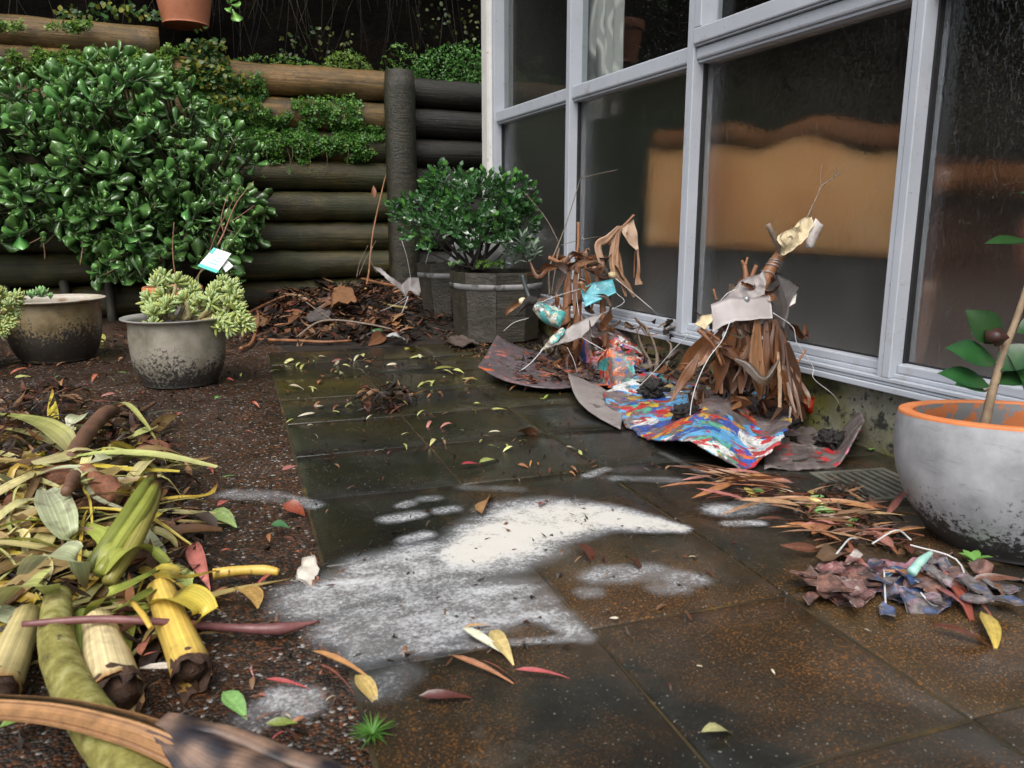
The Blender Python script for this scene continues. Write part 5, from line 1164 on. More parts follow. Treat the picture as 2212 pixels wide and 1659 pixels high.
obj('stick', tube([h2(1515, 708, -.06), h2(1560, 740, -.05), h2(1600, 770, -.04)], [.004, .003, .002], 6, 4, .2), M_stick, fig2)
obj('stick', tube([h2(1508, 712, -.06), h2(1540, 745, -.06), h2(1560, 790, -.06)], [.005, .004, .003], 6, 4, .2), M_stick, fig2)
obj('stick', tube([h2(1717, 794, -.01), h2(1728, 775, -.01), h2(1740, 757, -.01)], [.003, .003], 6, 4, .2), M_stick, fig2)

def curl_leaf(par, p, L_, w, seed, c=None, up=0.3):
    r_ = random.Random(seed); d_ = rdir(r_); d_.z = abs(d_.z) * up + r_.uniform(-.25, .1); d_.normalize(); s = d_.orthogonal().normalized()
    P = [p, p + d_ * L_ * .35 + s * L_ * r_.uniform(-.2, .2), p + d_ * L_ * .7 + s * L_ * r_.uniform(-.3, .3) + Vector((0, 0, L_ * r_.uniform(-.2, .2))), p + d_ * L_ * r_.uniform(.75, 1) + rdir(r_) * L_ * .25]
    return obj('dead_leaf', ribbon(P, [w * .3, w, w * .8, w * .1], rdir(r_), 5, r_.uniform(.2, 1.2), 0, dead_col(c or r_.choice(BR + [(0.05, .025, .014), (.09, .06, .04)]), seed), across=4), M_dead, par)
r_ = random.Random(91)
for i in range(75):
    x, y = r_.gauss(1600, 75), r_.uniform(800, 885); p = G(x, y, .05); p.z = gz(p.x, p.y) + r_.uniform(.05, .11); curl_leaf(fig2, p, r_.uniform(.05, .13), r_.uniform(.012, .035), 500 + i)
for i in range(34):
    x, y = r_.gauss(1590, 40), r_.uniform(690, 790); curl_leaf(fig2, h2(x, y, r_.uniform(-.07, .06)), r_.uniform(.05, .12), r_.uniform(.01, .03), 600 + i, None, -.6)
for i in range(14):
    x, y = r_.gauss(1630, 28), r_.uniform(600, 650); curl_leaf(fig2, h2(x, y, r_.uniform(-.05, .03)), r_.uniform(.03, .07), r_.uniform(.008, .02), 640 + i)
# twisted dark dry plant between the two figures
dry = empty('dry_plant', G(1420, 830), 'twisted dark dead plant with curled leaves between the two sculptures', 'plant')
dd_ = depth(G(1420, 830))
for pts in (((1400, 835), (1405, 790), (1385, 745), (1372, 700)), ((1408, 830), (1420, 780), (1412, 740), (1395, 705)), ((1412, 835), (1440, 790), (1450, 750), (1440, 735)), ((1415, 835), (1460, 800), (1500, 770), (1530, 740))): obj('stem', tube([D(x, y, dd_ - .03) for x, y in pts], [.007, .006, .004, .002], 7, 5, .3), M_greytwig, dry)
for i in range(34):
    x, y = r_.gauss(1410, 32), r_.uniform(700, 830); curl_leaf(dry, D(x, y, dd_ + r_.uniform(-.08, .06)), r_.uniform(.04, .1), r_.uniform(.01, .028), 700 + i, r_.choice([(.05, .028, .018), (.1, .05, .025), (.22, .18, .14), (.03, .02, .014)]))
# painted wavy lino mat under it
mat2 = empty('painted_lino_mat', G(1560, 950), 'wavy grey lino mat covered in bright poured paint under the larger sculpture', 'mat')
fL, fM, fR = G(1300, 880), G(1590, 1015), G(1690, 1000)
def matfn(u, v):
    # front edge runs from the left corner to the right curl; back edge towards the windows
    fr = smooth_path([G(1298, 878), G(1370, 940), G(1470, 1000), G(1590, 1022), G(1680, 1010)], 8); bk_ = smooth_path([G(1430, 828), G(1520, 838), G(1600, 845), G(1680, 850), G(1740, 870)], 8)
    k = u * (len(fr) - 1); i = min(int(k), len(fr) - 2); a = fr[i].lerp(fr[i + 1], k - i); k = u * (len(bk_) - 1); i = min(int(k), len(bk_) - 2); b = bk_[i].lerp(bk_[i + 1], k - i)
    p = a.lerp(b, v); f_ = 1 - v
    wv = 0.042 * (0.5 + 0.5 * math.cos(2 * math.pi * (u * 2.05 - 1.12))) * sstep(0.2, 0.45, u) * (0.5 + 0.5 * f_)
    p.z = gz(p.x, p.y) + 0.012 + wv + 0.05 * math.sin(math.pi * min(1, v * 1.0)) * (0.6 + 0.4 * math.sin(u * 3.1)) + 0.008 * nz(p, 14) + 0.005 * abs(nz(p, 30, 3)) + 0.02 * sstep(.12, 0, u)
    eg = 1 - sstep(0, .06, min(u, 1 - u, v, 1 - v)); p.x += eg * .012 * nz(p, 35, 1); p.y += eg * .012 * nz(p, 35, 5)
    return p
obj('sheet', grid_sheet(matfn, 90, 48, 0.004), M_paint_bright, mat2)
matR = empty('painted_lino_mat', G(1780, 990), 'torn lino piece with upturned red-edged corner between the sculpture and the footing', 'mat')
def matr(u, v):
    fr = smooth_path([G(1650, 1020), G(1740, 1022), G(1810, 1012), G(1850, 985)], 8); bk_ = smooth_path([G(1650, 925), G(1740, 930), G(1800, 935), G(1835, 935)], 8)
    k = u * (len(fr) - 1); i = min(int(k), len(fr) - 2); a = fr[i].lerp(fr[i + 1], k - i); b = bk_[i].lerp(bk_[i + 1], k - i); p = a.lerp(b, v)
    e = sstep(0.55, 1.0, u); p.z = gz(p.x, p.y) + 0.008 + 0.075 * e ** 1.6 + 0.008 * nz(p, 20) + 0.006 * nz(p, 50) ; p.x += 0.015 * e ** 2; 
    return p
obj('sheet', grid_sheet(matr, 44, 26, 0.0035), M_paint_faint, matR)
sheet_at('corner', [(1838, 928, d2 + .02), (1852, 905, d2 + .03), (1880, 908, d2 + .03), (1907, 916, d2 + .0), (1880, 934, d2 - .02), (1848, 952, d2 - .02)], M_paint_faint, matR, 0.003, 0.006, 20, 9)
obj('red_edge', tube([D(1826, 955, d2 - .02), D(1842, 940, d2 - .015), D(1852, 932, d2 - .02), D(1885, 924, d2 - .025), D(1904, 917, d2 - .005)], [.002, .003, .004, .003, .0015], 6, 4), nmat('crimson_paint', [(0.3, (0.4, 0.02, 0.05)), (0.7, (0.5, 0.04, 0.08))], 20, (.3, .5), .1, 50), matR)
matL = empty('lino_offcut', G(1270, 880), 'grey lino offcut with curled left edge beside the painted mat', 'mat')
def matl(u, v):
    fr = smooth_path([G(1226, 838), G(1245, 880), G(1290, 912), G(1340, 935)], 8); bk_ = smooth_path([G(1290, 845), G(1310, 858), G(1330, 870), G(1350, 885)], 8)
    k = u * (len(fr) - 1); i = min(int(k), len(fr) - 2); p = fr[i].lerp(fr[i + 1], k - i).lerp(bk_[i].lerp(bk_[i + 1], k - i), v); p.z = 0.004 + 0.035 * (1 - u) ** 2 * (1 - v) + 0.004 + 0.003 * nz(p, 20); return p
obj('sheet', grid_sheet(matl, 24, 12, 0.003), M_lino, matL)
for (x, y, r0, s_) in ((1410, 895, 0.030, 1), (1560, 905, .022, 2), (1480, 955, .026, 3), (1790, 972, .026, 4), (1590, 890, .03, 5), (1690, 930, .03, 6)):
    p = G(x, y); o = obj('soil_clump', place(blob(r0, 4, 0.8, 3.4, s_ * 3, (1.15, 1, .8)), p + Vector((0, 0, 0.07 if x < 1600 else 0.024))), M_black)
    tag(o, {1410: 'clump of black soil on the left of the bright painted mat', 1560: 'black soil clump on the painted mat below the leaf skirt', 1480: 'black soil clump at the front of the bright painted mat', 1790: 'black soil clump on the torn lino near the footing', 1590: 'small black soil clump behind the painted mat', 1690: 'soil heap at the right foot of the larger sculpture'}[x], 'soil')
o = obj('cream_rag', place(blob(0.04, 3, 0.7, 2.2, 6, (1.4, .7, .45)), G(1590, 880) + Vector((0, 0, .045))), M_cream); tag(o, 'crumpled cream scrap lying on the painted mat', 'scrap')
o = obj('red_scrap', sheet_poly([G(1734, 905), G(1735, 855, .06), G(1760, 858, .06), G(1758, 890, .02)], .003, 2, .004), nmat('red_paint', [(0.3, (0.45, 0.03, 0.015)), (0.7, (0.55, 0.06, 0.03))], 20, (.35, .55), .1, 50)); tag(o, 'red painted scrap standing behind the leaf skirt', 'scrap')

# ---------- farther figure
B1 = G(1262, 795); d1 = depth(B1); h1 = lambda x, y, k=0.0: D(x, y, d1 + k)
fig1 = empty('scrap_sculpture', B1, 'smaller scrap sculpture of sticks and dead leaves with a turquoise card', 'sculpture')
for pts, r0, mt in ((((1187, 640), (1187, 580), (1207, 526), (1225, 478), (1254, 385)), [.0036, .003, .0028, .002, .0014], M_greytwig), (((1254, 385), (1298, 374), (1334, 367)), [.0013, .0007], M_greytwig), (((1207, 524), (1178, 470), (1131, 413)), [.0016, .0012, .0008], M_greytwig), (((1212, 530), (1253, 518), (1294, 511)), [.0014, .0008], M_greytwig), (((1191, 635), (1200, 580), (1208, 535)), [.0025, .002], M_greytwig), (((1249, 480), (1249, 525), (1244, 560)), [.006, .0058, .006], M_stick), (((1184, 556), (1207, 567), (1230, 578), (1262, 575)), [.0075, .007, .007], M_stick), (((1370, 464), (1355, 480), (1340, 495), (1315, 530)), [.0045, .0045, .004], M_stick), (((1224, 560), (1226, 640), (1222, 690), (1225, 790)), [.014, .016, .017, .02], M_stick), (((1247, 570), (1250, 640), (1246, 700), (1240, 790)), [.012, .012, .014, .016], M_stick), (((1300, 570), (1302, 640), (1303, 690), (1310, 760)), [.01, .011, .011, .013], M_stick)):
    obj('stick', tube([h1(x, y) for x, y in pts], r0, 8, 5, 0.15), mt, fig1)
st1 = [((1336, 490), (1312, 515), (1292, 530), (1300, 570), (1298, 592)), ((1336, 490), (1330, 545), (1332, 583), (1355, 615), (1370, 642)), ((1340, 488), (1330, 520), (1322, 560), (1325, 600)), ((1325, 510), (1335, 560), (1342, 600), (1352, 640)), ((1235, 575), (1228, 615), (1222, 660), (1216, 690)), ((1245, 570), (1242, 620), (1240, 680)), ((1262, 572), (1270, 600), (1280, 640), (1278, 670)), ((1226, 580), (1210, 610), (1195, 645)), ((1240, 572), (1275, 568), (1305, 560)), ((1290, 560), (1310, 590), (1318, 640), (1320, 680)), ((1255, 565), (1285, 555), (1320, 555)), ((1225, 590), (1220, 660), (1215, 720)), ((1300, 560), (1290, 600), (1295, 650))]
for i, p in enumerate(st1): strip(fig1, p, [0.012, 0.028, 0.024, 0.008] if i < 4 else [0.008, 0.018, 0.014, 0.006], 200 + i, rng.uniform(-.05, .02), 6, 2 if i < 4 else 0, (0.32, 0.18, 0.10) if i < 4 else None, dd=d1)
obj('pale_leaf', sheet_poly([h1(1340, 498, -.02), h1(1356, 482, -.02), h1(1370, 472, -.015), h1(1380, 535, -.02), h1(1374, 542, -.025), h1(1352, 515, -.035)], .0012, 3, .008, 20, 3), nmat('pale_dead_leaf', [(0.3, (0.36, 0.24, 0.16)), (0.7, (0.5, 0.37, 0.27))], 14, (.5, .7), .4, 60, .003), fig1)
strip(fig1, ((1377, 538), (1380, 575), (1378, 600), (1380, 615)), [.008, .01, .016, .03], 230, -.02, 6, 2, (0.3, 0.16, 0.085), dd=d1)
strip(fig1, ((1372, 540), (1370, 575), (1369, 600)), [.003, .004, .003], 231, -.02, 4, 0, dd=d1)
o = obj('lump', place(blob(.014, 2, .5, 3, 2), h1(1302, 598, -.03)), M_black, fig1)
o = obj('lump', place(blob(.014, 2, .4, 3, 5), h1(1323, 595, -.035)), M_cream, fig1)
sheet_at('turquoise_card', [(1254, 624, d1 - .05), (1280, 611, d1 - .05), (1322, 603, d1 - .045), (1332, 632, d1 - .05), (1296, 648, d1 - .06), (1264, 663, d1 - .06)], nmat('turquoise_paint', [(0.3, (0.04, 0.28, 0.36)), (0.55, (0.12, 0.45, 0.52)), (0.75, (0.4, 0.65, 0.7))], 26, (.2, .4), .2, 60, .002, specks=((60, .64, .68, (.7, .8, .85)), (18, .66, .7, (.05, .1, .4)))), fig1, .0025, .004, 12, 2)
sheet_at('lino_wing', [(1172, 757, d1 - .13), (1200, 728, d1 - .11), (1240, 702, d1 - .09), (1270, 688, d1 - .08), (1303, 677, d1 - .07), (1282, 704, d1 - .09), (1254, 730, d1 - .11), (1205, 746, d1 - .13)], M_lino, fig1, .004, .008, 9, 5)
sheet_at('wing_tip', [(1168, 760, d1 - .136), (1190, 728, d1 - .122), (1215, 708, d1 - .112), (1222, 716, d1 - .118), (1205, 738, d1 - .13), (1185, 752, d1 - .138)], M_paint_teal, fig1, .004, .006, 20, 6)
obj('roll', tube([h1(1158, 660, -.08), h1(1180, 676, -.09), h1(1216, 692, -.09)], [.02, .032, .034], 18, 5, .18, 3), M_paint_teal, fig1)
obj('dark_tube', tube([h1(1128, 594, -.06), h1(1136, 622, -.06), h1(1147, 652, -.07)], [.0078, .0078, .0075], 12, 4), nmat('dark_pipe', [(0.3, (.02, .03, .03)), (.7, (.05, .06, .06))], 20, (.4, .6), .2, 60), fig1)
obj('beak', tube([h1(1160, 652, -.08), h1(1142, 650, -.08), h1(1128, 664, -.08), h1(1112, 684, -.08)], [.016, .017, .009, .0015], 10, 5, .2), M_black, fig1)
obj('cream_patch', place(blob(.016, 2, .4, 3, 5, (1, .6, 1)), h1(1130, 652, -.07)), M_cream, fig1)
for pts, r0 in ((((1166, 654, -.08), (1200, 640, -.07), (1254, 624, -.05)), .0016), (((1328, 600, -.04), (1390, 652, -.03), (1458, 710, .0)), .002), (((1332, 634, -.05), (1348, 653, -.05), (1303, 677, -.07)), .0014), (((1250, 592, -.03), (1246, 640, -.03), (1251, 682, -.05)), .0016), (((1257, 729, -.12), (1310, 760, -.2), (1364, 791, -.28)), .0018), (((1175, 752, -.14), (1140, 790, -.2), (1086, 824, -.25)), .0024), (((1142, 687, -.09), (1110, 697, -.09), (1088, 715, -.1)), .0014), (((1225, 750, -.13), (1240, 780, -.15), (1250, 820, -.15)), .0012)):
    obj('wire', tube([h1(*q) for q in pts], r0 * .7, 6, 4), M_wire, fig1)
for i in range(52):
    x, y = r_.gauss(1255, 45), r_.uniform(560, 800); curl_leaf(fig1, h1(x, y, r_.uniform(-.1, .06)), r_.uniform(.05, .13), r_.uniform(.012, .032), 800 + i, None, -.5)
for i in range(16):
    x, y = r_.gauss(1260, 35), r_.uniform(545, 585); curl_leaf(fig1, h1(x, y, r_.uniform(-.05, .05)), r_.uniform(.05, .1), r_.uniform(.01, .03), 860 + i)
# painted sheets at its foot
m1 = empty('painted_lino_mat', G(1380, 780), 'pink and orange painted lino sheet against the sill behind the farther sculpture', 'mat')
obj('sheet', sheet_poly([G(1225, 770) + Vector((0, 0, .03)), D(1255, 705, d1 + .08), D(1330, 706, d1 + .12), D(1400, 712, d1 + .12), D(1470, 722, d1 + .05), D(1478, 760, d1 - .1), G(1450, 800), G(1380, 820), G(1290, 815)], .004, 4, .012, 9, 11), M_paint_pink, m1)
m2 = empty('folded_lino_piece', G(1335, 838), 'folded lino block painted orange and teal between the two sculptures', 'scrap')
obj('sheet', sheet_poly([G(1300, 835), D(1290, 780, 2.45), D(1315, 752, 2.45), D(1365, 772, 2.42), D(1371, 810, 2.40), D(1335, 840, 2.36)], .005, 3, .006, 10, 12), paint_mat('orange_teal_paint', GY, [ORG, (0.6, .3, .2), BLU, RED, TEA, ORG], 15, .6, (.55, .57), 9.1, .7), m2)
m3 = empty('lino_dish', G(1140, 830), 'curled lino sheet with upturned left edge holding leaf litter', 'mat')
def dish(u, v):
    fr = smooth_path([G(1045, 822), G(1100, 845), G(1180, 855), G(1260, 850), G(1330, 845)], 8); bk_ = smooth_path([G(1085, 770), G(1130, 772), G(1200, 775), G(1270, 780), G(1330, 785)], 8)
    k = u * (len(fr) - 1); i = min(int(k), len(fr) - 2); p = fr[i].lerp(fr[i + 1], k - i).lerp(bk_[i].lerp(bk_[i + 1], k - i), v)
    e = (1 - u) ** 3; p.z = gnd(p.x, p.y) + 0.01 + 0.075 * e * (0.35 + .65 * v) + 0.012 * (1 - v) ** 3 + .003 * nz(p, 20); p.x -= 0.02 * e; return p
obj('sheet', grid_sheet(dish, 36, 18, .0035), paint_mat('purple_grey_paint', (0.15, .12, .13), [ORG, (.5, .15, .12)], 14, .6, (.62, .64), 4.4, .85), m3)

# lino scrap with wire in front of the log wall, rods and sticks
e1 = depth(G(900, 690)) + 0.05
sc = empty('lino_scrap', G(880, 690), 'bent grey lino scrap propped on wires beside the rear planter', 'scrap')
sheet_at('sheet', [(806, 576, e1), (822, 578, e1), (845, 600, e1), (868, 615, e1 + .02), (884, 600, e1), (908, 598, e1), (936, 603, e1), (915, 618, e1 - .02), (905, 640, e1 - .03), (885, 628, e1 - .01), (875, 640, e1), (855, 618, e1), (830, 598, e1)], M_lino, sc, .003, .01, 12, 3)
for pts in (((882, 640), (862, 690), (838, 732)), ((868, 520), (880, 560), (890, 620)), ((932, 520), (922, 560), (910, 600)), ((880, 640), (850, 660), (822, 672))): obj('wire', tube([D(x, y, e1 - .02) for x, y in pts], .002 if pts[0] == (882, 640) else .001, 5, 3), M_wire, sc)
def single(name, pts, r0, mt, label, cat='stick', bump=.15, sides=9, lift=0.0, group=None):
    o = obj(name, tube(pts, r0, sides, 7, bump, len(label), bs=42), mt); tag(o, label, cat, group); return o
def GL(x, y, z=0.0): p = G(x, y); return p + Vector((0, 0, z))
single('stick', [GL(996, 693, .05), D(1018, 678, depth(G(1000, 690)) - .02), D(1040, 664, depth(G(1000, 690)) - .05)], [.010, .0105, .0105], M_stick, 'cut orange brown stick leaning at the foot of the front planter')
single('stem', [D(792, 615, 4.3), D(797, 585, 4.35), D(806, 500, 4.5), D(828, 400, 4.58), D(834, 376, 4.6)], [.006, .005, .0045, .0035, .002], M_stick, 'tall thin red stem leaning against the log wall near the post', 'stem')
o = obj('dry_leaf', leaf(0.07, 0.03, 'ell', .3, .4, 0, 6, .0, lambda u, s: (.3, .13, .08)), M_dead); o.matrix_basis = frame(D(812, 425, 4.45), (-.1, -.2, -1), (0, -1, 0)); o.matrix_basis = frame(D(808, 428, 4.45), (0, -.1, 1), (0, -1, .1)); tag(o, 'single reddish dry leaf on the tall stem by the post', 'leaf')
for i, pts in enumerate((((775, 595), (790, 560), (812, 520)), ((770, 600), (778, 565), (795, 530)), ((815, 590), (800, 560), (806, 530)))): single('twig', [D(x, y, 4.35) for x, y in pts], [.002, .0012], M_greytwig, ['thin grey twig left of the tall red stem', 'shortest thin twig beside the tall red stem', 'thin twig crossing the tall red stem'][i], 'twig')
# ================================================================== spilled white paint powder on the paving
def spill():
    strokes = [  # (picture points, radius in m, strength)
        (((1090, 1180), (1150, 1130), (1230, 1118), (1320, 1128), (1400, 1140), (1465, 1150)), (0.088, 0.076, 0.066, 0.054, 0.036, 0.02), 0.92),
        (((1020, 1205), (1090, 1165), (1170, 1150), (1250, 1135)), (0.064, 0.082, 0.072, 0.06), 0.95),
        (((1090, 1110), (1180, 1098), (1290, 1105)), (0.05, 0.045, 0.03), 0.55),
        (((800, 1235), (920, 1205), (1050, 1195)), (0.05, 0.05, 0.05), 0.60),
        (((680, 1310), (800, 1270), (950, 1240), (1070, 1225)), (0.06, 0.075, 0.08, 0.06), 0.6),
        (((760, 1370), (880, 1320), (1030, 1290), (1120, 1285)), (0.055, 0.075, 0.07, 0.045), 0.56),
        (((790, 1415), (900, 1380), (1040, 1340), (1150, 1310)), (0.04, 0.055, 0.055, 0.04), 0.54),
        (((1060, 1345), (1150, 1325), (1200, 1345), (1262, 1388)), (0.035, 0.035, 0.03, 0.016), 0.56),
        (((770, 1432), (900, 1418), (1080, 1402), (1270, 1388)), (0.012, 0.010, 0.008, 0.012), 0.55),
        (((1170, 1290), (1215, 1335), (1270, 1388)), (0.010, 0.008, 0.012), 0.5),
        (((640, 1290), (700, 1265)), (0.04, 0.04), 0.45), (((620, 1525), (650, 1530)), (0.03, 0.03), 0.62), (((560, 1560), (600, 1545)), (0.03, 0.03), 0.4),
        (((500, 1075), (580, 1078), (680, 1100)), (0.03, 0.03, 0.02), 0.45),
        (((840, 1130), (900, 1120)), (0.022, 0.022), 0.56), (((880, 1175), (920, 1165)), (0.02, 0.02), 0.56), (((870, 1100), (885, 1095)), (0.016, 0.016), 0.56), (((955, 1112), (975, 1108)), (0.02, 0.02), 0.52), (((915, 1086), (940, 1084)), (0.018, 0.018), 0.45),
        (((1290, 1255), (1400, 1245), (1500, 1262)), (0.03, 0.035, 0.025), 0.5), (((1430, 1280), (1460, 1278)), (0.026, 0.026), 0.46), (((1265, 1290), (1280, 1290)), (0.02, 0.02), 0.45),
        (((1560, 1110), (1640, 1100)), (0.035, 0.03), 0.55), (((1570, 1140), (1640, 1138)), (0.014, 0.014), 0.6), (((830, 1490), (870, 1470)), (0.04, 0.03), 0.36), (((1000, 1060), (1120, 1065)), (0.02, 0.02), 0.35),
        (((1270, 1035), (1310, 1020)), (0.016, 0.014), 0.55), (((1330, 1040), (1460, 1045)), (0.02, 0.02), 0.42), (((1430, 985), (1560, 1050)), (0.012, 0.012), 0.35),
    ]
    x0, x1, y0, y1, st = -0.25, 1.25, 0.6, 1.75, 0.0062
    nx, ny = int((x1 - x0) / st), int((y1 - y0) / st)
    X, Y = np.meshgrid(np.linspace(x0, x1, nx), np.linspace(y0, y1, ny), indexing='ij'); den = np.zeros_like(X)
    for pts, rad, k in strokes:
        P = [G(*q) for q in pts]
        for i in range(len(P) - 1):
            a, b = P[i], P[i + 1]; dx, dy = b.x - a.x, b.y - a.y; l2 = dx * dx + dy * dy + 1e-9
            t = np.clip(((X - a.x) * dx + (Y - a.y) * dy) / l2, 0, 1); dist = np.hypot(X - a.x - t * dx, Y - a.y - t * dy); r = rad[i] + (rad[i + 1] - rad[i]) * t
            q = np.clip((1.7 - dist / r) / 1.35, 0, 1); den = np.maximum(den, k * q * q * (3 - 2 * q))
    idx = -np.ones(X.shape, int); keep = np.zeros(X.shape, bool); keep |= den > 0.02
    kk = keep.copy(); kk[:-1] |= keep[1:]; kk[1:] |= keep[:-1]; kk[:, :-1] |= keep[:, 1:]; kk[:, 1:] |= keep[:, :-1]
    v = []; c = []
    for i in range(nx):
        for j in range(ny):
            if kk[i, j]:
                x, y = X[i, j], Y[i, j]; idx[i, j] = len(v); v.append((x, y, gz(x, y) + 0.0072 + 0.0012 * max(0, min(1, den[i, j] - .6)) + (0.0006 * nz((x, y, 0), 40)))); c.append((den[i, j] / 1.5,) * 3)
    f = [(idx[i, j], idx[i + 1, j], idx[i + 1, j + 1], idx[i, j + 1]) for i in range(nx - 1) for j in range(ny - 1) if min(idx[i, j], idx[i + 1, j], idx[i + 1, j + 1], idx[i, j + 1]) >= 0]
    m, N, L, b = new_mat('white_powder_film'); out = N['Material Output']
    at = N.new('ShaderNodeAttribute'); at.attribute_name = 'col'; sx = N.new('ShaderNodeSeparateColor'); L.new(at.outputs['Color'], sx.inputs[0]); den_ = math_n(N, L, 'MULTIPLY', sx.outputs[0], 1.5)
    co = coords(N, L); mp = N.new('ShaderNodeMapping'); mp.inputs['Rotation'].default_value = (0, 0, R(38)); mp.inputs['Scale'].default_value = (0.75, 1.1, 1); L.new(co, mp.inputs[0])
    n1 = noise_n(N, L, mp.outputs[0], 15, 6, 0.6, 1.2); n2 = noise_n(N, L, co, 190, 4, 0.7); n3 = noise_n(N, L, co, 9, 5, 0.6, 0.6)
    s = math_n(N, L, 'ADD', math_n(N, L, 'MULTIPLY', n1.outputs[0], 0.8), math_n(N, L, 'ADD', math_n(N, L, 'MULTIPLY', n2.outputs[0], 0.9), math_n(N, L, 'MULTIPLY', n3.outputs[0], 0.45)))
    k = math_n(N, L, 'SUBTRACT', math_n(N, L, 'ADD', den_, math_n(N, L, 'MULTIPLY', s, 1.35)), 1.92)
    mr = N.new('ShaderNodeMapRange'); mr.inputs['From Min'].default_value = -0.26; mr.inputs['From Max'].default_value = 0.4; L.new(k, mr.inputs[0])
    a = math_n(N, L, 'MULTIPLY', math_n(N, L, 'POWER', mr.outputs[0], 1.35), math_n(N, L, 'MULTIPLY', den_, 1.9, True), True)
    # thin washed film between the grains
    fl = N.new('ShaderNodeMapRange'); fl.inputs['From Min'].default_value = 0.12; fl.inputs['From Max'].default_value = 0.75; fl.interpolation_type = 'SMOOTHSTEP'; L.new(den_, fl.inputs[0])
    film = math_n(N, L, 'MULTIPLY', fl.outputs[0], math_n(N, L, 'MULTIPLY', n1.outputs[0], math_n(N, L, 'ADD', n3.outputs[0], 0.45)), True)
    film = math_n(N, L, 'MULTIPLY', film, 0.72, True)
    a = math_n(N, L, 'MAXIMUM', math_n(N, L, 'MULTIPLY', a, 0.92), film, True)
    cr = N.new('ShaderNodeMapRange'); cr.inputs['From Min'].default_value = 0.45; cr.inputs['From Max'].default_value = 0.95; L.new(den_, cr.inputs[0])
    L.new(mixc(N, L, cr.outputs[0], (0.52, 0.54, 0.57), (0.64, 0.62, 0.57)), b.inputs['Base Color']); b.inputs['Roughness'].default_value = 0.6
    tr = N.new('ShaderNodeBsdfTransparent'); mx = N.new('ShaderNodeMixShader'); L.new(a, mx.inputs[0]); L.new(tr.outputs[0], mx.inputs[1]); L.new(b.outputs[0], mx.inputs[2]); L.new(mx.outputs[0], out.inputs['Surface'])
    o = obj('powder_spill', (v, f, c), m); tag(o, 'smeared spill of white powder washed across the wet paving', 'spill')
spill()

# ================================================================== drain grate
M_iron = nmat('wet_galvanised_iron', [(0.3, (0.07, 0.07, 0.055)), (0.7, (0.15, 0.145, 0.12))], 20, (0.35, 0.6), 0.3, 80, 0.002, specks=((18, .58, .68, (.05, .045, .03)),))
ga, gb, gc, gd = G(1782, 1050), G(1895, 1018), G(1990, 1060), G(1868, 1098)
gcn = (ga + gb + gc + gd) / 4; ux = ((gd - ga) + (gc - gb)); ux.z = 0; ux.normalize(); uy = Vector((-ux.y, ux.x, 0)); hw = 0.082
gt = empty('drain_grate', gcn, 'square metal drain grate in the paving beside the large grey pot', 'drain grate')
def gbx(name, a0, a1, b0, b1, z0, z1, mt=M_iron):
    v, f = box(a0, a1, b0, b1, z0, z1); return obj(name, ([gcn + ux * q[0] + uy * q[1] + Vector((0, 0, q[2])) for q in v], f), mt, gt, False)
zt_ = 0.009
gbx('pit', -hw, hw, -hw, hw, 0.0005, 0.0045, nmat('pit_shade_black', [(0.3, (.002, .002, .002)), (.7, (.004, .004, .004))], 9, (.9, 1), 0, 50, spec=0.0))  # flat plate, its black colour stands for the shade below the bars
for s in (-1, 1):
    gbx('frame', s * hw - .006, s * hw + .006, -hw - .006, hw + .006, 0.001, zt_ + .002); gbx('frame', -hw + .0062, hw - .0062, s * hw - .006, s * hw + .006, 0.001, zt_ + .002)
for k in range(8):
    t = -hw + .016 + k * (2 * hw - .032) / 7; gbx('bar', -hw + .0062, hw - .0062, t - .0042, t + .0042, 0.003, zt_ + .001)

# ================================================================== litter
PAL = [(0.03, 0.015, 0.008), (0.065, 0.025, 0.011), (0.13, 0.06, 0.026), (0.05, 0.036, 0.026), (0.01, 0.007, 0.005), (0.085, 0.032, 0.018), (0.016, 0.011, 0.008), (0.2, 0.11, 0.055), (0.05, 0.016, 0.01), (0.012, 0.008, 0.006), (0.02, 0.014, 0.01)]
M_litter = vmat('leaf_litter', 0.4, 0.4, 70, 0.3, kind='POS')
CH = [leaf(1, .18, 'lance', .3, .7, .4, 3), leaf(1, .4, 'ell', .4, .9, .2, 3), leaf(1, .12, 'strap', .5, .5, .6, 3), leaf(1, .2, 'lance', .2, -.6, .3, 3)]
def litter(name, label, n, fn, size, seed, cat='litter', pal=PAL, tilt=.35):
    r_ = random.Random(seed); B = Bucket()
    for _ in range(n):
        p = fn(r_)
        if p is None: continue
        a = r_.uniform(0, 6.283); d_ = Vector((math.cos(a), math.sin(a), r_.uniform(-tilt, tilt) * .6)); zh = Vector((r_.uniform(-tilt, tilt), r_.uniform(-tilt, tilt), 1))
        k = r_.uniform(.7, 1.4); B.add(CH[r_.randrange(4)], frame(p, d_, zh, r_.uniform(*size)), tuple(q * k for q in r_.choice(pal)))
    o = obj(name, B.out(), M_litter); tag(o, label, cat, kind='stuff'); return o
def in_poly(pts, x, y):
    ins = False; j = len(pts) - 1
    for i in range(len(pts)):
        if (pts[i][1] > y) != (pts[j][1] > y) and x < (pts[j][0] - pts[i][0]) * (y - pts[i][1]) / (pts[j][1] - pts[i][1]) + pts[i][0]: ins = not ins
        j = i
    return ins
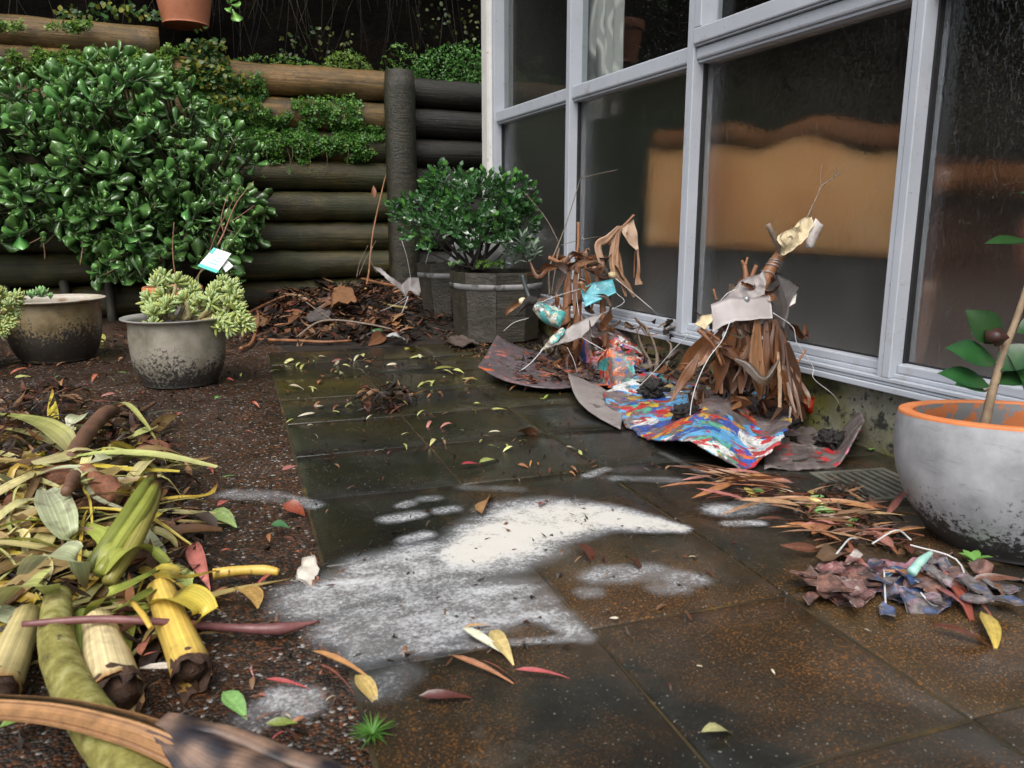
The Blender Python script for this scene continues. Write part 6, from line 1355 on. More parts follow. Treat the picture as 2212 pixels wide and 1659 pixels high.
def zone(pts, lift=(0.004, 0.02), mound=0.0):
    P = [G(*q) for q in pts]; P2 = [(q.x, q.y) for q in P]; x0, x1 = min(q[0] for q in P2), max(q[0] for q in P2); y0, y1 = min(q[1] for q in P2), max(q[1] for q in P2)
    cx, cy = (x0 + x1) / 2, (y0 + y1) / 2
    def fn(r_):
        for _ in range(40):
            x, y = r_.uniform(x0, x1), r_.uniform(y0, y1)
            if in_poly(P2, x, y):
                m_ = mound * max(0, 1 - ((x - cx) / (x1 - x0) * 2) ** 2) * max(0, 1 - ((y - cy) / (y1 - y0) * 2) ** 2); return Vector((x, y, gnd(x, y) + r_.uniform(*lift) + m_ * r_.random()))
        return None
    return fn
litter('bark_litter', 'deep brown bark and leaf litter heaped at the foot of the log wall', 3400, zone([(525, 735), (560, 640), (640, 610), (900, 608), (960, 650), (1000, 720), (900, 742), (700, 742)], (0.004, .035), .025), (.025, .1), 1)
litter('bark_litter', 'dark litter around the feet of the barrel planters', 900, zone([(900, 700), (1000, 690), (1160, 690), (1200, 740), (1080, 790), (980, 760)], (.003, .014)), (.015, .05), 2)
litter('leaf_litter', 'brown litter inside and around the curled lino dish', 750, zone([(1060, 790), (1120, 770), (1330, 770), (1400, 820), (1240, 848), (1120, 845)], (.012, .035)), (.02, .06), 3)
litter('leaf_litter', 'litter under the leaf skirt of the larger sculpture', 500, zone([(1380, 830), (1500, 800), (1720, 830), (1740, 900), (1600, 880), (1450, 850)], (.04, .08)), (.02, .07), 4)
litter('leaf_litter', 'dark brown litter at the foot of the footing near the drain', 420, zone([(1720, 1090), (1790, 1040), (1900, 1090), (1940, 1150), (1960, 1200), (1800, 1190), (1730, 1150)], (.004, .014)), (.012, .045), 5)
litter('leaf_litter', 'brown rotten litter under the heap of cut leaves', 1500, zone([(-80, 880), (120, 850), (330, 920), (430, 1080), (420, 1300), (330, 1420), (-120, 1420)], (.004, .035), .05), (.02, .07), 6)
litter('leaf_litter', 'fine brown litter scattered over the aggregate path', 700, zone([(-100, 800), (540, 770), (620, 1000), (700, 1250), (800, 1650), (-200, 1650)], (.001, .004)), (.008, .03), 7, tilt=.15)
litter('leaf_litter', 'fine brown crumbs scattered over the wet paving', 800, zone([(560, 770), (1050, 770), (1300, 900), (1700, 1080), (1500, 1500), (800, 1500), (640, 1100)], (.008, .010)), (.006, .022), 8, tilt=.12)
litter('leaf_litter', 'dark litter along the foot of the log wall behind the pots', 500, zone([(-50, 740), (520, 715), (540, 760), (300, 790), (-50, 800)], (.002, .012)), (.015, .05), 9, tilt=.2)
# small raked heap in the middle of the paving
litter('leaf_heap', 'small heap of brown leaves in the middle of the paving', 130, zone([(765, 878), (800, 855), (860, 845), (895, 862), (880, 888), (800, 897)], (.008, .02), .03), (.03, .07), 10)

# ------------------------------------------------------------------ single fallen leaves
M_fall = vmat('fallen_leaf', 0.34, 0.4, 9, 0.3, coat=0.15, rnd=0.4, vein=10.0, spots=0.8)
def lcol(c, rib=1.35): return lambda u, s: tuple(min(1, q * (rib if s == 0 else 1) * (0.85 + .3 * u)) for q in c)
YG, PK, OB, BN, GRN_, PL, RD = (0.36, 0.37, 0.12), (0.30, 0.12, 0.10), (0.28, 0.12, 0.055), (0.12, 0.05, 0.026), (0.12, 0.24, 0.06), (0.42, 0.38, 0.27), (0.3, 0.075, 0.055)
CN = {YG: 'yellow green', PK: 'pinkish', OB: 'orange brown', BN: 'dark brown', GRN_: 'green', PL: 'pale cream', RD: 'red brown'}
LM = {}
def lmesh(prof, c, w, curl):
    k = (prof, c, w, curl)
    if k not in LM: LM[k] = mesh('fallen_leaf', *leaf(1.0, w, prof, 0.35, curl, 0.3, 6, .03, lcol(c)))
    return LM[k]
def fallen(x0, y0, x1, y1, c, label=None, group=None, w=.24, prof='lance', curl=.7, up=0.0, name='fallen_leaf'):
    a, b = G(x0, y0), G(x1, y1); a.z += 0.0085; b.z += 0.0085 + up; L_ = (b - a).length * 1.08
    zh = Vector((rng.uniform(-.5, .5), rng.uniform(-.5, .5), 1)); mw = frame(a + Vector((0, 0, .004 * (1 if curl > 0 else 0) + .12 * L_ * max(0, curl) * .5)), b - a + Vector((0, 0, .1 * L_)), zh, L_)
    o = link(name, lmesh(prof, c, w, curl), M_fall, None, mw); tag(o, label, 'leaf', group); return o
named = [
    ((1242, 1200, 1308, 1225), BN, 'large curled brown leaf just right of the white spill', .55, 'ell', 1.5), ((1042, 1130, 1045, 1075), (0.4, .2, .1), 'tan pointed leaf standing just behind the white spill', .3, 'lance', .3), ((1350, 1225, 1405, 1245), BN, 'shrivelled brown leaf on the grey smear right of the spill', .5, 'ell', 1.2),
    ((1512, 1612, 1588, 1590), (0.55, .55, .25), 'pale yellow green leaf lying alone at the bottom right', .42, 'ell', .8), ((485, 1520, 525, 1565), (0.2, .34, .1), 'small fresh green leaf near the bottom left stalks', .5, 'ell', .4), ((585, 1150, 622, 1152), (0.06, .16, .06), 'round dark green glossy leaf on the aggregate path', .8, 'ell', .5),
    ((612, 1108, 652, 1118), (0.33, .1, .035), 'rust brown curled leaf on the edge of the path', .75, 'ell', 1.0), ((455, 1122, 500, 1145), (0.25, .36, .12), 'pale green leaf at the tip of the dry yellow blades', .5, 'ell', .5), ((1000, 1380, 1090, 1440), (0.55, .53, .4), 'long pale cream leaf among red gum leaves in the foreground', .16, 'lance', .3),
    ((1062, 1385, 1098, 1445), (0.5, .36, .16), 'tan spotted leaf crossing the cream leaf', .35, 'lance', .3), ((975, 1442, 1108, 1495), (0.36, .16, .08), 'long brown gum leaf left of the reddish one in the foreground', .11, 'lance', .3), ((1030, 1450, 1120, 1478), (0.36, .14, .08), 'short brown gum leaf crossing the foreground joint', .14, 'lance', .4), ((1110, 1472, 1225, 1480), (0.45, .1, .1), 'pinkish red gum leaf in the foreground', .13, 'lance', .2),
    ((1000, 1378, 1065, 1365), (0.55, .3, .13), 'orange leaf lying on the lower edge of the spill', .16, 'lance', .4), ((672, 1432, 815, 1482), (0.45, .2, .09), 'long orange gum leaf at the paving edge', .12, 'lance', .3), ((680, 1458, 770, 1495), (0.4, .16, .1), 'pink brown gum leaf under the long orange one', .15, 'lance', .5), ((770, 1485, 812, 1530), (0.5, .36, .12), 'yellow tipped curled leaf at the paving edge', .5, 'ell', .8), ((575, 1492, 665, 1505), (0.48, .1, .09), 'red gum leaf on the aggregate path', .13, 'lance', .3), ((550, 1585, 618, 1550), (0.5, .16, .08), 'orange red leaf at the bottom left on the path', .16, 'lance', .3), ((575, 1590, 640, 1585), (0.2, .24, .05), 'dull green leaf beside the dead frond base', .4, 'ell', .4),
    ((470, 1110, 502, 1090), (0.5, .13, .11), 'small coral red leaf on the path', .28, 'lance', .3), ((488, 1125, 540, 1100), (0.48, .22, .1), 'slim orange leaf on the path beside the coral one', .14, 'lance', .3), ((1165, 1108, 1180, 1092), (0.45, .1, .06), 'tiny red leaf on the white spill', .35, 'lance', .3), ((1332, 1092, 1388, 1106), (0.36, .18, .1), 'brown leaf above the tail of the white spill', .2, 'lance', .6), ((995, 1018, 1045, 1012), (0.45, .08, .06), 'red and green leaf in the middle of the paving', .3, 'lance', .5), ((1035, 1015, 1082, 1000), (0.36, .4, .12), 'light green leaf beside the red one on the paving', .3, 'lance', .5),
    ((735, 822, 765, 812), (0.62, .6, .35), 'pale folded leaf standing on the far paving', .6, 'ell', 1.2), ((935, 810, 1010, 800), (0.3, .3, .08), 'long olive leaf on the far paving', .2, 'lance', .4), ((1118, 950, 1158, 938), (0.2, .1, .05), 'brown curled leaf in front of the lino offcut', .7, 'ell', 1.2), ((2118, 1345, 2155, 1408), (0.6, .48, .1), 'bright yellow leaf below the painted rag heap', .36, 'ell', .3), ((2040, 1268, 2110, 1358), (0.36, .12, .07), 'long dark red gum leaf crossing the painted rag heap', .2, 'lance', .3), ((2060, 1288, 2172, 1362), (0.45, .2, .11), 'long orange brown gum leaf right of the rag heap', .16, 'lance', .3), ((2015, 1375, 2140, 1405), (0.13, .045, .025), 'wet maroon bark strip in front of the rag heap', .28, 'strap', .2),
    ((905, 1530, 1015, 1530), (0.12, .04, .025), 'wet dark red leaf flat on the foreground slab', .25, 'lance', .2), ((1775, 1245, 1860, 1180), (0.16, .09, .05), 'big brown curled bark strip between drain and rag heap', .3, 'strap', .9), ((1870, 965, 1920, 985), (0.2, .12, .06), 'brown strip of bark at the foot of the mossy footing', .2, 'strap', .2),
    ((210, 732, 222, 738), (0.5, .5, .12), 'tiny yellow leaf between the two bowl pots', .5, 'ell', .8), ((270, 890, 305, 888), (0.6, .5, .25), 'cream and yellow leaf left of the speckled bowl pot', .3, 'ell', .5), ((875, 765, 900, 758), (0.55, .5, .06), 'bright yellow leaf at the far end of the paving', .4, 'lance', .4),
]
for (e4, c, lab, w, pr, cu) in named: fallen(*e4, tuple(q * .78 for q in c), lab, None, w * .85, pr, max(cu, .5) * 1.2)
r_ = random.Random(77)
def near(p, land):
    return min(land, key=lambda q: (G(q[0], q[1]) - p).length)[2]
def scatter(n, fn, cols, lab, grp, lpx=(12, 30), w=(.2, .34), pr='lance', name='fallen_leaf', ang=None, flat=False, land=()):
    for _ in range(n):
        p = fn(r_); 
        if p is None: continue
        d_ = depth(p); L_ = r_.uniform(*lpx) / FPX * d_ * 1.5; a = r_.uniform(0, 6.283) if ang is None else ang + r_.gauss(0, .35) + r_.choice([0, math.pi]); c = r_.choice(cols); q = Vector((p.x, p.y, gnd(p.x, p.y) + 0.009))
        cu = r_.choice([.4, .8, 1.3] if not flat else [.1, .25, .4]); wd = r_.choice([w[0], (w[0] + w[1]) / 2, w[1]])
        o = link(name, lmesh(pr, c, wd, cu), M_fall, None, frame(q + Vector((0, 0, L_ * .1)), (math.cos(a), math.sin(a), r_.uniform(0, .3)), (r_.uniform(-.7, .7), r_.uniform(-.7, .7), 1), L_)); tag(o, (CN.get(c, 'tan') + ' ' + lab) if not land else CN.get(c, 'tan') + ' ' + lab + ' ' + near(q, land), 'leaf', grp)
scatter(62, zone([(560, 775), (1000, 775), (1080, 900), (1120, 980), (700, 990), (600, 900)]), [YG, YG, (0.5, .48, .2), PL], 'curled leaf', 'yellow leaves on the far paving', (12, 26), land=[(600, 800, 'near the far left corner of the paving'), (820, 800, 'near the far end of the paving'), (830, 870, 'beside the small leaf heap'), (620, 950, 'at the left edge of the far paving'), (1000, 880, 'on the paving before the lino dish'), (900, 960, 'between leaf heap and white spill')])
scatter(34, zone([(560, 775), (1000, 775), (1080, 900), (1120, 1000), (700, 1040), (600, 900)]), [BN, OB, PK], 'small leaf', 'brown leaves on the far paving', (10, 24), land=[(600, 800, 'near the far left corner of the paving'), (820, 800, 'near the far end of the paving'), (830, 870, 'beside the small leaf heap'), (620, 950, 'at the left edge of the far paving'), (1000, 880, 'on the paving before the lino dish'), (900, 960, 'between leaf heap and white spill')])
scatter(36, zone([(0, 800), (540, 790), (610, 1000), (660, 1200), (470, 1180), (420, 1000), (250, 870), (0, 840)]), [YG, OB, PK, RD, GRN_], 'leaf', 'leaves on the path behind the heap', (10, 26), land=[(120, 850, 'on the path behind the cut leaf heap'), (400, 880, 'on the path before the speckled pot'), (520, 850, 'on the path beside the far paving'), (430, 1020, 'on the path right of the bark chunk'), (580, 1120, 'on the path by the dark green leaf')])
scatter(34, zone([(440, 1200), (680, 1180), (800, 1600), (480, 1640), (330, 1450), (430, 1330)]), [OB, PK, RD, BN, PL], 'leaf', 'leaves on the near path', (14, 34), (.14, .26), land=[(560, 1220, 'on the near path above the yellow stem'), (600, 1330, 'on the near path by the purple stem tip'), (420, 1500, 'on the near path by the yellow stalk end'), (600, 1500, 'on the near path by the red gum leaf'), (720, 1560, 'on the near path by the weed tuft')])
scatter(22, zone([(1000, 900), (1300, 960), (1500, 1060), (1250, 1080), (1000, 1060)]), [BN, OB, YG, PL], 'small leaf on the paving in front of the painted mat', 'leaves before the mat', (10, 24))
scatter(95, zone([(1490, 1035), (1700, 1050), (1800, 1100), (1930, 1120), (1960, 1190), (1820, 1200), (1720, 1150), (1600, 1110)], (.004, .014)), [OB, OB, PK, BN, (0.22, .13, .075), (0.3, .18, .1)], 'gum leaf', 'gum leaves drifted by the drain', (40, 95), (.09, .16), 'lance', 'gum_leaf', R(-28), True, land=[(1540, 1055, 'left in the drift by the drain'), (1680, 1080, 'amid the drift by the drain'), (1800, 1090, 'just left of the drain grate'), (1900, 1110, 'between drain grate and grey pot'), (1800, 1170, 'below the drain grate'), (1930, 1180, 'at the left foot of the grey pot')])
scatter(16, zone([(1560, 1050), (1800, 1080), (1900, 1150), (1750, 1140)]), [YG, GRN_, (0.5, .42, .1)], 'broad leaf among the gum leaves by the drain', 'green leaves by the drain', (20, 40), (.3, .45), 'ell')
scatter(26, zone([(1720, 1180), (1900, 1160), (2000, 1220), (2160, 1240), (2200, 1330), (1980, 1340), (1740, 1230)]), [OB, BN, PK, (0.2, .08, .04)], 'leaf', 'leaves round the rag heap', (30, 80), (.14, .26), flat=True, land=[(1760, 1210, 'left of the painted rags'), (1900, 1190, 'behind the painted rags'), (2080, 1240, 'between painted rags and grey pot'), (2120, 1310, 'right of the painted rags'), (1950, 1320, 'in front of the painted rags')])
scatter(14, zone([(1230, 1260), (1700, 1180), (2000, 1400), (1800, 1560), (1300, 1480)]), [BN, OB, PL], 'scrap of leaf on the near wet paving', 'leaf scraps on the near paving', (6, 14))
scatter(60, zone([(540, 720), (620, 640), (880, 640), (980, 720), (800, 745)], (.04, .06)), [OB, BN, (0.2, .11, .06), BN, (0.14, .07, .04)], 'broad leaf', 'leaves on the litter bed', (24, 50), (.25, .5), 'ell', land=[(580, 700, 'at the left of the litter bed'), (700, 670, 'in the middle of the litter bed'), (820, 680, 'by the lichened branch on the litter bed'), (900, 690, 'by the lino scrap on the litter bed'), (760, 735, 'at the front of the litter bed')])
# bark and sticks on the litter bed
bk = [((110, 0, 0), 0)]
bits = [(((538, 700), (600, 668), (640, 655)), .007, M_stick, 'maroon stem lying across the left of the litter bed'), (((520, 760), (545, 745), (560, 715), (556, 690)), .008, M_stick, 'curved brown stick at the paving corner by the speckled pot'), (((560, 740), (640, 742), (700, 745), (760, 742)), .007, M_stick, 'long reddish bark strip along the far edge of the paving'), (((640, 735), (700, 720), (800, 728), (900, 732)), .005, M_greytwig, 'thin brown twig along the edge of the litter bed'), (((775, 620), (830, 635), (880, 642)), .010, M_stick, 'pale orange split stick on the litter bed below the stem'), (((790, 645), (800, 660), (830, 680), (880, 690)), .008, nmat('lichen_branch', [(0.3, (.28, .2, .06)), (.7, (.42, .33, .14))], 40, (.6, .8), .6, 90, .003), 'yellow lichened forked branch on the litter bed'), (((575, 640), (610, 655), (650, 662)), .008, nmat('bleached_stick', [(0.3, (.3, .2, .12)), (.7, (.45, .32, .2))], 30, (.5, .7), .4, 80), 'bleached short stick at the left of the litter bed'), (((740, 612), (738, 650), (735, 690)), .006, M_greytwig, 'upright broken stalk in the middle of the litter bed'), (((620, 640), (680, 690), (720, 720)), .004, M_greytwig, 'dark twig slanting over the litter bed'), (((560, 625), (620, 640), (700, 672)), .005, M_stick, 'dark red twig at the back of the litter bed'), (((850, 655), (900, 640), (930, 645)), .008, M_stick, 'dark stick end beside the lino scrap')]
for i, (pts, r0, mt, lab) in enumerate(bits): single('stick', [GL(x, y, .055 if y < 730 else .012) for x, y in pts], [r0, r0 * .9, r0 * .7], mt, lab)
sc2 = [([(715, 690), (722, 650), (735, 640), (762, 655), (772, 690), (745, 695)], (.3, .15, .075), 'crumpled orange brown dead leaf in the middle of the litter bed'), ([(665, 625), (690, 600), (715, 615), (712, 640), (680, 635)], (.06, .045, .045), 'dark lino scrap sticking out of the litter bed'), ([(650, 715), (690, 690), (720, 700), (700, 720)], (.14, .12, .115), 'grey scrap on the front of the litter bed'), ([(925, 715), (985, 705), (1020, 720), (960, 735)], (.2, .13, .09), 'curled tan leaf in front of the rear planter'), ([(835, 745), (860, 740), (878, 746), (850, 750)], (.42, .42, .42), 'small white paper scrap at the far end of the paving'), ([(960, 745), (1010, 738), (1040, 752), (985, 760)], (.17, .13, .11), 'flat brown scrap on the soil before the planters')]
for i, (pts, c, lab) in enumerate(sc2):
    z_ = .06 if i < 2 else .03 if i == 2 else .015
    q = sheet_poly([GL(x, y, z_ + rng.uniform(0, .03)) for x, y in pts], .002, 3, .012, 25, i * 3); o = obj('scrap', (q[0], q[1], [c] * len(q[0])), M_dead); tag(o, lab, 'scrap')
o = obj('fallen_sprig', place(blob(.02, 2, .4, 3, 1, (1.3, 1, .6)), GL(815, 730, .03)), M_jade); o.data.color_attributes.new('col', 'FLOAT_COLOR', 'POINT').data.foreach_set('color', [.05, .15, .04, 1] * len(o.data.vertices)); tag(o, 'dark green fallen jade leaf cluster on the edge of the litter bed', 'leaf')
for i, (x, y) in enumerate(((662, 1252), (815, 1300), (620, 1530))):
    if i == 0: o = obj('paper_scrap', sheet_poly([GL(640, 1262, .004), GL(655, 1240, .03), GL(686, 1236, .028), GL(690, 1258, .006), GL(665, 1276, .004)], .002, 3, .012, 40, 3), nmat('wet_paper', [(0.3, (.4, .36, .3)), (.7, (.6, .57, .5))], 30, (.5, .7), .5, 70, .003)); tag(o, 'crumpled cream paper scrap at the left end of the spill', 'scrap')

# ------------------------------------------------------------------ painted rag heap
rag = empty('painted_rag_heap', G(1940, 1290), 'heap of torn rags smeared with blue, pink and white paint before the grey pot', 'rags')
RG = [([(1750, 1250), (1775, 1225), (1850, 1222), (1880, 1250), (1850, 1290), (1790, 1285)], 0), ([(1850, 1250), (1880, 1225), (1925, 1240), (1920, 1290), (1870, 1300)], 1), ([(1920, 1260), (1950, 1225), (1985, 1240), (1990, 1290), (1940, 1315)], 2), ([(1990, 1245), (2050, 1230), (2100, 1265), (2150, 1300), (2090, 1310), (2010, 1290)], 3), ([(1930, 1300), (2000, 1290), (2060, 1305), (2050, 1330), (1960, 1330)], 3), ([(1760, 1280), (1830, 1275), (1880, 1310), (1820, 1325)], 4)]
RM = [paint_mat('rag_pink_white', (.25, .14, .13), [(.3, .12, .12), (.45, .41, .37), (.2, .09, .08)], 22, .6, (.54, .58), 2.2, .85), paint_mat('rag_rose', (.35, .17, .2), [(.34, .14, .17), (.24, .18, .26), (.3, .14, .16)], 18, .6, (.52, .56), 4.2, .7), paint_mat('rag_blue', (.1, .16, .3), [(.03, .1, .24), (.2, .4, .45), (.5, .5, .45), (.02, .05, .16), (.12, .1, .1)], 22, .6, (.52, .55), 6.2, .7), paint_mat('rag_grey_lilac', (.19, .17, .165), [(.2, .17, .17), (.26, .18, .21), (.08, .11, .2)], 20, .6, (.55, .58), 8.2, .8), paint_mat('rag_brown', (.16, .1, .09), [(.12, .07, .06), (.24, .12, .09)], 20, .6, (.5, .55), 1.2, .8)]
for i, (pts, k) in enumerate(RG): obj('rag', sheet_poly([GL(x, y, rng.uniform(.003, .012)) for x, y in pts], .002, 5, .012, 30, i * 5, None, .006), RM[k], rag)
obj('paint_tube', tube([GL(1965, 1280, .03), GL(1985, 1262, .035), GL(2005, 1250, .04)], [.007, .0065, .003], 10, 4, .1), nmat('aqua_tube', [(.3, (.2, .5, .45)), (.7, (.5, .7, .6))], 30, (.3, .5), .2, 60), rag)
for pts in (((1880, 1215, .03), (1930, 1205, .045), (1960, 1235, .05)), ((1960, 1232, .04), (2060, 1250, .03), (2090, 1290, .01)), ((1905, 1275, .03), (1910, 1300, .012), (1912, 1312, .006)), ((1800, 1230, .02), (1830, 1205, .03), (1850, 1190, .02)), ((1985, 1310, .02), (2010, 1320, .01), (2030, 1322, .008))): obj('wire', tube([GL(*q) for q in pts], .0014, 5, 4), M_wire, rag)
r_ = random.Random(33)
for i in range(46):
    c0 = GL(r_.gauss(1930, 105), r_.gauss(1282, 24), r_.uniform(.008, .03)); rr0 = r_.uniform(.014, .04); el = r_.uniform(.3, .8); an = r_.uniform(0, 3.14); n_ = r_.choice([5, 6, 7]); pts = []
    for k in range(n_):
        a = 6.283 * k / n_ + r_.uniform(-.35, .35); q = rr0 * r_.uniform(.6, 1.2); x_, y_ = q * math.cos(a), q * el * math.sin(a)
        pts.append(c0 + Vector((x_ * math.cos(an) - y_ * math.sin(an), x_ * math.sin(an) + y_ * math.cos(an), r_.uniform(-.007, .007))))
    vxp = c0 - EYE; side = 1106 + FPX * vxp.dot(RIGHT) / vxp.dot(FWD)
    mt = RM[r_.choice([0, 4, 4, 0]) if side < 1880 else r_.choice([1, 2, 3, 2]) if side < 2000 else r_.choice([3, 3, 4])]
    obj('rag', sheet_poly(pts, .0016, 4, .006, 34, i * 1.3, None, .005), mt, rag)
# weeds
def weed(x, y, n, s, lab, c):
    e = empty('weed', G(x, y), lab, 'weed')
    for k in range(n):
        a = k * 2.399 + .4; d_ = Vector((math.cos(a), math.sin(a), rng.uniform(.3, 1.4))); me = mesh('weed_leaf', *leaf(s * rng.uniform(.6, 1.2), s * .055 if n > 12 else s * .5, 'lance' if n > 12 else 'ell', .2, .7, 0, 4, 0, lambda u, q: c)); link('leaf', me, M_green, e, frame(G(x, y) + Vector((0, 0, .006)), d_, (0, 0, 1)))
weed(805, 1600, 70, .026, 'tuft of fine green weed at the paving edge in the foreground', (.1, .26, .04))
weed(2100, 1222, 7, .03, 'small bright seedling at the foot of the large grey pot', (.2, .42, .1))
weed(1880, 978, 6, .018, 'tiny seedling by the footing near the drain', (.2, .4, .1))
weed(1175, 868, 5, .02, 'small green seedling on the paving behind the lino offcut', (.3, .42, .08))

# ================================================================== heap of cut strap leaves and stalks at the left
M_strap = vmat('strap_leaf', 0.36, 0.35, 14, 0.25, trans=0.15, rnd=0.3, vein=16.0, spots=0.75)
def strap_col(c0, c1, tip, seed):
    r0 = random.Random(seed); ph = r0.uniform(0, 6)
    def f(u, s):
        k = 0.5 + .5 * math.sin(s * 5 + ph); c = tuple(a + (b - a) * min(1, u * 1.1) * (0.6 + .4 * k) for a, b in zip(c0, c1)); t = sstep(.78, 1.0, u); return tuple(a + (b - a) * t for a, b in zip(c, tip))
    return f
SC = [((.5, .48, .2), (.32, .40, .09), (.2, .1, .04)), ((.58, .53, .28), (.5, .46, .13), (.22, .12, .05)), ((.36, .38, .08), (.24, .3, .05), (.16, .1, .03)), ((.58, .46, .08), (.55, .38, .05), (.25, .1, .03)), ((.48, .5, .34), (.36, .40, .18), (.25, .18, .08)), ((.13, .075, .03), (.2, .12, .045), (.08, .04, .02)), ((.33, .24, .1), (.42, .3, .11), (.15, .08, .04))]
heapC = G(140, 1130)
def hz_(x, y):
    d_ = math.hypot((x - heapC.x) / .42, (y - heapC.y) / .40); return .085 * max(0, 1 - d_ * d_)
def GZ0(x, y, z): return G(x, y, z)
def strapleaf(pts, w, k, seed, lab, grp=None, n=5, fold=.25, nrm=(0, 0, 1), name='strap_leaf'):
    """pts: picture points with a height above the ground"""
    P = [G(x, y, None if z is None else None) + Vector((0, 0, z)) if True else None for x, y, z in pts]
    P = []
    for x, y, z in pts:
        q = G(x, y, z); P.append(q)
    c = SC[k]; o = obj(name, ribbon(P, [w * .5, w, w * .95, w * .55, w * .1], nrm, n, fold, 0, strap_col(*c, seed), across=4), M_strap); tag(o, lab, 'leaf', grp); return o
big = [
    (((160, 985, .05), (120, 935, .09), (50, 905, .085), (-40, 892, .03)), .05, 0, 'broad light green leaf blade at the top left of the heap'),
    (((160, 985, .05), (100, 950, .05), (30, 930, .04), (-40, 925, .02)), .03, 1, 'yellow edged leaf blade below the broad green one'),
    (((118, 935, .03), (115, 900, .045), (113, 872, .06), (113, 840, .075)), .024, 3, 'upright yellow cut leaf end at the back of the heap'),
    (((150, 930, .06), (165, 905, .08), (175, 900, .07), (168, 935, .05)), .04, 4, 'folded pale leaf curling over at the back of the heap'),
    (((230, 880, .05), (270, 872, .085), (310, 910, .075), (345, 965, .03)), .014, 0, 'thin arching leaf over the right back of the heap'),
    (((240, 960, .03), (290, 945, .05), (330, 925, .06), (320, 930, .05)), .035, 0, 'light green leaf pointing right behind the brown branch'),
    (((185, 1010, .07), (220, 995, .08), (260, 985, .075), (300, 992, .06)), .045, 4, 'whitish folded leaf above the brown branch'),
    (((330, 1015, .03), (310, 1060, .045), (300, 1040, .05), (345, 950, .05)), .014, 2, 'narrow green blade rising beside the bark chunk'),
    (((100, 1060, .08), (120, 1100, .085), (140, 1150, .07), (160, 1190, .04)), .05, 4, 'cream white broad leaf in the middle of the heap'),
    (((60, 1240, .05), (110, 1200, .09), (160, 1210, .09), (185, 1270, .04)), .052, 4, 'striped silvery arched leaf at the front of the heap'),
    (((290, 1040, .04), (350, 1020, .045), (420, 1010, .03), (475, 1005, .01)), .014, 1, 'dry yellow blade pointing right behind the rolled stalks'),
    (((320, 1080, .03), (390, 1078, .04), (450, 1070, .03), (470, 1045, .02)), .02, 3, 'ragged yellow blade with brown tip right of the heap'),
    (((320, 1105, .02), (400, 1110, .025), (460, 1112, .015), (505, 1128, .006)), .02, 1, 'pale straw blade lying towards the paving'),
    (((330, 1125, .02), (400, 1128, .022), (450, 1130, .015), (500, 1132, .006)), .012, 6, 'straw coloured dry blade under the pale one'),
    (((220, 1240, .06), (260, 1190, .08), (320, 1190, .06), (385, 1240, .03)), .045, 2, 'olive leaf with brown tip at the right of the heap'),
    (((190, 1330, .03), (230, 1290, .07), (290, 1260, .07), (375, 1210, .05)), .024, 2, 'long green blade slanting right at the front of the heap'),
    (((230, 1330, .03), (290, 1300, .05), (340, 1270, .05), (400, 1255, .03)), .016, 2, 'narrow grey green blade above the cut stalks'),
    (((310, 1250, .05), (350, 1235, .06), (400, 1250, .05), (480, 1230, .02)), .03, 3, 'bright yellow rotting leaf at the right of the stalks'),
    (((335, 1310, .03), (390, 1290, .06), (440, 1320, .05), (410, 1370, .02)), .045, 3, 'curled yellow sheath beside the yellow stalk'),
    (((30, 1000, .05), (40, 1080, .06), (20, 1150, .05), (10, 1230, .04)), .03, 5, 'dry brown folded blade at the left edge of the heap'),
    (((60, 975, .06), (50, 1050, .07), (45, 1120, .06), (40, 1180, .04)), .025, 6, 'greyish dry blade hanging down at the left of the heap'),
    (((0, 1310, .03), (40, 1270, .07), (90, 1265, .08), (120, 1300, .04)), .055, 0, 'bright green curled leaf at the left front of the heap'),
]
for i, (pts, w, k, lab) in enumerate(big): strapleaf(pts, w, k, i, lab, fold=.35 if 'rolled' not in lab else 1.4)
for i, (pts, c, lab) in enumerate(((((190, 1230, .06), (250, 1150, .09), (300, 1070, .11), (330, 1030, .115)), (.2, .24, .045), 'olive green rolled stalk, left one of three in the heap'), (((215, 1240, .06), (275, 1150, .09), (315, 1090, .11), (337, 1048, .11)), (.27, .28, .05), 'olive green rolled stalk, middle one of three in the heap'), (((235, 1260, .05), (290, 1170, .08), (325, 1100, .1), (340, 1062, .105)), (.33, .32, .07), 'olive green rolled stalk, right one of three in the heap'))):
    o = obj('rolled_stalk', tube_c([GZ0(*q) for q in pts], [.009, .0105, .0095, .0075], c, 10, 6, .12, i, ((.16, .07, .03), .86), True, ragged=.012), M_strap); tag(o, lab, 'stalk')
r_ = random.Random(5)
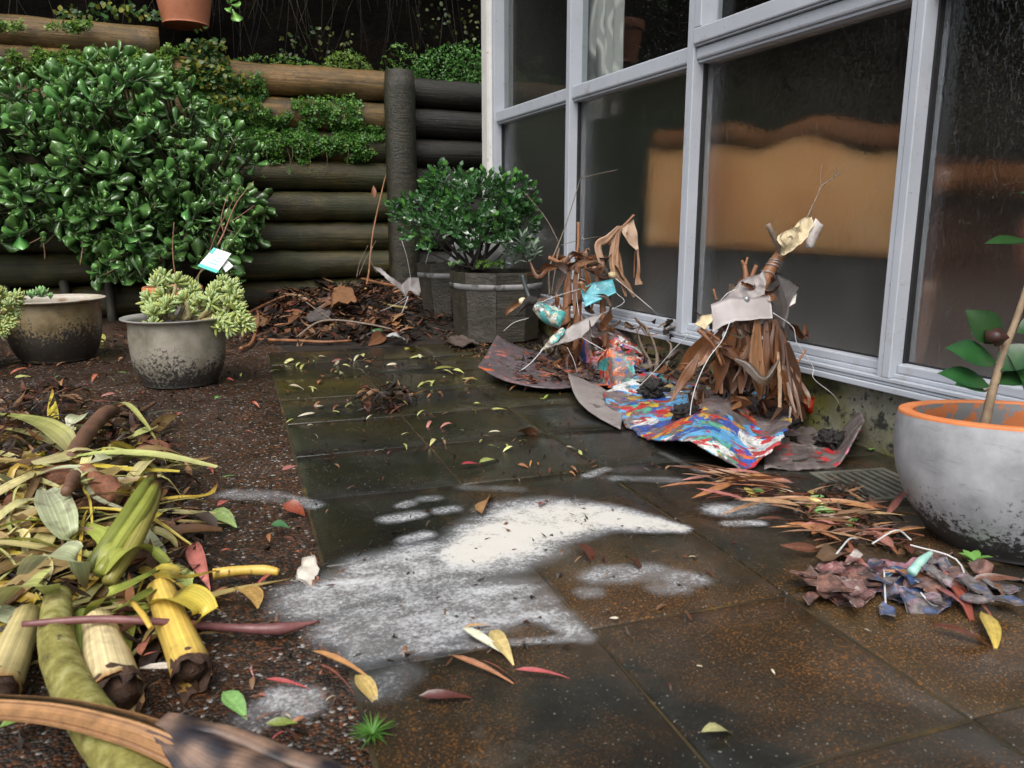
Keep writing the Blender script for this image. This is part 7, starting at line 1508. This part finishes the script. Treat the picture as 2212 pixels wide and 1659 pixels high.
for i in range(280):
    x0, y0 = r_.uniform(-60, 360), r_.uniform(890, 1330)
    p = G(x0, y0, .03); a = r_.uniform(0, 6.283); L_ = r_.uniform(.08, .27); w = r_.choice([.004, .006, .008, .012, .016, .022, .03]); hh = hz_(p.x, p.y)
    P = []
    for t in (0, .35, .7, 1):
        q = Vector((p.x + math.cos(a) * L_ * (t - .4) + .02 * math.sin(t * 4 + i), p.y + math.sin(a) * L_ * (t - .4), 0)); q.z = gnd(q.x, q.y) + max(.006, hz_(q.x, q.y) * r_.uniform(.5, 1.05)) + .02 * math.sin(math.pi * t) * r_.random(); P.append(q)
    k = r_.choice([0, 1, 1, 2, 3, 3, 4, 5, 6, 6, 5]); nm = ['light green', 'yellowish', 'olive green', 'yellow', 'pale green', 'dark brown', 'tan'][k]
    o = obj('strap_leaf', ribbon(P, [w * .5, w, w * .95, w * .5, w * .1], (r_.uniform(-.6, .6), r_.uniform(-.6, .6), 1), 4, .3, 0, strap_col(*SC[k], i + 50), across=4), M_strap)
    tag(o, nm + (' narrow blade ' if w < .012 else ' strap leaf ' if w < .025 else ' broad strap leaf ') + near(Vector((p.x, p.y, 0)), [(60, 930, "at the cut heap's back left"), (230, 900, "at the cut heap's back right"), (40, 1060, "at the cut heap's left edge"), (160, 1060, 'beside the thick red branch in the heap'), (290, 1050, 'by the olive rolled stalks in the heap'), (360, 1120, "at the cut heap's right edge"), (60, 1220, "at the cut heap's left front"), (200, 1220, 'by the striped silvery leaf in the heap'), (330, 1230, 'above the yellow stalk in the heap'), (150, 1310, 'just above the mossy branch')]), 'leaf', nm + ' strap leaves in the heap')
# branches and stalks
M_redbark = nmat('flaking_red_bark', [(0.28, (.06, .028, .016)), (.5, (.2, .075, .035)), (.7, (.34, .15, .075))], 26, (.5, .75), .9, 70, .006, specks=((18, .62, .7, (.3, .22, .12)),))
M_brownbark = nmat('smooth_brown_bark', [(0.3, (.085, .045, .028)), (.6, (.17, .085, .05)), (.8, (.22, .15, .09))], 26, (.5, .7), .5, 110, .003)
M_lichen = nmat('mossy_green_bark', [(0.3, (.1, .08, .018)), (.5, (.25, .23, .05)), (.68, (.4, .38, .15))], 55, (.6, .85), .9, 150, .004, specks=((7, .66, .72, (.14, .07, .04)), (60, .66, .72, (.07, .05, .03))))
M_creamstalk = nmat('cream_stalk', [(0.3, (.36, .26, .1)), (.5, (.6, .48, .22)), (.7, (.72, .63, .38))], 14, (.35, .55), .25, 60, .002, specks=((9, .6, .74, (.3, .17, .06)), (60, .64, .7, (.2, .11, .04))), stretch=(2.2, .35, 1.5))
M_yellowstalk = nmat('yellow_stalk', [(0.3, (.46, .27, .04)), (.5, (.62, .42, .08)), (.7, (.68, .52, .16))], 12, (.3, .5), .25, 60, .002, specks=((11, .6, .72, (.3, .12, .03)), (50, .64, .7, (.16, .07, .02))), stretch=(2.2, .35, 1.5))
M_rot = nmat('rotten_brown_end', [(0.3, (.03, .016, .01)), (.6, (.09, .045, .025)), (.8, (.17, .09, .05))], 60, (.5, .8), 1.0, 70, .008)
def GZ(x, y, z): return G(x, y, z)
single('branch', [GZ(150, 1000, .06), GZ(185, 940, .07), GZ(225, 895, .065), GZ(245, 888, .05)], [.016, .0165, .017, .016], M_brownbark, 'smooth brown branch rising to the back of the leaf heap', 'branch', .12, 14)
single('branch', [GZ(60, 1050, .07), GZ(120, 1035, .075), GZ(165, 1025, .08), GZ(210, 1045, .075), GZ(260, 1075, .06)], [.018, .019, .021, .019, .016], M_redbark, 'thick flaking red branch lying across the leaf heap', 'branch', .45, 18)
single('branch', [GZ(165, 1025, .085), GZ(150, 1050, .1), GZ(143, 1062, .105)], [.012, .009, .008], M_brownbark, 'short side stub on the flaking red branch', 'branch', .2)
single('branch', [GZ(0, 1140, .05), GZ(25, 1090, .06), GZ(45, 1040, .06)], [.014, .013, .012], M_redbark, 'reddish branch end at the left edge of the heap', 'branch', .2)
single('branch', [GZ(170, 1095, .03), GZ(230, 1095, .035), GZ(285, 1090, .03)], [.014, .014, .012], M_redbark, 'red brown stick under the thick red branch', 'branch', .2)
single('branch', [GZ(275, 905, .03), GZ(310, 885, .03), GZ(335, 870, .025)], [.006, .006, .005], M_brownbark, 'short thin branch at the back right of the heap', 'branch', .2)
single('branch', [GZ(-20, 875, .03), GZ(30, 895, .03), GZ(62, 910, .025)], [.005, .006, .005], M_brownbark, 'thin pale brown stick at the back left of the heap', 'branch', .2)
o = obj('bark_chunk', place(tube([(-.035, 0, .02), (0, .004, .026), (.03, 0, .02)], [.02, .025, .016], 12, 5, .4, 3), G(335, 1005)), M_redbark); tag(o, 'chunk of red brown bark on the path beside the heap', 'bark')
single('stalk', [GZ(125, 1290, .05), GZ(120, 1370, .045), GZ(140, 1450, .04), GZ(190, 1540, .04), GZ(260, 1640, .04), GZ(330, 1740, .04)], [.016, .0185, .0195, .021, .023, .025], M_lichen, 'curved mossy green branch running to the bottom edge', 'branch', .05, 18)
M_fib = vmat('stalk_fibre', .42, .22, 40, .35, kind='POS', vein=18.0, spots=.3)
def cut_stalk(p0, p1, r0, r1, mt, lab):
    e = empty('cut_stalk', p1, lab, 'stalk'); d_ = (p1 - p0)
    obj('stalk', tube_c([p0, p0.lerp(p1, .5), p1], [r0, (r0 + r1) / 2, r1], mt, 12, 8, .10, r1 * 99, ((.34, .17, .06), .9), False, ragged=.02), M_fib, e)
    n_ = d_.normalized(); v, f, _c = tube_c([p1 - n_ * .018, p1 - n_ * .006, p1 + n_ * .005], [r1 * .86, r1 * .97, r1 * .95], (0, 0, 0), 20, 4, .3, 2, None, False, ragged=.03, bs=60); obj('rotten_end', (v, f), M_rot, e)
    q = blob(r1 * .9, 2, .5, 3, 2); obj('pith', place(q, p1 - n_ * .016), M_rot, e)
cut_stalk(GZ(212, 1345, .034), GZ(250, 1505, .028), .0175, .028, (.7, .58, .32), 'cream cut stalk with rotten hollow end, left of the yellow one')
cut_stalk(GZ(345, 1275, .04), GZ(415, 1455, .02), .017, .0215, (.66, .46, .1), 'yellow cut stalk with rotten brown end')
cut_stalk(GZ(60, 1330, .03), GZ(-10, 1500, .024), .016, .022, (.5, .42, .2), 'pale split stalk at the left edge in the foreground')
cut_stalk(GZ(178, 1330, .025), GZ(170, 1440, .018), .010, .011, (.24, .3, .06), 'short green stalk between the mossy branch and the cream stalk')
single('stem', [GZ(48, 1348, .065), GZ(200, 1338, .06), GZ(330, 1342, .05), GZ(500, 1356, .018), GZ(600, 1358, .012), GZ(690, 1342, .01)], [.0035, .0045, .0045, .005, .008, .001], nmat('purple_stem', [(.3, (.1, .035, .035)), (.7, (.24, .1, .095))], 30, (.3, .5), .3, 70), 'long purple stem lying across the cut stalks', 'stem', .15)
single('stem', [GZ(460, 1240, .018), GZ(520, 1232, .018), GZ(575, 1232, .014), GZ(602, 1236, .012)], [.008, .007, .0075, .005], M_yellowstalk, 'yellow stem with brown tip pointing at the spill', 'stem', .1)
single('twig', [GZ(285, 1300, .05), GZ(310, 1330, .06), GZ(325, 1355, .06)], [.003, .0035, .003], M_yellowstalk, 'short orange twig crossing the purple stem', 'twig', .1)
# dead frond along the bottom edge
fr = empty('dead_frond', GZ(300, 1600, 0), 'dead brown palm frond with dark frayed base along the bottom edge', 'frond')
M_frond = vmat('frond_fibre', .5, .35, 60, .6, kind='POS', vein=34.0, spots=.5)
def fc(u, s): k = .5 + .5 * math.sin(s * 9); return (.34 + .12 * k, .17 + .07 * k, .07 + .04 * k)
def stalkfn(u, v):
    P = smooth_path([GZ(-60, 1535, .05), GZ(120, 1548, .06), GZ(260, 1578, .066), GZ(350, 1608, .062), GZ(430, 1645, .053)], 8); k = u * (len(P) - 1); i = min(int(k), len(P) - 2); p = P[i].lerp(P[i + 1], k - i); t = (P[i + 1] - P[i]).normalized(); x = t.cross(Vector((0, 0, 1))).normalized(); s = v * 2 - 1
    return p + x * s * (.0085 + .008 * u) + Vector((0, 0, .009 * (1 - s * s) + .0018 * math.sin(s * 22)))
q = grid_sheet(stalkfn, 40, 16, .006); obj('stalk', (q[0], q[1], [((.36, .19, .08) if (i % 17) % 5 else (.2, .09, .035)) + ((i % 17) / 16,) for i in range(len(q[0]))]), M_frond, fr)
def basefn(u, v):
    P = smooth_path([GZ(340, 1572, .072), GZ(450, 1604, .07), GZ(560, 1640, .06), GZ(690, 1684, .045), GZ(790, 1716, .03)], 8); k = u * (len(P) - 1); i = min(int(k), len(P) - 2); p = P[i].lerp(P[i + 1], k - i); t = (P[i + 1] - P[i]).normalized(); x = t.cross(Vector((0, 0, 1))).normalized(); s = v * 2 - 1
    w = .014 + .034 * sstep(0, .45, u); z = -.03 * s * s * sstep(0, .5, u) + .006 * nz(p + x * s * w, 30) - .012 * math.exp(-((s + .2) / .12) ** 2) * sstep(.1, .4, u)
    return p + x * s * w + Vector((0, 0, z))
q = grid_sheet(basefn, 44, 22, .005); cols = []
for i_, p in enumerate(q[0]):
    n_ = nz(p, 14, 3) + .6 * nz(p, 50, 1); t_ = sstep(-.25, .5, n_); c_ = tuple(x + (y - x) * t_ for x, y in zip((.02, .017, .022), (.3, .19, .13))); cols.append(c_ + ((i_ % 23) / 22,))
obj('base', (q[0], q[1], cols), M_frond, fr)
for i in range(14):
    u = rng.uniform(.15, .6); w0 = rng.uniform(.2, .5); a = basefn(u, w0) + Vector((0, 0, .001)); b = basefn(u + .15, w0 + .1) + Vector((0, 0, .001)); obj('fibre', ribbon([a, (a + b) / 2 + Vector((0, 0, .002)), b], [.0008, .0014, .0006], (0, 0, 1), 3, 0, 0, lambda u, s: (.4, .36, .34)), M_frond, fr)
for i, (x0, y0, x1, y1, w, c, lab) in enumerate(((20, 1345, 90, 1290, .5, (.5, .36, .22), 'pale tan torn leaf on the mossy branch'), (60, 1360, 110, 1310, .5, (.16, .12, .1), 'grey brown torn leaf at the end of the purple stem'), (0, 1395, 50, 1365, .6, (.1, .085, .075), 'dark grey leaf at the left edge by the stalks'), (0, 1600, 100, 1560, .4, (.24, .34, .08), 'green leaf under the dead frond at the left edge'), (55, 1595, 110, 1555, .18, (.42, .19, .1), 'small orange leaf below the dead frond'), (270, 1375, 330, 1350, .7, (.28, .3, .12), 'olive leaf lying between the two cut stalks'), (308, 1440, 320, 1388, .3, (.45, .16, .12), 'pink gum leaf between the cut stalks'), (300, 1470, 450, 1465, .12, (.55, .5, .42), 'bleached straw blade right of the cream stalk'), (420, 1395, 500, 1385, .18, (.5, .3, .12), 'orange tan leaf right of the yellow stalk'), (310, 1440, 350, 1425, .2, (.45, .14, .11), 'small pink leaf beside the yellow stalk end'), (455, 1620, 340, 1660, .12, (.45, .3, .14), 'thin tan blade under the frond base'), (418, 1195, 428, 1275, .2, (.36, .11, .1), 'upright pinkish leaf at the right of the heap'), (515, 1290, 560, 1320, .7, (.4, .24, .08), 'shrivelled yellow brown leaf on the path right of the stalks'), (560, 1375, 600, 1360, .4, (.09, .065, .055), 'wet black leaf under the purple stem'))):
    fallen(x0, y0, x1, y1, c, lab, None, w, 'lance' if w < .45 else 'ell', .5)

# ================================================================== labels: things that look alike are told apart by their order in the picture
ORD = ['leftmost', 'second from left', 'third from left', 'fourth from left', 'fifth from left', 'sixth from left', 'seventh from left', 'eighth from left', 'ninth from left', 'tenth from left', 'eleventh from left', 'twelfth from left']
same = {}
for o in S.objects:
    if o.parent is None and o.get('group') and o.get('label'): same.setdefault(o['label'], []).append(o)
def shown_x(o):
    v = o.data.vertices; c = o.matrix_basis @ v[len(v) // 2].co; q = c - EYE; return q.dot(RIGHT) / max(1e-3, q.dot(FWD))
for lab, os_ in same.items():
    if 1 < len(os_) <= len(ORD):
        os_.sort(key=shown_x)
        for k, o in enumerate(os_): o['label'] = lab + ', ' + (ORD[k] if k < len(os_) - 1 or len(os_) < 2 else 'rightmost')
